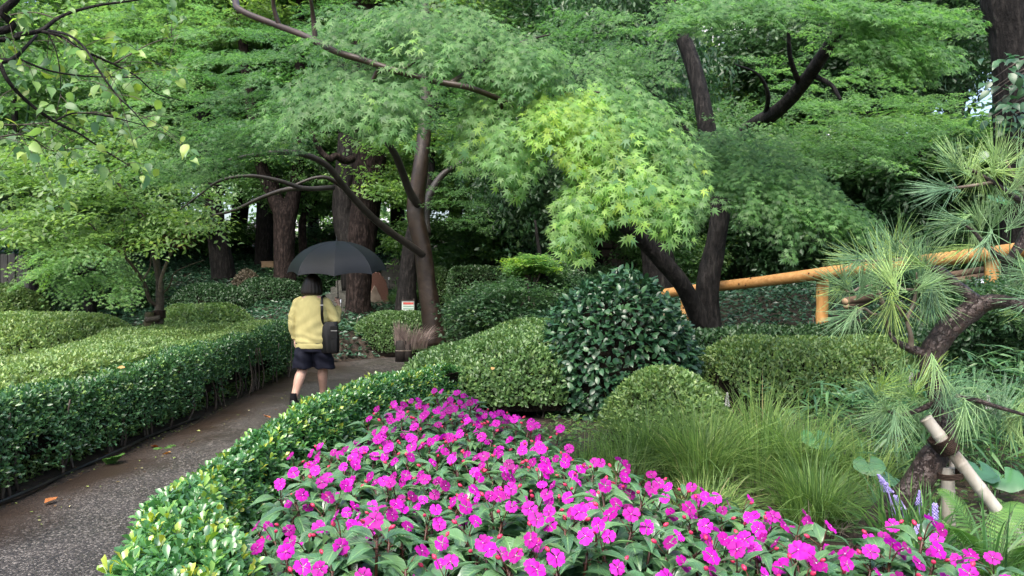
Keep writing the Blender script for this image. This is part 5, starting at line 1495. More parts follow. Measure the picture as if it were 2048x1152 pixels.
def blades(m, base, n, L, spread, width, g, lean=(0, 0), segs=5, tmu=0.5, tsd=0.18, r0=0.06, droop=1.0):
    th = g.uniform(0, 2 * math.pi, n)
    out = np.stack([np.cos(th), np.sin(th)], -1)
    l = L * g.uniform(0.55, 1.1, n)
    sp = spread * np.abs(g.normal(0.6, 0.4, n))
    b = np.column_stack([out * (r0 * np.sqrt(g.random(n)))[:, None], np.zeros(n)]) + base
    roll = g.uniform(0, math.pi, n)
    sd = np.stack([-np.sin(th + roll * 0.4), np.cos(th + roll * 0.4), 0 * th], -1)
    tn = np.clip(g.normal(tmu, tsd, n), 0, 1)
    V = np.zeros((n, segs + 1, 2, 3))
    for k in range(segs + 1):
        t = k / segs
        horiz = sp * l * (t ** 1.8) * (0.5 + 0.5 * t)
        z = l * (t - droop * 0.5 * np.minimum(sp, 1.2) * t ** 2.6)
        c = b + np.column_stack([out * horiz[:, None] + np.array(lean)[None] * (l * t * t)[:, None], z])
        w = width * (1 - t ** 2.2) * (0.6 + 0.8 * min(t * 3, 1)) * 0.5
        V[:, k, 0] = c - sd * w
        V[:, k, 1] = c + sd * w
    nv = (segs + 1) * 2
    T = []
    for k in range(segs):
        a = 2 * k
        T += [(a, a + 1, a + 3), (a, a + 3, a + 2)]
    T = np.array(T)
    m.add(V.reshape(-1, 3), (T[None] + (np.arange(n) * nv)[:, None, None]), np.repeat(tn, nv))
    return m


gG = np.random.default_rng(46)
GR = [
    ('tall fine grass clump just under the pale rounded azalea', 1290, 4.0, 0.52, 430, 0.9), ('grass clump spilling towards the flowers below the camellia', 1225, 3.9, 0.34, 230, 1.0), ('big fine grass clump in the middle of the grass bed', 1420, 3.7, 0.52, 480, 0.9),
    ('grass clump with pale seed tips in front of the wide azalea', 1520, 4.2, 0.55, 430, 0.8), ('arching grass clump with a brown base nearest the leopard plant leaf', 1640, 3.15, 0.44, 520, 1.1), ('grass clump beside the big round leaf behind', 1560, 3.7, 0.5, 420, 0.9),
    ('loose grass clump behind the liriope spikes', 1700, 3.7, 0.45, 320, 0.9), ('short grass clump at the flower bed edge', 1390, 3.2, 0.3, 240, 1.0)]
for q, (lab, px, d, L, n, sp) in enumerate(GR):
    x = (px - CX) / F_PX * d
    b = np.array([x, d, G(x, d) - 0.02])
    t = thing('grass_clump', lab, 'grass', b, 'clumps of fine ornamental grass')
    m = MB()
    for k in range(3):
        o = gG.normal(0, 0.09, 2)
        blades(m, b + [o[0], o[1], 0], n // 3 + 40, L * gG.uniform(0.95, 1.25), sp * 1.2, 0.0042, gG, tmu=0.22 + 0.1 * (q % 4), r0=0.1, tsd=0.22)
    m.build('blades', grass_mat, t, kind='stuff')
    m = MB()
    blades(m, b, 60, L * 0.4, 1.3, 0.004, gG, tmu=0.9, r0=0.1, tsd=0.1)
    m.build('dry_blades', straw_mat, t, kind='stuff')
sa = thing('dry_grass', 'upright sheaf of dry pinkish grass beside the round azalea ball', 'grass', P(800, 690, 11.6), 'dry grass by the path bend')
MB_ = MB()
blades(MB_, P(800, 690, 11.6), 170, 0.4, 0.18, 0.008, gG, r0=0.09)
MB_.build('blades', straw_mat, sa, kind='stuff')
sa = thing('dry_grass', 'spreading fan of dry pinkish grass at the foot of the three stemmed maple', 'grass', P(832, 690, 11.4), 'dry grass by the path bend')
MB_ = MB()
blades(MB_, P(828, 698, 11.4), 260, 0.42, 0.75, 0.007, gG, lean=(0.25, 0), r0=0.2, droop=0.5)
MB_.build('blades', straw_mat, sa, kind='stuff')
wood_dark = surf_mat('dark_post_wood', [(0.3, (0.02, 0.016, 0.014)), (0.7, (0.055, 0.045, 0.038))], 0.7, 8, 5, 0.3, 0.5, 0.006, (1, 1, 0.4))
for q, (px, lab, w) in enumerate(((802, 'short dark wooden peg under the upright dry grass', 0.09), (815, 'shorter dark wooden peg between the two dry grass sheaves', 0.07))):
    c = P(px, 705, 11.3)
    pg = thing('wooden_peg', lab, 'peg', c)
    MB().tube([c + [0, 0, -0.14], c + [0, 0, 0.16 - 0.05 * q], c + [0, 0, 0.18 - 0.05 * q]], [w, w, w * 0.8], 10, 4, smooth=False).build('post', wood_dark, pg)
    MB().tube([c + [0, 0, 0.02], c + [0, 0, 0.04]], w * 1.05, 10, 3, smooth=False).build('wire', twig_pale, pg)

# ---- liriope, dwarf bamboo, leopard plants, ferns
lily_mat = leaf_mat('liriope_blade', [(0.0, (0.03, 0.09, 0.03)), (0.6, (0.07, 0.17, 0.045)), (1.0, (0.16, 0.27, 0.07))], 0.4, 0.45, 0.3)
lil_fl = surf_mat('lilac_floret', [(0.3, (0.2, 0.17, 0.42)), (0.7, (0.36, 0.31, 0.6))], 0.6, 60, 3, 0.3, 0.2, 0.002)
white_fl = surf_mat('white_floret', [(0.3, (0.3, 0.31, 0.28)), (0.7, (0.46, 0.46, 0.43))], 0.6, 60, 3, 0.3, 0.2, 0.002)


def spike(m, b, tip, r, g, n=70):
    for k in range(n):
        t = k / n
        c = b * (1 - t) + tip * t
        a = k * 2.4
        rr = r * (1 - 0.65 * t) * g.uniform(0.6, 1.1)
        q = c + np.array([math.cos(a) * rr, math.sin(a) * rr, 0])
        s = r * 0.42 * (1 - 0.4 * t)
        m.add(q + np.array([(s, 0, 0), (-s, 0, 0), (0, s, 0), (0, -s, 0), (0, 0, s), (0, 0, -s)]), [(0, 2, 4), (2, 1, 4), (1, 3, 4), (3, 0, 4), (2, 0, 5), (1, 2, 5), (3, 1, 5), (0, 3, 5)])


LI = [('liriope with a leaning lilac spike left of the pine foot', 1790, 1045, 2.75, [(1778, 985, 1762, 955, 1)]), ('liriope with a lilac spike bowed over the pine foot', 1815, 1050, 2.7, [(1805, 1020, 1792, 992, 1), (1772, 970, 1758, 950, 0)]),
      ('liriope with a slim lilac spike in front of the pine trunk', 1846, 1050, 2.65, [(1839, 1012, 1842, 982, 0)]), ('liriope with the plumpest lilac spike beside the upright bamboo pole', 1876, 1070, 2.5, [(1868, 1042, 1872, 1008, 1)]),
      ('liriope with a short lilac spike low above the magenta flowers', 1840, 1085, 2.45, [(1830, 1070, 1838, 1050, 0)]), ('liriope tuft of plain arching leaves at the lower right corner', 1985, 1110, 2.4, [])]
for q, (lab, px, py, d, sps) in enumerate(LI):
    x = (px - CX) / F_PX * d
    b = np.array([x, d, G(x, d)])
    t = thing('liriope_plant', lab, 'plant', b, 'liriope along the bed edge')
    m = MB()
    blades(m, b, 46, 0.42, 0.9, 0.009, gG, tmu=0.6, r0=0.05, segs=6)
    m.build('blades', lily_mat, t, kind='stuff')
    for (x0, y0, x1, y1, big) in sps:
        m = MB()
        s0, s1 = P(x0, y0, d), P(x1, y1, d)
        spike(m, s0, s1, 0.011 + 0.006 * big, gG)
        m.tube([b, (b + s0) / 2 + [0.01, 0, 0.02], s0, s1], 0.0018, 5, 8)
        m.build('flower_spike', lil_fl, t)
for q, (lab, px, py, d, h) in enumerate([('white flower spike standing among the pine needles', 1823, 745, 3.4, 0.1), ('white flower plume at the right behind the bamboo poles', 1978, 790, 3.6, 0.09), ('small white plume below the other at the right', 1990, 812, 3.6, 0.05), ('pale grass plume left of the grass clumps by the pale azalea', 1455, 785, 4.2, 0.1)]):
    s1 = P(px, py, d)
    t = thing('flower_spike', lab, 'flower', (s1[0], d, G(s1[0], d)), 'white flower spikes in the grass')
    m = MB()
    spike(m, s1 - [0, 0, h * 0.8], s1, 0.013, gG, 50)
    m.build('florets', white_fl, t)
    MB().tube([(s1[0] + 0.03, d, G(s1[0], d)), s1 - [0, 0, h]], 0.003, 5, 6).build('stem', lily_mat, t)

bam_mat = leaf_mat('dwarf_bamboo_leaf', [(0.0, (0.03, 0.09, 0.035)), (0.6, (0.075, 0.17, 0.06)), (1.0, (0.15, 0.26, 0.09))], 0.4, 0.5, 0.3)
TP_BAM = leaf_tpl([(0, 0, 0), (0.2, 0.055, 0.0), (0.55, 0.05, -0.05), (1, 0, -0.2)], 0.3)
DB = [('dwarf bamboo clump behind the bamboo pole crossing', 1820, 4.0, 0.5), ('dwarf bamboo clump under the low pine boughs', 1700, 4.4, 0.45), ('dwarf bamboo clump at the right edge behind the poles', 1960, 3.9, 0.52), ('dwarf bamboo clump in the shade below the wide azalea', 1880, 4.6, 0.5), ('dwarf bamboo clump at the far right under the camellia like shrub', 2050, 4.4, 0.55)]
for q, (lab, px, d, h) in enumerate(DB):
    x = (px - CX) / F_PX * d
    b = np.array([x, d, G(x, d)])
    t = thing('dwarf_bamboo', lab, 'bamboo', b, 'dwarf bamboo clumps')
    n = 420
    pos = b + np.column_stack([gG.normal(0, 0.2, n), gG.normal(0, 0.16, n), h * gG.uniform(0.15, 1.0, n)])
    th = gG.uniform(0, 6.28, n)
    m = MB()
    m.leaves(TP_BAM, pos, np.column_stack([np.cos(th), np.sin(th), gG.normal(-0.15, 0.4, n)]), np.column_stack([gG.normal(0, 0.4, (n, 2)), np.ones(n)]), gG.uniform(0.09, 0.17, n), gG.random(n))
    m.build('leaves', bam_mat, t, kind='stuff')
    m = MB()
    for k in range(30):
        e = pos[gG.integers(n)]
        m.tube([b + [gG.normal(0, 0.12), gG.normal(0, 0.1), 0], e], 0.0022, 4, 4)
    m.build('canes', lily_mat, t, kind='stuff')

leo_mat = leaf_mat('leopard_plant_leaf', [(0.0, (0.03, 0.10, 0.04)), (1.0, (0.07, 0.18, 0.05))], 0.22, 0.6, 0.15, 'object', wet=0.5)


def round_leaf_mesh():
    m = MB()
    n = 26
    V = [(0, 0.12, -0.05)]
    for k in range(n):
        a = math.radians(18 + (324) * k / (n - 1)) + math.pi
        r = 0.5 * (1 + 0.03 * math.sin(k * 2.1))
        for rr in (0.55, 1.0):
            V.append((math.sin(a) * r * rr * 1.08, 0.12 - math.cos(a) * -r * rr * 0.95, (0.02 if rr < 1 else -0.04 + 0.02 * math.sin(k * 0.9))))
    T = []
    for k in range(n - 1):
        a, b, c, d = 1 + 2 * k, 2 + 2 * k, 3 + 2 * k, 4 + 2 * k
        T += [(0, c, a), (a, c, d), (a, d, b)]
    m.add(V, np.array(T)[:, ::-1])
    return m.mesh('round_leaf')


rl = round_leaf_mesh()
rl.materials.append(leo_mat)
for lab, px, py, d, lv in (
        ('leopard plant with a big round wet leaf amid the grass clumps', 1640, 900, 3.6, [(1632, 872, 0.24, 0.1), (1650, 900, 0.2, 0.5)]), ('leopard plant with folded round wet leaves left of the pine trunk', 1750, 960, 3.2, [(1738, 925, 0.2, -0.2), (1772, 950, 0.19, 0.6), (1790, 965, 0.16, 0.3)]),
        ('leopard plant with large round leaves behind the leaning bamboo pole', 1985, 980, 3.3, [(1962, 935, 0.24, 0.3), (2008, 950, 0.26, -0.2)]), ('leopard plant leaf shining under the huge right trunk', 2010, 395, 6.0, [(1995, 395, 0.3, 0.2), (2025, 380, 0.26, 0.5)])):
    x = (px - CX) / F_PX * d
    b = np.array([x, d, G(x, d)])
    t = thing('leopard_plant', lab, 'plant', b, 'leopard plants')
    sm = MB()
    for (lx, ly, s, tl) in lv:
        c = P(lx, ly, d + 0.15)
        put_leaf('leaf', rl, t, c, np.array([0.5 * tl, -0.75, -0.5]), np.array([tl * 0.7, -0.5, 0.8]), s * 0.64)
        sm.tube([b, (b + c) / 2 + [0.02, 0.04, 0.03], c], 0.004, 5, 8)
    sm.build('stalks', lily_mat, t)

fern_mat = leaf_mat('fern_leaflet', [(0.0, (0.05, 0.14, 0.035)), (0.6, (0.11, 0.24, 0.055)), (1.0, (0.2, 0.34, 0.08))], 0.45, 0.4, 0.35)


def frond(m, base, dr, L, w, g, arch=0.5):
    n = 30
    dr = nrm(dr)
    sd = nrm(np.cross(dr, [0, 0, 1.0]))
    pts = []
    for k in range(n + 1):
        t = k / n
        pts.append(base + dr * L * t * [1, 1, 0] + np.array([0, 0, dr[2] * L * t - arch * L * t * t]))
    pts = np.array(pts)
    for k in range(2, n + 1):
        t = k / n
        lw = w * math.sin(math.pi * min(1, t * 0.85 + 0.18)) ** 0.8
        tg = nrm(pts[min(k, n)] - pts[k - 1])
        for s in (-1, 1):
            npin = 9
            ax = nrm(s * sd + tg * 0.45 + [0, 0, -0.18])
            pp = pts[k] + ax[None] * (lw * (np.arange(npin) + 0.5) / npin)[:, None]
            a1 = nrm(tg * 0.9 + ax * 0.5)
            a2 = nrm(-tg * 0.7 + ax * 0.5)
            sz = lw * 0.19 * (1 - 0.7 * np.arange(npin) / npin) + 0.004
            nr = np.tile(nrm(np.cross(sd * 1.0, tg)), (npin, 1))
            nr = nr * np.sign(nr[:, 2:3])
            for a in (a1, a2):
                m.leaves(TP_TINY, pp, np.tile(a, (npin, 1)), nr, sz, g.uniform(0.3, 0.8))
    m.tube(pts[::6], [0.0024, 0.002, 0.0017, 0.0012, 0.001, 0.0008], 4, 10, tint=0.2)


FE = [('bright fern with long fronds against the leaning bamboo pole', 1990, 1070, 2.5, [((-0.5, -0.2, 1.25), 0.66, 0.075), ((0.1, -0.5, 1.2), 0.62, 0.085), ((0.5, -0.2, 1.3), 0.6, 0.08), ((-0.25, 0.3, 1.5), 0.72, 0.075), ((0.4, 0.3, 1.3), 0.66, 0.075), ((-0.3, -0.6, 0.9), 0.55, 0.08), ((-0.7, 0.1, 0.9), 0.55, 0.07)]),
      ('small fern weed in the grass beside the flower bed', 1440, 985, 3.0, [((-0.4, -0.3, 0.8), 0.26, 0.06), ((0.4, -0.3, 0.8), 0.26, 0.06), ((0, 0.3, 0.9), 0.28, 0.05), ((0.1, -0.6, 0.6), 0.24, 0.055)]),
      ('low pale ferny weed below the camellia', 1165, 875, 4.1, [((-0.5, -0.3, 0.5), 0.2, 0.06), ((0.5, -0.3, 0.5), 0.22, 0.06), ((0, -0.5, 0.6), 0.2, 0.05), ((0.2, 0.3, 0.7), 0.2, 0.05)])]
for lab, px, py, d, fr in FE:
    x = (px - CX) / F_PX * d
    b = np.array([x, d, G(x, d)])
    t = thing('fern', lab, 'fern', b)
    for dr, L, w in fr:
        m = MB()
        frond(m, b, np.array(dr), L, w, gG)
        m.build('frond', fern_mat, t)
for lab, x, y, fr in (('small fern growing under the glossy hedge at the path edge', -3.3, 6.0, [((0.5, -0.4, 1.1), 0.24, 0.06), ((0.2, -0.6, 1.0), 0.22, 0.05), ((0.5, 0.2, 1.0), 0.22, 0.05)]), ('tiny fern weed on the soil below the glossy hedge', -3.15, 6.6, [((0.6, -0.4, 0.4), 0.16, 0.045), ((-0.2, -0.6, 0.4), 0.15, 0.04), ((0.5, 0.3, 0.4), 0.14, 0.04)])):
    t = thing('fern', lab, 'fern', (x, y, G(x, y)))
    for dr, L, w in fr:
        m = MB()
        frond(m, np.array([x, y, G(x, y)]), np.array(dr), L, w, gG)
        m.build('frond', fern_mat, t)

# ---- ground cover on the shaded slopes
gc_mat = leaf_mat('ground_cover_leaf', [(0.0, (0.014, 0.045, 0.022)), (0.5, (0.028, 0.075, 0.035)), (0.85, (0.05, 0.115, 0.048)), (1.0, (0.08, 0.15, 0.06))], 0.36, 0.55, 0.15)
gc = np.random.default_rng(47)


def cover(name, x0, x1, y0, y1, n, size, cond, h=0.12, mat=gc_mat, tpl=TP_TINY, tmu=0.45):
    x, y = gc.uniform(x0, x1, n), gc.uniform(y0, y1, n)
    k = cond(x, y) & (path_dist(x, y) > PATH_W + 0.06)
    x, y = x[k], y[k]
    lump = 0.5 + 0.5 * wob(np.stack([x, y, 0 * x], -1), 1.6, 3)
    p = np.column_stack([x, y, ground(x, y) + h * (0.4 + lump) * gc.uniform(0.5, 1.0, len(x))])
    v = in_view(p, 1.2)
    p = p[v]
    th = gc.uniform(0, 6.28, len(p))
    sz = size * gc.uniform(0.7, 1.25, len(p)) * (0.6 + 0.4 * np.clip(p[:, 1] / 20, 0.3, 1.6))
    m = MB()
    m.leaves(tpl, p, np.column_stack([np.cos(th), np.sin(th), gc.normal(0.05, 0.35, len(p))]), np.column_stack([gc.normal(0, 0.42, len(p)), gc.normal(-0.25, 0.42, len(p)), np.ones(len(p))]), sz, np.clip(gc.normal(tmu, 0.2, len(p)) + 0.15 * (lump[v] - 0.5), 0, 1))
    return m.build(name, mat, kind='stuff')


cover('ground_cover', -22, 0.5, 12.6, 31, 95000, 0.12, lambda x, y: (x < -1.2) | (y > 16.5), 0.16)
cover('ground_cover_plants', -0.4, 13, 6.6, 26, 130000, 0.095, lambda x, y: (x > 1.2) | (y > 8.6), 0.2, tmu=0.4)
cover('low_weeds', 0.25, 7.5, 1.8, 7.4, 24000, 0.055, lambda x, y: (x > 0.36 * (4.4 - y) + 0.25) & (x > 0.1) & ((y > 3) | (x > 1.45)), 0.06, wood_mat, TP_TINY, 0.6)

# ---- shrubs of the shaded understory
CROWN_S = {k: [crown_mesh('shrub_foliage', 100 + q + 7 * len(k), m_, 3200, (1, 1, 1), lf, tm, False) for q in range(2)] for k, m_, lf, tm in (('ever', ever_mat, 0.17, 0.5), ('wood', wood_mat, 0.17, 0.45), ('light', maple_mat, 0.26, 0.75))}
SH = [('dark shrub between the tall hedge and the crooked trunk', 1085, 585, 11.5, 0.75, 0.6, 'ever'), ('shrub under the stone wall', 1180, 575, 13.2, 0.8, 0.45, 'ever'), ('feathery dark shrub behind the big azalea', 1015, 625, 10.2, 0.8, 0.5, 'ever'),
      ('leafy shrub left of the forked maple below the stems', 1345, 520, 13.5, 0.9, 0.9, 'wood'), ('brownish shrub on the slope right of the forked maple', 1500, 470, 13.5, 1.2, 0.9, 'ever'), ('dark thicket on the right slope above the handrail', 1640, 450, 12.5, 1.3, 1.1, 'ever'),
      ('dark shrub at the top of the right slope behind the pine', 1760, 420, 12.0, 1.2, 1.1, 'ever'), ('broad leaved shrub behind the pine at the right edge', 1990, 660, 5.6, 0.55, 0.42, 'ever'), ('dark bush below the huge right trunk', 2020, 520, 8.5, 1.0, 0.7, 'ever'),
      ('shrub at the far left beyond the yellow green mound', 60, 580, 18.5, 1.2, 0.6, 'ever'), ('shrub in shade right of the yellow green maple', 225, 575, 17.5, 1.0, 0.6, 'ever'), ('pale leaved shrub below the far trunk beside the pink slab', 812, 592, 18, 0.42, 0.3, 'wood'),
      ('leafy shrub on the slope behind the umbrella', 640, 560, 21, 1.3, 0.7, 'ever'), ('shrub behind the tall clipped hedge', 900, 510, 20, 1.7, 1.2, 'wood'), ('thicket behind the lone straight trunk', 1040, 480, 21, 1.8, 1.3, 'ever'), ('leafy thicket filling the gap at the stone wall end', 1250, 470, 18, 1.5, 1.2, 'wood'),
      ('thicket high on the right slope', 1560, 380, 16, 1.7, 1.4, 'ever'), ('thicket uphill behind the pine tips', 1900, 390, 12, 1.4, 1.3, 'ever'), ('shrub behind the box and the forked trunk', 500, 500, 29, 2.2, 1.2, 'wood'), ('shrubbery behind the board fence', 330, 490, 31, 2.6, 1.4, 'wood'), ('dark shrubbery far behind the umbrella', 700, 500, 31, 2.6, 1.5, 'ever'),
      ('yellow green sprig bush in front of the crooked trunk', 1060, 530, 10.8, 0.45, 0.16, 'light')]
for q, (lab, px, py, d, rx, rz, kind) in enumerate(SH):
    c = P(px, py, d)
    t = thing('shrub', lab, 'shrub', (c[0], d, G(c[0], d)), 'understory shrubs')
    o = put('foliage', CROWN_S[kind][q % 2], t, kind='stuff')
    o.location = (0, 0, float(c[2] - G(c[0], d)))
    o.rotation_euler = (0, 0, q * 1.9)
    o.scale = (rx, rx * 0.8, rz)
    m = MB()
    z0 = G(c[0], d)
    for k in range(5):
        e = c + np.array([gc.normal(0, rx * 0.4), gc.normal(0, rx * 0.3), gc.uniform(-0.2, 0.5) * rz])
        m.tube([(c[0] + gc.normal(0, 0.08), d + gc.normal(0, 0.08), z0 - 0.05), (c + e) / 2 - [0, 0, rz * 0.3], e], [0.022, 0.015, 0.007], 5, 7)
    m.build('stems', twig_mat, t)

# ================================================================== OBJECTS
# ---- log handrail
log_mat = surf_mat('orange_log', [(0.25, (0.20, 0.085, 0.025)), (0.45, (0.42, 0.21, 0.07)), (0.6, (0.48, 0.26, 0.095)), (0.78, (0.58, 0.36, 0.15))], 0.5, 5, 8, 0.3, 0.25, 0.004, (1.2, 7, 7))
log_post_mat = surf_mat('orange_log_post', [(0.25, (0.32, 0.15, 0.04)), (0.5, (0.48, 0.25, 0.08)), (0.75, (0.60, 0.34, 0.12))], 0.45, 3, 6, 0.4, 0.15, 0.004, (7, 7, 1.2))
knot_mat = surf_mat('dark_knot', [(0.3, (0.05, 0.02, 0.01)), (0.7, (0.12, 0.05, 0.02))], 0.5, 30, 3, 0.3, 0.2, 0.002)
hr = thing('handrail', 'orange peeled log handrail climbing the slope behind the forked maple', 'handrail', P(1642, 660, 7.7))
ra, rb, rc = P(1320, 588, 9.7), P(1985, 506, 6.35), P(2420, 452, 5.1)
gR = np.random.default_rng(60)


def log(name, a, b, r0, r1, mat, parent, seed, knots=8):
    t = np.linspace(0, 1, 9)[:, None]
    pts = a * (1 - t) + b * t
    pts[1:-1] += gR.normal(0, 0.004, (7, 3))
    rr = np.linspace(r0, r1, 9) * (1 + gR.normal(0, 0.015, 9))
    full = np.vstack([a + (b - a) * 0.0005, pts[0] + (b - a) * 0.004, pts[1:-1], pts[-1] - (b - a) * 0.004, b - (b - a) * 0.0005])
    o = MB().tube(full, np.concatenate([[rr[0] * 0.86, rr[0]], rr[1:-1], [rr[-1], rr[-1] * 0.86]]), 18, 50, 0.012, seed=seed, smooth=False).build(name, mat, parent)
    m = MB()
    d = nrm(b - a)
    u = nrm(np.cross(d, [0.1, 0.2, 1.0]))
    w = np.cross(d, u)
    for k in range(knots):
        q, th = gR.uniform(0.03, 0.97), gR.uniform(0, 6.28)
        n_ = u * math.cos(th) + w * math.sin(th)
        r = r0 * (1 - q) + r1 * q
        c = a * (1 - q) + b * q + n_ * r * 0.985
        m.tube([c, c + n_ * 0.006, c + n_ * 0.0075], [0.011, 0.009, 0.002], 8, 4, smooth=False)
    k = m.build('knots', knot_mat, o)
    return o


log('rail', ra, rb, 0.062, 0.064, log_mat, hr, 1, 46)
log('rail', rb + [0.02, -0.02, 0.0], rc, 0.064, 0.064, log_mat, hr, 2, 8)
for k, (px, py0, py1, d) in enumerate(((1371, 700, 590, 9.45), (1644, 672, 552, 7.85), (1984, 592, 520, 6.42), (2300, 640, 482, 5.38))):
    a = P(px, py0, d)
    a[2] = min(a[2], G(a[0], d) - 0.1)
    log('post', a, P(px, py1, d), 0.063, 0.062, log_post_mat, hr, 3 + k, 16)
thin = surf_mat('grey_brown_pole', [(0.3, (0.10, 0.07, 0.045)), (0.7, (0.2, 0.15, 0.1))], 0.6, 5, 5, 0.3, 0.3, 0.004, (1, 6, 6))
bf = thing('bamboo_fence', 'low thin bamboo rail with a short post beside the maple foot', 'fence', P(1386, 670, 9.1))
MB().tube([P(1300, 630, 9.25), P(1392, 632, 9.1), P(1412, 632, 9.05)], 0.02, 9, 12).build('rail', thin, bf)
MB().tube([P(1387, 690, 9.05), P(1387, 632, 9.05), P(1387, 628, 9.05)], [0.03, 0.03, 0.026], 10, 5, smooth=False).build('post', thin, bf)
lg = surf_mat('weathered_log', [(0.3, (0.045, 0.028, 0.018)), (0.7, (0.13, 0.09, 0.055))], 0.7, 4, 6, 0.3, 0.4, 0.005, (1, 5, 5))
for lab, aa, bb, r in (('upper brown log of the pair lying on the slope behind the pine', (1690, 603, 7.2), (1750, 592, 7.6), 0.04), ('lower brown log of the pair lying on the slope behind the pine', (1692, 612, 7.2), (1735, 606, 7.6), 0.034),
                      ('upper weathered log edging the steps left of the square lamp', (1895, 552, 7.4), (1965, 540, 7.9), 0.04), ('lower weathered log edging the steps left of the square lamp', (1910, 562, 7.3), (1970, 552, 7.7), 0.036)):
    t = thing('step_log', lab, 'log', P(*aa), 'logs edging the steps')
    a, b = P(*aa), P(*bb)
    d = b - a
    MB().tube([a, a + d * 0.01, a + d * 0.5, b], [r * 0.85, r, r, r], 12, 14, 0.03, seed=r * 99, smooth=False).build('log', lg, t)
    MB().tube([a - d * 0.002, a + d * 0.001], r * 0.8, 12, 2).build('cut_end', pale_wood, t)
black_metal = surf_mat('black_metal', [(0.3, (0.01, 0.01, 0.011)), (0.7, (0.022, 0.022, 0.024))], 0.4, 10, 3, 0.5, 0.05, 0.001)
lamp_white = surf_mat('frosted_white', [(0.3, (0.68, 0.72, 0.82)), (0.7, (0.78, 0.82, 0.9))], 0.4, 5, 2, 0.4, 0.0)


def lamp(label, px, py, d, w, h, low=0.5):
    c = P(px, py, d)
    t = thing('garden_lamp', label, 'lamp', (c[0], d, G(c[0], d)))
    MB().box(c, (w * 0.9, w * 0.9, h * 0.94), bevel=0.004).build('diffuser', lamp_white, t, smooth=False)
    m = MB()
    for sx in (-1, 1):
        for sy in (-1, 1):
            m.box(c + [sx * w * 0.47, sy * w * 0.47, 0], (w * 0.1, w * 0.1, h))
    for z in (-0.08, 0.08):
        for sy in (-1, 1):
            m.box(c + [0, sy * w * 0.48, z * h], (w, w * 0.05, h * 0.06))
            m.box(c + [sy * w * 0.48, 0, z * h], (w * 0.05, w, h * 0.06))
    m.build('frame', black_metal, t, smooth=False)
    MB().box(c + [0, 0, h * 0.54], (w * 1.12, w * 1.12, h * 0.09), bevel=0.004).build('cap', black_metal, t, smooth=False)
    z0 = min(G(c[0], d) - 0.05, c[2] - h * 0.6)
    MB().tube([(c[0], d, z0), (c[0], d, c[2] - h * 0.5)], w * 0.4, 10, 3).build('post', black_metal, t)


lamp('small square white path lamp in a black frame beside the last handrail post', 1963, 569, 6.9, 0.085, 0.115)
lamp('tiny dark garden lamp with a white face among the shrubs left of the camellia', 1101, 606, 10.4, 0.05, 0.05)
lamp('tiny white lamp glimpsed on the far steps beyond the pink slab', 778, 557, 19.5, 0.05, 0.07)
lamp('tiny white lamp on the stone steps beside the walker', 681, 602, 15.8, 0.05, 0.07)

# ---- pink memorial slab
gran = surf_mat('pink_granite', [(0.3, (0.10, 0.05, 0.038)), (0.5, (0.155, 0.078, 0.06)), (0.7, (0.2, 0.11, 0.085))], 0.35, 45, 5, 0.45, 0.05, 0.002)
gran_rough = surf_mat('rough_pink_granite', [(0.3, (0.12, 0.06, 0.05)), (0.5, (0.21, 0.115, 0.095)), (0.7, (0.3, 0.18, 0.15))], 0.75, 20, 8, 0.3, 1.0, 0.03)
gran_pale = surf_mat('pale_veined_relief', [(0.3, (0.14, 0.10, 0.075)), (0.5, (0.24, 0.19, 0.15)), (0.72, (0.32, 0.27, 0.22))], 0.4, 7, 7, 0.4, 0.5, 0.01, (1, 1, 0.5))
m0 = P(745, 640, 18.3)
sl = thing('stone_monument', 'pink granite slab with rounded top and pale mountain shaped relief by the massive trunk', 'monument', m0)
sl.rotation_euler = (0, 0, math.radians(28))
H_, W_ = 1.2, 0.76
out = [(-W_ / 2, -0.25), (W_ / 2, -0.25), (W_ / 2, 0.62)]
for k in range(13):
    a = math.radians(k * 15)
    out.append((math.cos(a) * W_ / 2, 0.62 + math.sin(a) * (H_ - 0.62) * (1.0 if k < 9 else 0.98)))
out.append((-W_ / 2, 0.62))
out = np.array(out)


def upright(outline, y0, y1, mat_name, mat, name):
    m = MB().prism(outline, 0.0, 1.0)
    V = m.v[0]
    V2 = np.column_stack([V[:, 0], np.where(V[:, 2] < 0.5, y1, y0), V[:, 1]])
    mm = MB()
    mm.add(V2, m.f[0])
    return mm.build(name, mat, sl, smooth=False, local=True)


upright(out * [0.97, 1] - [0, 0.012], -0.13, -0.105, '', gran, 'polished_face')
sidev = out * (1 + 0.0)
e = MB()
oo = []
for q in range(len(out)):
    a, b = out[q], out[(q + 1) % len(out)]
    for s in range(5):
        oo.append(a * (1 - s / 5) + b * s / 5)
oo = np.array(oo)
rings = []
for y in np.linspace(-0.11, 0.12, 6):
    jit = 1 + 0.03 * gR.normal(0, 1, (len(oo), 1)) * (abs(y) < 0.12)
    c0 = np.array([0, 0.45])
    q = c0 + (oo - c0) * jit
    rings.append(np.column_stack([q[:, 0], np.full(len(q), y) + gR.normal(0, 0.008, len(q)), q[:, 1]]))
n = len(oo)
i = np.arange(n)
j = (i + 1) % n
for a, b in zip(rings[:-1], rings[1:]):
    e.add(np.vstack([a, b]), np.vstack([np.stack([i, j + n, j], -1), np.stack([i, i + n, j + n], -1)]))
from mathutils.geometry import tessellate_polygon
tri = np.array(tessellate_polygon([[Vector((float(p[0]), float(p[1]), 0)) for p in oo]]))
e.add(np.column_stack([oo[:, 0], np.full(n, 0.12), oo[:, 1]]), tri)
e.build('rough_body', gran_rough, sl, smooth=False, local=True)
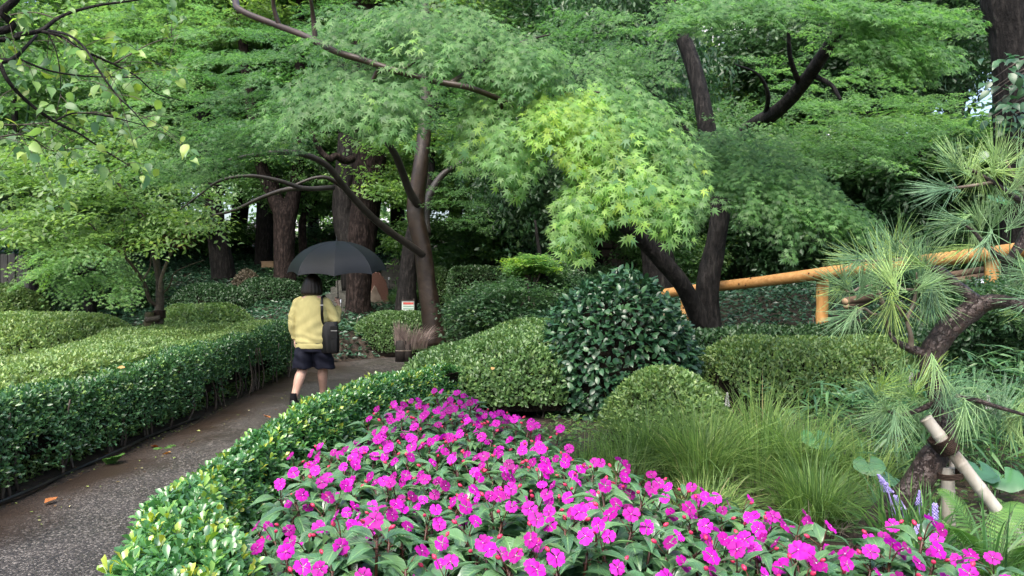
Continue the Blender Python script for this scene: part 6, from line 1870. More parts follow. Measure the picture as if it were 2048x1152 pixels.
mt = np.array([(-0.32, -0.2), (0.32, -0.2), (0.33, 0.28), (0.26, 0.42), (0.2, 0.5), (0.14, 0.62), (0.085, 0.72), (0.045, 0.83), (0.0, 0.86), (-0.06, 0.74), (-0.13, 0.6), (-0.2, 0.47), (-0.27, 0.38), (-0.33, 0.3)])
upright(mt, -0.165, -0.128, '', gran_pale, 'mountain_relief')
mt2 = np.array([(-0.33, -0.2), (0.33, -0.2), (0.33, 0.05), (0.22, 0.12), (0.12, 0.06), (0.02, 0.16), (-0.1, 0.08), (-0.22, 0.15), (-0.33, 0.05)])
upright(mt2, -0.185, -0.163, '', gran, 'lower_relief')

# ---- notice board, red over pale green
c = P(816, 612, 15.2)
sg = thing('notice_board', 'small notice, red band above green lines, between slab and tall hedge', 'sign', (c[0], c[1], G(c[0], c[1])))
sg_white = surf_mat('notice_pale', [(0.3, (0.42, 0.48, 0.44)), (0.7, (0.52, 0.58, 0.53))], 0.5, 5, 2, 0.3, 0.0)
sg_red = surf_mat('notice_red', [(0.3, (0.38, 0.06, 0.055)), (0.7, (0.46, 0.09, 0.075))], 0.5, 5, 2, 0.3, 0.0)
sg_green = surf_mat('notice_green', [(0.3, (0.16, 0.26, 0.2)), (0.7, (0.22, 0.33, 0.26))], 0.5, 5, 2, 0.3, 0.0)
MB().box(c, (0.26, 0.02, 0.21), -0.1, 0.004).build('panel', sg_white, sg, smooth=False)
MB().box(c + [0.01, -0.012, 0.055], (0.22, 0.008, 0.045), -0.1).build('red_band', sg_red, sg, smooth=False)
for k in range(2):
    MB().box(c + [0.01, -0.012, -0.005 - 0.05 * k], (0.22, 0.008, 0.022), -0.1).build('text_line', sg_green, sg, smooth=False)
MB().box(c + [0, 0, 0.115], (0.29, 0.05, 0.02), -0.1, 0.004).build('top_bar', wood_dark, sg, smooth=False)
for s in (-1, 1):
    MB().box((c[0] + s * 0.12, c[1] + 0.03 - s * 0.012, (c[2] + 0.1 + G(c[0], c[1])) / 2), (0.03, 0.03, c[2] + 0.1 - G(c[0], c[1]) + 0.1)).build('post', wood_dark, sg, smooth=False)

# ================================================================== PERSON
skin = surf_mat('skin', [(0.3, (0.50, 0.30, 0.225)), (0.7, (0.60, 0.38, 0.29))], 0.5, 9, 4, 0.35, 0.05, 0.002)
knit = surf_mat('pale_yellow_knit', [(0.3, (0.46, 0.40, 0.17)), (0.7, (0.55, 0.485, 0.215))], 0.85, 14, 5, 0.15, 0.35, 0.006, (1, 1, 0.5))
navy = surf_mat('navy_cloth', [(0.3, (0.006, 0.007, 0.014)), (0.7, (0.013, 0.014, 0.026))], 0.75, 12, 5, 0.2, 0.4, 0.008, (1, 1, 0.4))
hair_mat = surf_mat('dark_brown_hair', [(0.3, (0.006, 0.0035, 0.003)), (0.7, (0.016, 0.009, 0.007))], 0.45, 40, 4, 0.35, 0.6, 0.004, (1, 1, 0.06))
sock_mat = surf_mat('black_sock', [(0.3, (0.006, 0.006, 0.007)), (0.7, (0.014, 0.014, 0.016))], 0.9, 40, 3, 0.1, 0.3, 0.002)
shoe_mat = surf_mat('dark_shoe', [(0.3, (0.012, 0.012, 0.013)), (0.7, (0.03, 0.03, 0.032))], 0.45, 20, 3, 0.4, 0.1, 0.002)
leather = surf_mat('black_leather', [(0.3, (0.002, 0.002, 0.0023)), (0.7, (0.006, 0.006, 0.0065))], 0.45, 30, 5, 0.28, 0.4, 0.004)
chrome = surf_mat('zip_metal', [(0.3, (0.5, 0.5, 0.5)), (0.7, (0.7, 0.7, 0.7))], 0.3, 30, 2, 0.5, 0.0, 0.001, metal=1.0)


def loft(m, rings, sides=28):
    """rings: (center xyz, rx, ry, squareness)"""
    th = np.linspace(0, 2 * math.pi, sides, endpoint=False)
    n = 8 * (len(rings) - 1) + 1
    A = np.array([list(r[0]) + [r[1], r[2]] for r in rings], float)
    A = catmull(A, n)
    V = np.stack([np.column_stack([a[0] + a[3] * np.cos(th), a[1] + a[4] * np.sin(th), np.full(sides, a[2])]) for a in A])
    i, j = np.meshgrid(np.arange(n - 1), np.arange(sides), indexing='ij')
    q0, q1 = i * sides + j, i * sides + (j + 1) % sides
    Fc = np.concatenate([np.stack([q0, q1, q1 + sides], -1).reshape(-1, 3), np.stack([q0, q1 + sides, q0 + sides], -1).reshape(-1, 3)])
    V = np.vstack([V.reshape(-1, 3), A[0, :3], A[-1, :3]])
    s = np.arange(sides)
    k = n * sides
    Fc = np.vstack([Fc, np.stack([0 * s + k, (s + 1) % sides, s], -1), np.stack([0 * s + k + 1, (n - 1) * sides + s, (n - 1) * sides + (s + 1) % sides], -1)])
    m.add(V, Fc)


def remeshed(m, name, mat, parent, voxel=0.011, smooth_it=6, wrinkle=None):
    """union of the collected closed shapes as one continuous surface"""
    me = m.mesh('tmp', True, base_of(parent))
    o = bpy.data.objects.new('tmp', me)
    LINK(o)
    rm = o.modifiers.new('r', 'REMESH')
    rm.mode, rm.voxel_size, rm.use_smooth_shade = 'VOXEL', voxel, True
    sm_ = o.modifiers.new('s', 'SMOOTH')
    sm_.iterations, sm_.factor = smooth_it, 0.5
    dg = bpy.context.evaluated_depsgraph_get()
    nm = bpy.data.meshes.new_from_object(o.evaluated_get(dg))
    bpy.data.objects.remove(o)
    nm.name = name
    if wrinkle:
        co = np.empty(len(nm.vertices) * 3, np.float32)
        no = np.empty(len(nm.vertices) * 3, np.float32)
        nm.vertices.foreach_get('co', co)
        nm.vertices.foreach_get('normal', no)
        co, no = co.reshape(-1, 3), no.reshape(-1, 3)
        co += (no * wrinkle(co)[:, None]).astype(np.float32)
        nm.vertices.foreach_set('co', co.ravel())
        nm.update()
    nm.materials.clear()
    nm.materials.append(mat)
    return put(name, nm, parent)


px0, py0 = -2.43, 8.9
pe = thing('person', 'woman seen from behind in a pale yellow sweater and navy shorts under a black umbrella', 'person', (px0, py0, 0.018))
B = MB()
# legs (walking: left foot planted behind, right foot forward)
hipL, hipR = np.array([px0 - 0.095, py0, 0.80]), np.array([px0 + 0.095, py0 + 0.02, 0.80])
kneeL, kneeR = np.array([px0 - 0.125, py0 + 0.03, 0.45]), np.array([px0 + 0.085, py0 + 0.16, 0.45])
ankL, ankR = np.array([px0 - 0.195, py0 - 0.13, 0.105]), np.array([px0 + 0.055, py0 + 0.27, 0.095])
for h, k, a in ((hipL, kneeL, ankL), (hipR, kneeR, ankR)):
    calf = k * 0.68 + a * 0.32 + np.array([0, -0.018, 0])
    B.tube([h, h * 0.5 + k * 0.5, k + [0, 0, 0.05], k, calf, k * 0.3 + a * 0.7, a, a - [0, 0, 0.05]], [0.105, 0.088, 0.066, 0.06, 0.063, 0.047, 0.037, 0.036], 16, 40)
# torso, neck, head
loft(B, [((px0, py0, 0.76), 0.16, 0.11), ((px0, py0, 0.85), 0.175, 0.12), ((px0, py0 + 0.01, 1.0), 0.15, 0.10), ((px0, py0 + 0.01, 1.2), 0.165, 0.10), ((px0, py0, 1.3), 0.15, 0.075), ((px0, py0, 1.345), 0.08, 0.06)])
B.tube([(px0, py0, 1.30), (px0, py0 + 0.015, 1.37), (px0, py0 + 0.03, 1.44)], [0.07, 0.055, 0.055], 14, 8)
hd = np.array([px0 - 0.005, py0 + 0.045, 1.49])
loft(B, [(hd + [0, 0.03, -0.115], 0.02, 0.03), (hd + [0, 0.03, -0.095], 0.05, 0.055), (hd + [0, 0.015, -0.04], 0.07, 0.085), (hd + [0, 0, 0.02], 0.076, 0.098), (hd + [0, -0.005, 0.075], 0.064, 0.085), (hd + [0, -0.005, 0.107], 0.02, 0.03)])
B.tube([hd + [0, 0.11, -0.01], hd + [0, 0.125, -0.035], hd + [0, 0.115, -0.045]], [0.008, 0.014, 0.01], 8, 6)        # nose
B.tube([hd + [-0.02, 0.108, -0.075], hd + [0, 0.112, -0.074], hd + [0.02, 0.108, -0.075]], [0.006, 0.009, 0.006], 8, 6)  # lips
for s in (-1, 1):
    B.tube([hd + [s * 0.076, 0.0, 0.012], hd + [s * 0.082, -0.008, -0.01], hd + [s * 0.076, 0.0, -0.035]], [0.008, 0.013, 0.008], 8, 6)  # ears
# arms
shL, elL, wrL = np.array([px0 - 0.175, py0, 1.245]), np.array([px0 - 0.235, py0 - 0.015, 1.03]), np.array([px0 - 0.225, py0 + 0.05, 0.80])
shR, elR, wrR = np.array([px0 + 0.172, py0, 1.24]), np.array([px0 + 0.262, py0 + 0.02, 1.055]), np.array([px0 + 0.272, py0 + 0.2, 1.205])
for s_, e_, w_ in ((shL, elL, wrL), (shR, elR, wrR)):
    B.tube([s_, (s_ + e_) / 2, e_, (e_ + w_) / 2, w_], [0.052, 0.045, 0.038, 0.035, 0.026], 14, 26)


def hand(m, wrist, fwd, palm_n, thumb_side, curl, grip=None):
    fwd, palm_n = nrm(fwd), nrm(palm_n)
    side = nrm(np.cross(fwd, palm_n)) * thumb_side
    kn = wrist + fwd * 0.085
    m.tube([wrist - fwd * 0.01, wrist + fwd * 0.04, kn], [0.025, 0.034, 0.033], 12, 10, flat=0.55)
    for k, L in enumerate((0.068, 0.076, 0.07, 0.056)):
        b = kn + side * (0.027 - 0.018 * k) - fwd * 0.012
        pts = [b]
        d = fwd.copy()
        for seg in (0.42, 0.32, 0.26):
            ang = curl * (0.8 if seg > 0.4 else 1.0)
            d = nrm(d * math.cos(ang) + palm_n * math.sin(ang))
            pts.append(pts[-1] + d * L * seg)
        m.tube(pts, [0.0095, 0.009, 0.0085, 0.007], 8, 12)
    tb = wrist + fwd * 0.03 + side * 0.022
    td = nrm(fwd * 0.6 + side * 0.7 + palm_n * 0.3)
    te = tb + td * 0.035
    m.tube([tb, te, te + nrm(fwd * 0.8 + palm_n * (0.3 + curl * 0.7)) * 0.032], [0.013, 0.011, 0.008], 8, 9)


hand(B, wrL, np.array([0.02, 0.12, -1.0]), np.array([1.0, 0.1, 0.1]), 1, 0.35)
hand(B, wrR + [0, 0.0, 0.01], np.array([-0.1, 0.25, 0.9]), np.array([-0.75, 0.6, 0.0]), 1, 1.0)
remeshed(B, 'body', skin, pe, 0.0095, 4)
# sweater
S = MB()
loft(S, [((px0, py0, 0.70), 0.203, 0.145), ((px0, py0, 0.735), 0.207, 0.15), ((px0, py0, 0.80), 0.207, 0.15), ((px0, py0, 0.95), 0.2, 0.145), ((px0, py0, 1.12), 0.2, 0.138), ((px0, py0, 1.21), 0.198, 0.125), ((px0, py0, 1.275), 0.165, 0.1), ((px0, py0 + 0.005, 1.325), 0.105, 0.08), ((px0, py0 + 0.01, 1.352), 0.074, 0.066)], 36)
S.tube([shL + [0.07, 0, 0.04], shL, (shL + elL) / 2 + [-0.006, 0, 0], elL + [-0.006, 0, 0], (elL + wrL) / 2 + [-0.003, 0, 0], wrL + [0, -0.005, 0.03], wrL + [0, 0, 0.012]], [0.06, 0.068, 0.064, 0.06, 0.055, 0.047, 0.04], 18, 36)
S.tube([shR + [-0.07, 0, 0.04], shR, (shR + elR) / 2 + [0.008, 0, 0], elR + [0.006, -0.01, -0.008], (elR + wrR) / 2 + [0, 0, -0.01], wrR - (wrR - elR) * 0.16, wrR - (wrR - elR) * 0.1], [0.06, 0.068, 0.067, 0.064, 0.056, 0.046, 0.04], 18, 36)


def wr_sweater(c):
    x, y, z = c[:, 0], c[:, 1], c[:, 2]
    v = 0.0055 * np.sin(x * 34 + np.sin(z * 7) * 1.6 + 0.6) * sstep(1.28, 1.0, z) * sstep(0.72, 0.86, z)
    v += 0.0055 * np.sin(z * 62 + x * 14 + np.sin(x * 20)) * np.exp(-((z - 0.80) / 0.07) ** 2)
    v += 0.0055 * np.sin(z * 55 + x * 30) * np.exp(-((z - 1.06) / 0.09) ** 2) * sstep(0.15, 0.23, np.abs(x))
    v += 0.006 * np.sin((z + x * 0.6) * 40) * np.exp(-((z - 1.2) / 0.07) ** 2) * sstep(0.1, 0.19, np.abs(x))
    v += 0.0055 * np.sin((z * 1.3 - x) * 26 + 1) * np.exp(-((z - 0.98) / 0.12) ** 2)
    v -= 0.008 * np.exp(-((z - 0.748) / 0.006) ** 2) * (np.abs(x) < 0.24)
    return v


remeshed(S, 'sweater', knit, pe, 0.009, 5, wr_sweater)
# shorts
T = MB()
loft(T, [((px0, py0, 0.66), 0.205, 0.135), ((px0, py0, 0.75), 0.205, 0.14), ((px0, py0, 0.83), 0.19, 0.13)], 28)
for s, k in ((-1, kneeL), (1, kneeR)):
    c0 = np.array([px0 + s * 0.112, py0 + (0.0 if s < 0 else 0.02), 0.0])
    loft(T, [(c0 + [s * 0.012, 0.015 if s < 0 else 0.07, 0.445 + 0.012 * (s < 0)], 0.122, 0.13), (c0 + [s * 0.006, 0.01 if s < 0 else 0.06, 0.52], 0.118, 0.13), (c0 + [0, 0.0 if s < 0 else 0.02, 0.62], 0.112, 0.132), (c0 + [-s * 0.01, 0, 0.72], 0.1, 0.12)], 28)
remeshed(T, 'shorts', navy, pe, 0.010, 5, lambda c: 0.008 * np.sin(c[:, 0] * 40 + np.sin(c[:, 2] * 11) * 1.5) * sstep(0.7, 0.5, c[:, 2]) + 0.004 * np.sin(c[:, 2] * 50 + c[:, 0] * 25))
# hair
Hm = MB()
loft(Hm, [(hd + [-0.006, -0.02, -0.146], 0.108, 0.09), (hd + [-0.006, -0.03, -0.125], 0.132, 0.108), (hd + [-0.004, -0.03, -0.06], 0.128, 0.108), (hd + [0, -0.02, 0.02], 0.108, 0.11), (hd + [0, -0.014, 0.08], 0.077, 0.093), (hd + [0, -0.012, 0.12], 0.03, 0.04)], 30)
ho = remeshed(Hm, 'hair', hair_mat, pe, 0.009, 3, lambda c: 0.0025 * np.sin(np.arctan2(c[:, 1] - 0.02, c[:, 0] + 0.005) * 17 + c[:, 2] * 6) * sstep(1.6, 1.4, c[:, 2] + 0.018))
for a, d_, nm in ((ankL, np.array([-0.06, 1.0, 0.0]), 0), (ankR, np.array([0.1, 1.0, 0.0]), 1)):
    m = MB()
    m.tube([a + [0, 0.01, 0.062], a + [0, 0.004, 0.03], a, a - [0, 0, 0.06]], [0.043, 0.042, 0.043, 0.045], 16, 12)
    m.build('sock', sock_mat, pe)
    m = MB()
    d_ = nrm(d_)
    h = a * [1, 1, 0] + np.array([0, 0, 0.055]) - d_ * 0.05
    m.tube([h - d_ * 0.012, h + [0, 0, 0.0], h + d_ * 0.07 + [0, 0, -0.004], h + d_ * 0.14 + [0, 0, -0.014], h + d_ * 0.19 + [0, 0, -0.02], h + d_ * 0.205 + [0, 0, -0.022]], [0.02, 0.038, 0.042, 0.044, 0.034, 0.012], 16, 26)
    V = m.v[0]
    V[:, 2] = np.maximum(V[:, 2], 0.02)
    m.build('shoe', shoe_mat, pe)

# ---- umbrella
umb_mat = surf_mat('black_umbrella_cloth', [(0.3, (0.0055, 0.0065, 0.0085)), (0.7, (0.009, 0.0105, 0.0135))], 0.55, 5, 3, 0.4, 0.1, 0.003)
ua = np.array([-2.172, py0 + 0.215, 0.0])
um = thing('umbrella', 'open black umbrella held over the walking woman', 'umbrella', ua + [0, 0, 1.1])
tilt = Matrix.Rotation(math.radians(5.5), 3, 'X')
apex = np.array([ua[0], ua[1] - 0.055, 2.015])
Rm = np.array(tilt)
RAD, DEP = 0.605, 0.385
K = 8
prof = lambda t: (math.sin(t * math.radians(80)) / math.sin(math.radians(80)), -(1 - math.cos(t * math.radians(80))) / (1 - math.cos(math.radians(80))))
phase = math.radians(10)


def umb_pt(a, t):
    k = (a - phase) / (2 * math.pi / K)
    f = k - math.floor(k)
    sag = 4 * f * (1 - f)
    r, z = prof(t)
    r *= RAD * (1 - 0.085 * sag * (0.35 + 0.65 * t * t)) 
    z = z * DEP + 0.025 * sag * t ** 3 - 0.012 * sag * math.sin(t * math.pi)
    return apex + Rm @ np.array([math.cos(a) * r, math.sin(a) * r, z])


for k in range(K):
    m = MB()
    V, n1, n2 = [], 9, 11
    for u in range(n1):
        for v in range(n2):
            V.append(umb_pt(phase + (k + 0.004 + 0.992 * u / (n1 - 1)) * 2 * math.pi / K, 0.012 + 0.988 * v / (n2 - 1)))
    i, j = np.meshgrid(np.arange(n1 - 1), np.arange(n2 - 1), indexing='ij')
    a = i * n2 + j
    m.add(V, np.concatenate([np.stack([a, a + 1, a + n2 + 1], -1).reshape(-1, 3), np.stack([a, a + n2 + 1, a + n2], -1).reshape(-1, 3)]))
    m.build('canopy_panel', umb_mat, um)
    aa = phase + k * 2 * math.pi / K
    MB().tube([umb_pt(aa + 1e-4, t) - [0, 0, 0.006] for t in np.linspace(0.03, 1.0, 9)] + [umb_pt(aa + 1e-4, 1.0) + (umb_pt(aa + 1e-4, 1.0) - umb_pt(aa + 1e-4, 0.95)) * 0.5], 0.0032, 6, 24).build('rib', black_metal, um)
    runner = apex + Rm @ np.array([math.cos(aa) * 0.015, math.sin(aa) * 0.015, -0.36])
    MB().tube([runner, umb_pt(aa + 1e-4, 0.52) - [0, 0, 0.012]], 0.0022, 5, 3).build('stretcher', black_metal, um)
ax_ = Rm @ np.array([0, 0, 1.0])
MB().tube([apex - ax_ * 0.78, apex + ax_ * 0.01], 0.006, 8, 4).build('shaft', black_metal, um)
MB().tube([apex - ax_ * 0.005, apex + ax_ * 0.02, apex + ax_ * 0.06], [0.012, 0.006, 0.004], 8, 6).build('ferrule', black_metal, um)
MB().tube([apex - ax_ * 0.375, apex - ax_ * 0.345], 0.011, 8, 3).build('runner', black_metal, um)
MB().tube([apex - ax_ * 0.69, apex - ax_ * 0.72, apex - ax_ * 0.80, apex - ax_ * 0.815], [0.009, 0.014, 0.015, 0.012], 10, 10).build('handle', black_metal, um)

# ---- shoulder bag
bc = np.array([px0 + 0.222, py0 - 0.055, 0.865])
bg_ = thing('shoulder_bag', 'black leather tote bag hanging from the right shoulder of the woman', 'bag', bc)
m = MB()
loft(m, [(bc + [0.006, 0, -0.222], 0.085, 0.03), (bc + [0.006, 0, -0.205], 0.108, 0.055), (bc + [0.004, 0, -0.09], 0.112, 0.06), (bc + [0.0, 0, 0.06], 0.108, 0.045), (bc + [-0.002, 0, 0.148], 0.102, 0.024), (bc + [-0.002, 0, 0.162], 0.098, 0.018)], 40)
V = m.v[0]
rel = V - bc
th_ = np.arctan2(rel[:, 1] / 0.06, rel[:, 0] / 0.11)
sq = 1.0 / np.maximum(np.abs(np.cos(th_)), np.abs(np.sin(th_))) ** 0.75
V[:, 0] = bc[0] + rel[:, 0] * np.minimum(sq, 1.22)
V[:, 1] = bc[1] + rel[:, 1] * np.minimum(sq, 1.3) + 0.010 * np.sin(rel[:, 0] * 60 + rel[:, 2] * 5) * sstep(0.15, -0.1, rel[:, 2]) * (rel[:, 1] < 0)
m.build('body', leather, bg_)
MB().box(bc + [0.066, -0.0655, 0.035], (0.085, 0.006, 0.15), 0.05, 0.002).build('front_pocket', leather, bg_, smooth=False)
MB().box(bc + [0.07, -0.072, 0.055], (0.075, 0.004, 0.007), 0.05).build('zip', chrome, bg_, smooth=False)
st0 = np.array([px0 + 0.145, py0 - 0.03, 1.345])


def strap(pts, w=0.034, th=0.006):
    m = MB()
    m.tube(pts, w / 2, 8, 30, flat=1.0)
    V = m.v[0]
    C = catmull(np.asarray(pts, float), 30)
    V2 = V[:-2].reshape(30, 8, 3)
    V2 = C[:, None] + (V2 - C[:, None]) * np.array([1.0, 0.22, 1.0])
    m.v[0] = np.vstack([V2.reshape(-1, 3), V[-2:]])
    return m


strap([bc + [-0.075, -0.03, 0.13], bc + [-0.072, -0.075, 0.24], (px0 + 0.155, py0 - 0.15, 1.18), (px0 + 0.148, py0 - 0.125, 1.29), (px0 + 0.143, py0 - 0.055, 1.335), (px0 + 0.142, py0 + 0.02, 1.325)]).build('strap', leather, bg_)
MB().box((px0 + 0.152, py0 - 0.155, 1.23), (0.038, 0.008, 0.012), 0).build('buckle', chrome, bg_, smooth=False)

# ---- distant figure with an umbrella at the top of the slope
fc = P(372, 540, 34)
fp = thing('person', 'distant figure in black under a dark umbrella at the top of the slope', 'person', fc)
m = MB()
zz = fc[2]
loft(m, [(fc + [0, 0, 0.75], 0.16, 0.11), (fc + [0, 0, 1.0], 0.17, 0.12), (fc + [0, 0, 1.28], 0.2, 0.12), (fc + [0, 0, 1.38], 0.08, 0.07)], 16)
for s in (-1, 1):
    m.tube([fc + [s * 0.09, 0, 0.85], fc + [s * 0.1, 0, 0.45], fc + [s * 0.1, 0.02 * s, 0.02]], [0.1, 0.07, 0.05], 10, 10)
    m.tube([fc + [s * 0.2, 0, 1.3], fc + [s * 0.26, 0, 1.05], fc + [s * 0.2, 0.12, 1.0]], [0.06, 0.05, 0.035], 10, 10)
loft(m, [(fc + [0, 0, 1.36], 0.05, 0.05), (fc + [0, 0, 1.45], 0.075, 0.09), (fc + [0, 0, 1.55], 0.08, 0.095), (fc + [0, 0, 1.62], 0.03, 0.04)], 14)
remeshed(m, 'body', navy, fp, 0.025, 3)
fu = thing('umbrella', 'small distant dark umbrella over the figure at the top of the slope', 'umbrella', fc + [0.1, 0.1, 1.7])
m = MB()
th = np.linspace(0, 2 * math.pi, 17)[:-1]
for k in range(8):
    V = []
    for u in range(4):
        for v in range(7):
            a = (k + u / 3) * 2 * math.pi / 8
            r, z = prof(v / 6 * 0.99 + 0.01)
            V.append(fc + [0.1, 0.1, 2.12] + np.array([math.cos(a) * r * 0.52, math.sin(a) * r * 0.52, z * 0.3]))
    i, j = np.meshgrid(np.arange(3), np.arange(6), indexing='ij')
    a = i * 7 + j
    MB().add(V, np.concatenate([np.stack([a, a + 1, a + 8], -1).reshape(-1, 3), np.stack([a, a + 8, a + 7], -1).reshape(-1, 3)])).build('canopy_panel', umb_mat, fu)
MB().tube([fc + [0.1, 0.1, 1.1], fc + [0.1, 0.1, 2.18]], 0.012, 6, 3).build('shaft', black_metal, fu)

# ================================================================== PINE AND ITS BAMBOO SUPPORT
needle_mat = leaf_mat('pine_needle', [(0.0, (0.13, 0.26, 0.13)), (0.45, (0.2, 0.35, 0.16)), (0.8, (0.27, 0.42, 0.15)), (1.0, (0.34, 0.48, 0.11))], 0.4, 0.5, 0.25, 'object')
pine = thing('pine_tree', 'crooked black barked young pine with long needles tied to bamboo poles', 'tree', P(1745, 1070, 2.85))
limb(pine, 'trunk', pix([(1722, 1100, 2.9), (1748, 1060, 2.85), (1790, 1012, 2.8), (1828, 975, 2.78), (1862, 925, 2.78), (1888, 880, 2.8), (1886, 820, 2.84), (1870, 765, 2.86), (1860, 718, 2.86), (1888, 668, 2.84), (1925, 632, 2.82), (1962, 606, 2.8)]),
     [0.058, 0.056, 0.053, 0.05, 0.05, 0.048, 0.04, 0.036, 0.043, 0.044, 0.042, 0.04], bark_pine, 14, 0.12, 3)
PB_ = [([(1955, 610, 2.8), (1990, 603, 2.75), (2020, 606, 2.7), (2055, 612, 2.65), (2110, 600, 2.6)], [0.036, 0.027, 0.025, 0.024, 0.022]),
       ([(1962, 608, 2.8), (1938, 590, 2.82), (1908, 565, 2.84), (1884, 543, 2.86), (1868, 537, 2.87), (1852, 534, 2.88)], [0.03, 0.022, 0.019, 0.018, 0.014, 0.008]),
       ([(1866, 722, 2.86), (1842, 706, 2.86), (1818, 696, 2.87), (1790, 680, 2.88), (1776, 660, 2.9)], [0.03, 0.021, 0.016, 0.01, 0.006]),
       ([(1822, 698, 2.87), (1822, 670, 2.85), (1815, 640, 2.84), (1828, 605, 2.83), (1832, 575, 2.82), (1834, 545, 2.8)], [0.012, 0.009, 0.008, 0.007, 0.006, 0.004]),
       ([(1815, 640, 2.84), (1800, 620, 2.8), (1785, 605, 2.78)], [0.007, 0.006, 0.004]), ([(1768, 620, 2.82), (1762, 595, 2.8), (1750, 575, 2.8), (1728, 572, 2.78), (1700, 585, 2.78), (1684, 572, 2.78)], [0.009, 0.008, 0.007, 0.006, 0.005, 0.004]),
       ([(1778, 662, 2.9), (1772, 640, 2.86), (1768, 620, 2.82), (1758, 590, 2.8)], [0.008, 0.008, 0.007, 0.005]), ([(1768, 632, 2.84), (1745, 628, 2.8), (1728, 617, 2.78), (1712, 626, 2.77), (1702, 630, 2.77)], [0.007, 0.006, 0.005, 0.005, 0.004]),
       ([(1832, 580, 2.82), (1805, 578, 2.79), (1792, 570, 2.78), (1785, 560, 2.78)], [0.006, 0.005, 0.005, 0.003]), ([(1834, 570, 2.81), (1850, 566, 2.8), (1858, 570, 2.78)], [0.005, 0.005, 0.004]),
       ([(1865, 740, 2.86), (1848, 745, 2.84), (1828, 760, 2.82), (1822, 785, 2.8)], [0.014, 0.01, 0.008, 0.005]), ([(1872, 770, 2.86), (1900, 790, 2.84), (1950, 800, 2.8), (2000, 815, 2.78), (2050, 830, 2.75)], [0.016, 0.012, 0.01, 0.008, 0.006]),
       ([(1880, 800, 2.85), (1840, 820, 2.8), (1800, 830, 2.76), (1770, 820, 2.74)], [0.014, 0.01, 0.007, 0.004]),
       ([(2110, 470, 2.9), (2062, 462, 2.86), (2040, 490, 2.84), (2018, 520, 2.84), (1998, 512, 2.82), (1970, 490, 2.8), (1945, 462, 2.8), (1915, 442, 2.8)], [0.03, 0.026, 0.02, 0.017, 0.011, 0.008, 0.006, 0.004]),
       ([(2110, 430, 2.9), (2060, 412, 2.88), (2020, 390, 2.86), (1985, 365, 2.84), (1950, 345, 2.84), (1918, 330, 2.83)], [0.018, 0.014, 0.011, 0.009, 0.007, 0.005]), ([(1985, 365, 2.84), (1940, 372, 2.82), (1890, 378, 2.8)], [0.007, 0.006, 0.004]),
       ([(2060, 412, 2.88), (2030, 360, 2.86), (2010, 320, 2.85)], [0.009, 0.007, 0.004]),
       ([(1852, 534, 2.88), (1820, 520, 2.86), (1780, 520, 2.84), (1745, 522, 2.82), (1705, 520, 2.8)], [0.008, 0.007, 0.006, 0.005, 0.004]), ([(1830, 522, 2.86), (1815, 498, 2.84), (1800, 482, 2.82)], [0.006, 0.005, 0.004])]
for q, (pts, rr) in enumerate(PB_):
    limb(pine, 'branch', pix(pts), rr, bark_pine if rr[0] > 0.012 else twig_pale, 8, 0.08, q + 20)


def tuft_mesh(seed, n=62, cone=0.75, L=1.0):
    n = int(n * 0.58)
    g = np.random.default_rng(seed)
    m = MB()
    th = g.uniform(0, 6.28, n)
    ph = np.abs(g.normal(0, 0.55, n)) * cone + 0.12
    d = np.column_stack([np.sin(ph) * np.cos(th), np.cos(ph), np.sin(ph) * np.sin(th)])
    b = np.column_stack([g.normal(0, 0.02, n), -0.45 * g.random(n) ** 1.3, g.normal(0, 0.02, n)])
    l = L * g.uniform(0.75, 1.1, n)
    sd = nrm(np.cross(d, g.normal(0, 1, (n, 3))))
    w = 0.0135
    side2 = np.cross(d, sd)
    bend = g.normal(0, 0.08, (n, 1)) * side2 - np.array([0, 0, 0.05])
    V = np.zeros((n, 9, 3))
    for s, (t, ww) in enumerate(((0.0, 0.9), (0.55, 1.0), (1.0, 0.35))):
        c = b + d * (l * t)[:, None] + bend * (t * t)
        for e in range(3):
            a = 2 * math.pi * e / 3
            V[:, s * 3 + e] = c + (sd * math.cos(a) + side2 * math.sin(a)) * w * 0.62 * ww
    T = []
    for s in range(2):
        for e in range(3):
            a, b_ = s * 3 + e, s * 3 + (e + 1) % 3
            T += [(a, b_, b_ + 3), (a, b_ + 3, a + 3)]
    m.add(V.reshape(-1, 3), np.array(T)[None] + (np.arange(n) * 9)[:, None, None])
    me = m.mesh('needle_tuft')
    me.materials.append(needle_mat)
    return me


TUF = [tuft_mesh(q, 58, 0.95) for q in range(3)] + [tuft_mesh(q + 10, 46, 0.6) for q in range(2)] + [tuft_mesh(q + 20, 66, 1.5) for q in range(2)]
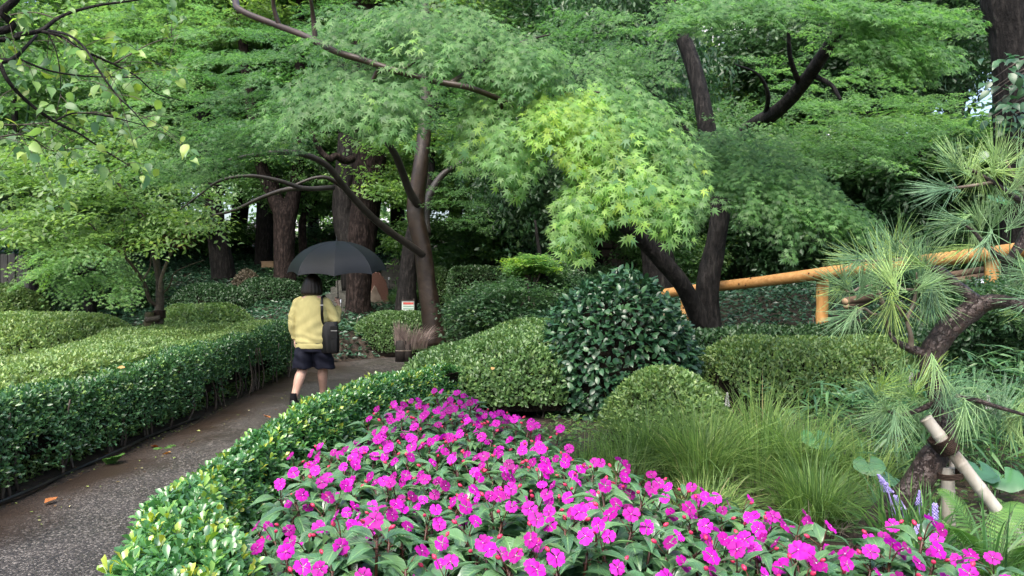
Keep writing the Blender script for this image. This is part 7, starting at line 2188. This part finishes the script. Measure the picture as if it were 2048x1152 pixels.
# (px, py, direction in the picture in degrees: 0 up, 90 right, 180 down, spread class)
TL = [(1918, 328, -20, 2), (1905, 332, -70, 0), (1940, 338, 20, 0), (1990, 318, 0, 2), (2010, 318, 20, 2), (2045, 330, 30, 0), (1890, 378, -80, 0), (1880, 380, -120, 0), (1955, 350, 170, 0), (2030, 372, 60, 2), (2045, 395, 120, 0), (1985, 370, 150, 1), (2000, 345, 90, 0),
      (1912, 441, -75, 0), (1915, 445, -130, 0), (1945, 462, 170, 1), (1970, 488, 200, 0), (1990, 440, 0, 0), (1960, 440, -20, 0), (2040, 440, 40, 0), (2040, 520, 150, 0), (1920, 498, -95, 1),
      (1800, 480, -5, 1), (1790, 500, -50, 0), (1745, 520, -45, 0), (1705, 520, -80, 2), (1715, 520, -110, 0), (1780, 518, -10, 0), (1760, 520, 20, 0), (1820, 518, 10, 0), (1850, 530, 10, 0), (1840, 528, -60, 0),
      (1684, 572, -60, 0), (1684, 574, -120, 0), (1690, 570, 10, 0), (1750, 574, -20, 0), (1728, 570, 10, 0), (1785, 560, 0, 0), (1785, 566, -60, 0), (1834, 545, 5, 1), (1832, 548, -20, 0), (1858, 570, 160, 2), (1858, 568, 100, 0), (1862, 575, 190, 1), (1850, 572, 60, 0),
      (1782, 610, 190, 1), (1780, 615, 160, 1), (1785, 608, 200, 0), (1702, 631, -110, 1), (1704, 632, 215, 0), (1856, 600, 185, 0), (1858, 590, 150, 0),
      (2060, 545, -115, 1), (2058, 548, 230, 1), (2055, 600, -95, 1), (2058, 612, -80, 1), (2050, 540, -60, 0),
      (1822, 785, -30, 0), (1822, 788, -80, 0), (1800, 770, 0, 1), (1770, 820, -70, 0), (1770, 822, -110, 0), (1800, 830, 200, 0), (1840, 820, 190, 1), (1836, 770, 20, 0), (1868, 735, 170, 1), (1872, 740, 195, 1), (1900, 790, 10, 0), (1905, 792, 150, 0), (1950, 800, 20, 0), (1955, 802, 170, 0), (2000, 815, 180, 1), (2005, 812, 30, 0), (2040, 828, 200, 1), (2045, 826, 60, 0), (1890, 800, 190, 0), (1745, 790, -40, 0), (1765, 770, 0, 0), (2020, 850, 175, 1), (1790, 850, 185, 0), (1930, 830, 190, 0)]
gP = np.random.default_rng(61)
for (px, py, ang, cl) in TL:
    d = 2.8 + gP.normal(0, 0.09)
    a = math.radians(ang + gP.normal(0, 8))
    dy = gP.normal(-0.1, 0.4)
    ax = np.array([math.sin(a), dy, math.cos(a)])
    me = TUF[{0: 0, 1: 3, 2: 5}[cl] + int(gP.integers(3 if cl == 0 else 2))]
    put_leaf('needle_tuft', me, pine, P(px, py, d), ax, gP.normal(0, 1, 3), gP.uniform(0.125, 0.168))

bamb = surf_mat('weathered_bamboo', [(0.3, (0.12, 0.09, 0.065)), (0.45, (0.28, 0.255, 0.215)), (0.7, (0.40, 0.385, 0.345))], 0.5, 12, 6, 0.35, 0.15, 0.003, (1, 1, 0.3))
su = thing('pine_support', 'two pale bamboo poles crossed and lashed with dark rope to hold up the pine', 'support', P(1900, 1100, 2.72))


def bamboo(a, b, r, nodes, parent):
    pts, rr = [], []
    cuts = [0] + nodes + [1]
    for q in range(len(cuts) - 1):
        t0, t1 = cuts[q], cuts[q + 1]
        for t, s in ((t0 + 0.004, 1.05), (t0 + 0.016, 1.0), ((t0 + t1) / 2, 0.97), (t1 - 0.016, 1.0), (t1 - 0.004, 1.04)):
            pts.append(a * (1 - t) + b * t)
            rr.append(r * s)
    return MB().tube(pts, rr, 16, 80, smooth=False).build('bamboo_pole', bamb, parent)


bamboo(P(1900, 1108, 2.72), P(1897, 935, 2.74), 0.0235, [0.34, 0.72], su)
bamboo(P(1905, 935, 2.78), P(1907, 868, 2.8), 0.012, [0.5], su)
bamboo(P(2052, 1092, 2.62), P(1852, 836, 2.72), 0.0225, [0.2, 0.44, 0.63, 0.86], su)
rp = MB()
for q in range(9):
    t = 0.725 + 0.011 * q
    c = P(2052, 1092, 2.62) * (1 - t) + P(1852, 836, 2.72) * t
    d = nrm(P(1852, 836, 2.72) - P(2052, 1092, 2.62))
    u = nrm(np.cross(d, [0, 1, 0]))
    w = np.cross(d, u)
    th = np.linspace(0, 2 * math.pi, 15)
    rp.tube(c + np.cos(th)[:, None] * u * 0.032 + np.sin(th)[:, None] * w * 0.06 + np.outer(th / 6.28, d) * 0.012 + [0, 0.02, 0], 0.0045, 5, 30)
rp.build('rope_lashing', rope_mat, su)
rp = MB()
for q in range(4):
    c = P(1900, 945 + 3 * q, 2.71)
    th = np.linspace(0, 2 * math.pi, 15)
    rp.tube(np.stack([c[0] + 0.045 * np.cos(th) + 0.01, c[1] + 0.04 * np.sin(th), c[2] + 0.008 * np.cos(th)], -1), 0.003, 5, 30)
rp.build('wire_tie', rope_mat, su)

# ---- leafy creeper on the huge right trunk
cr = thing('climbing_plant', 'broad leaved creeper hanging on the huge dark trunk at the right', 'creeper', P(2020, 300, 6.8))
gC2 = np.random.default_rng(62)
me = MB().leaves(TP_OVATE, np.zeros((1, 3)), np.array([[0, 1.0, 0]]), np.array([[0, 0, 1.0]]), 1.0, 0.5).mesh('creeper_leaf')
me.materials.append(leaf_mat('creeper_leaf_single', [(0.0, (0.02, 0.065, 0.025)), (1.0, (0.05, 0.125, 0.045))], 0.35, 0.55, 0.25, 'object'))
vm = MB()
for q in range(95):
    px = 2048 - abs(gC2.normal(0, 45))
    py = gC2.uniform(95, 285) + (2048 - px) * 0.25
    c = P(px, py, 6.7 + gC2.normal(0, 0.15))
    put_leaf('leaf', me, cr, c, np.array([gC2.normal(-0.35, 0.5), gC2.normal(-0.3, 0.4), gC2.normal(-0.35, 0.3)]), np.array([gC2.normal(0, 0.3), -0.5, 0.8]), gC2.uniform(0.09, 0.15))
for q in range(7):
    y0 = gC2.uniform(60, 240)
    vm.tube(pix([(2080, y0, 6.9), (2030, y0 + 20, 6.75), (1985, y0 + 50, 6.7)]), [0.008, 0.006, 0.003], 5, 10)
vm.build('vines', twig_mat, cr)

# ---- fallen leaves
fl_mat = leaf_mat('fallen_leaf', [(0.0, (0.30, 0.10, 0.03)), (0.5, (0.42, 0.18, 0.05)), (1.0, (0.45, 0.26, 0.10))], 0.5, 0.4, 0.1, 'object')
fme = MB().leaves(leaf_tpl([(0, 0, 0.02), (0.3, 0.26, 0.04), (0.65, 0.24, 0.0), (1, 0, 0.1)], 0.5), np.zeros((1, 3)), np.array([[0, 1.0, 0]]), np.array([[0, 0, 1.0]]), 1.0, 0.5).mesh('fallen_leaf')
fme.materials.append(fl_mat)
for lab, px, py, d, s in (('orange fallen leaf on the muddy path edge nearest the viewer', 86, 1008, None, 0.1), ('fallen leaf on the soil further along the glossy hedge', 342, 905, None, 0.09), ('small fallen leaf by the hedge foot near the ferns', 300, 893, None, 0.1),
                          ('orange fallen leaf lying on the near hedge shoots', 541, 838, 3.5, 0.05), ('tawny fallen leaf caught on the big spreading azalea', 985, 735, 5.9, 0.06), ('brown fallen leaf on the wide azalea behind the pine', 1566, 720, 6.0, 0.07),
                          ('orange curled leaf left of the pair beside the young tree foot', 333, 671, 10.6, 0.13), ('orange curled leaf right of the pair beside the young tree foot', 350, 671, 10.6, 0.12), ('tan leaf on the flat azalea hedge top', 250, 735, 6.4, 0.07)):
    if d is None:
        d = (CAM_Z - 0.03) * F_PX / (py - HY)
    c = P(px, py, d)
    o = bpy.data.objects.new('fallen_leaf', fme)
    LINK(o)
    o.location = c
    o.rotation_euler = (gP.normal(0, 0.25), gP.normal(0, 0.25), gP.uniform(0, 6.28))
    o.scale = (s,) * 3
    o['label'], o['category'] = lab, 'leaf'
# small bits of leaf on the muddy path margin
gL = np.random.default_rng(63)
n = 900
y = gL.uniform(3.2, 12, n)
x = -3.5 + np.abs(gL.normal(0, 0.28, n))
z = np.maximum(ground(x, y), np.where(x > -3.1, 0.019, 0)) + 0.006
m = MB()
th = gL.uniform(0, 6.28, n)
m.leaves(TP_OVAL, np.column_stack([x, y, z]), np.column_stack([np.cos(th), np.sin(th), gL.normal(0, 0.12, n)]), np.column_stack([gL.normal(0, 0.25, (n, 2)), np.ones(n)]), gL.uniform(0.012, 0.035, n), gL.random(n))
m.build('leaf_litter', leaf_mat('litter_leaf', [(0.0, (0.06, 0.03, 0.015)), (0.45, (0.14, 0.08, 0.03)), (0.6, (0.12, 0.2, 0.04)), (0.9, (0.3, 0.36, 0.08)), (1.0, (0.5, 0.45, 0.25))], 0.5, 0.4, 0.1), kind='stuff')
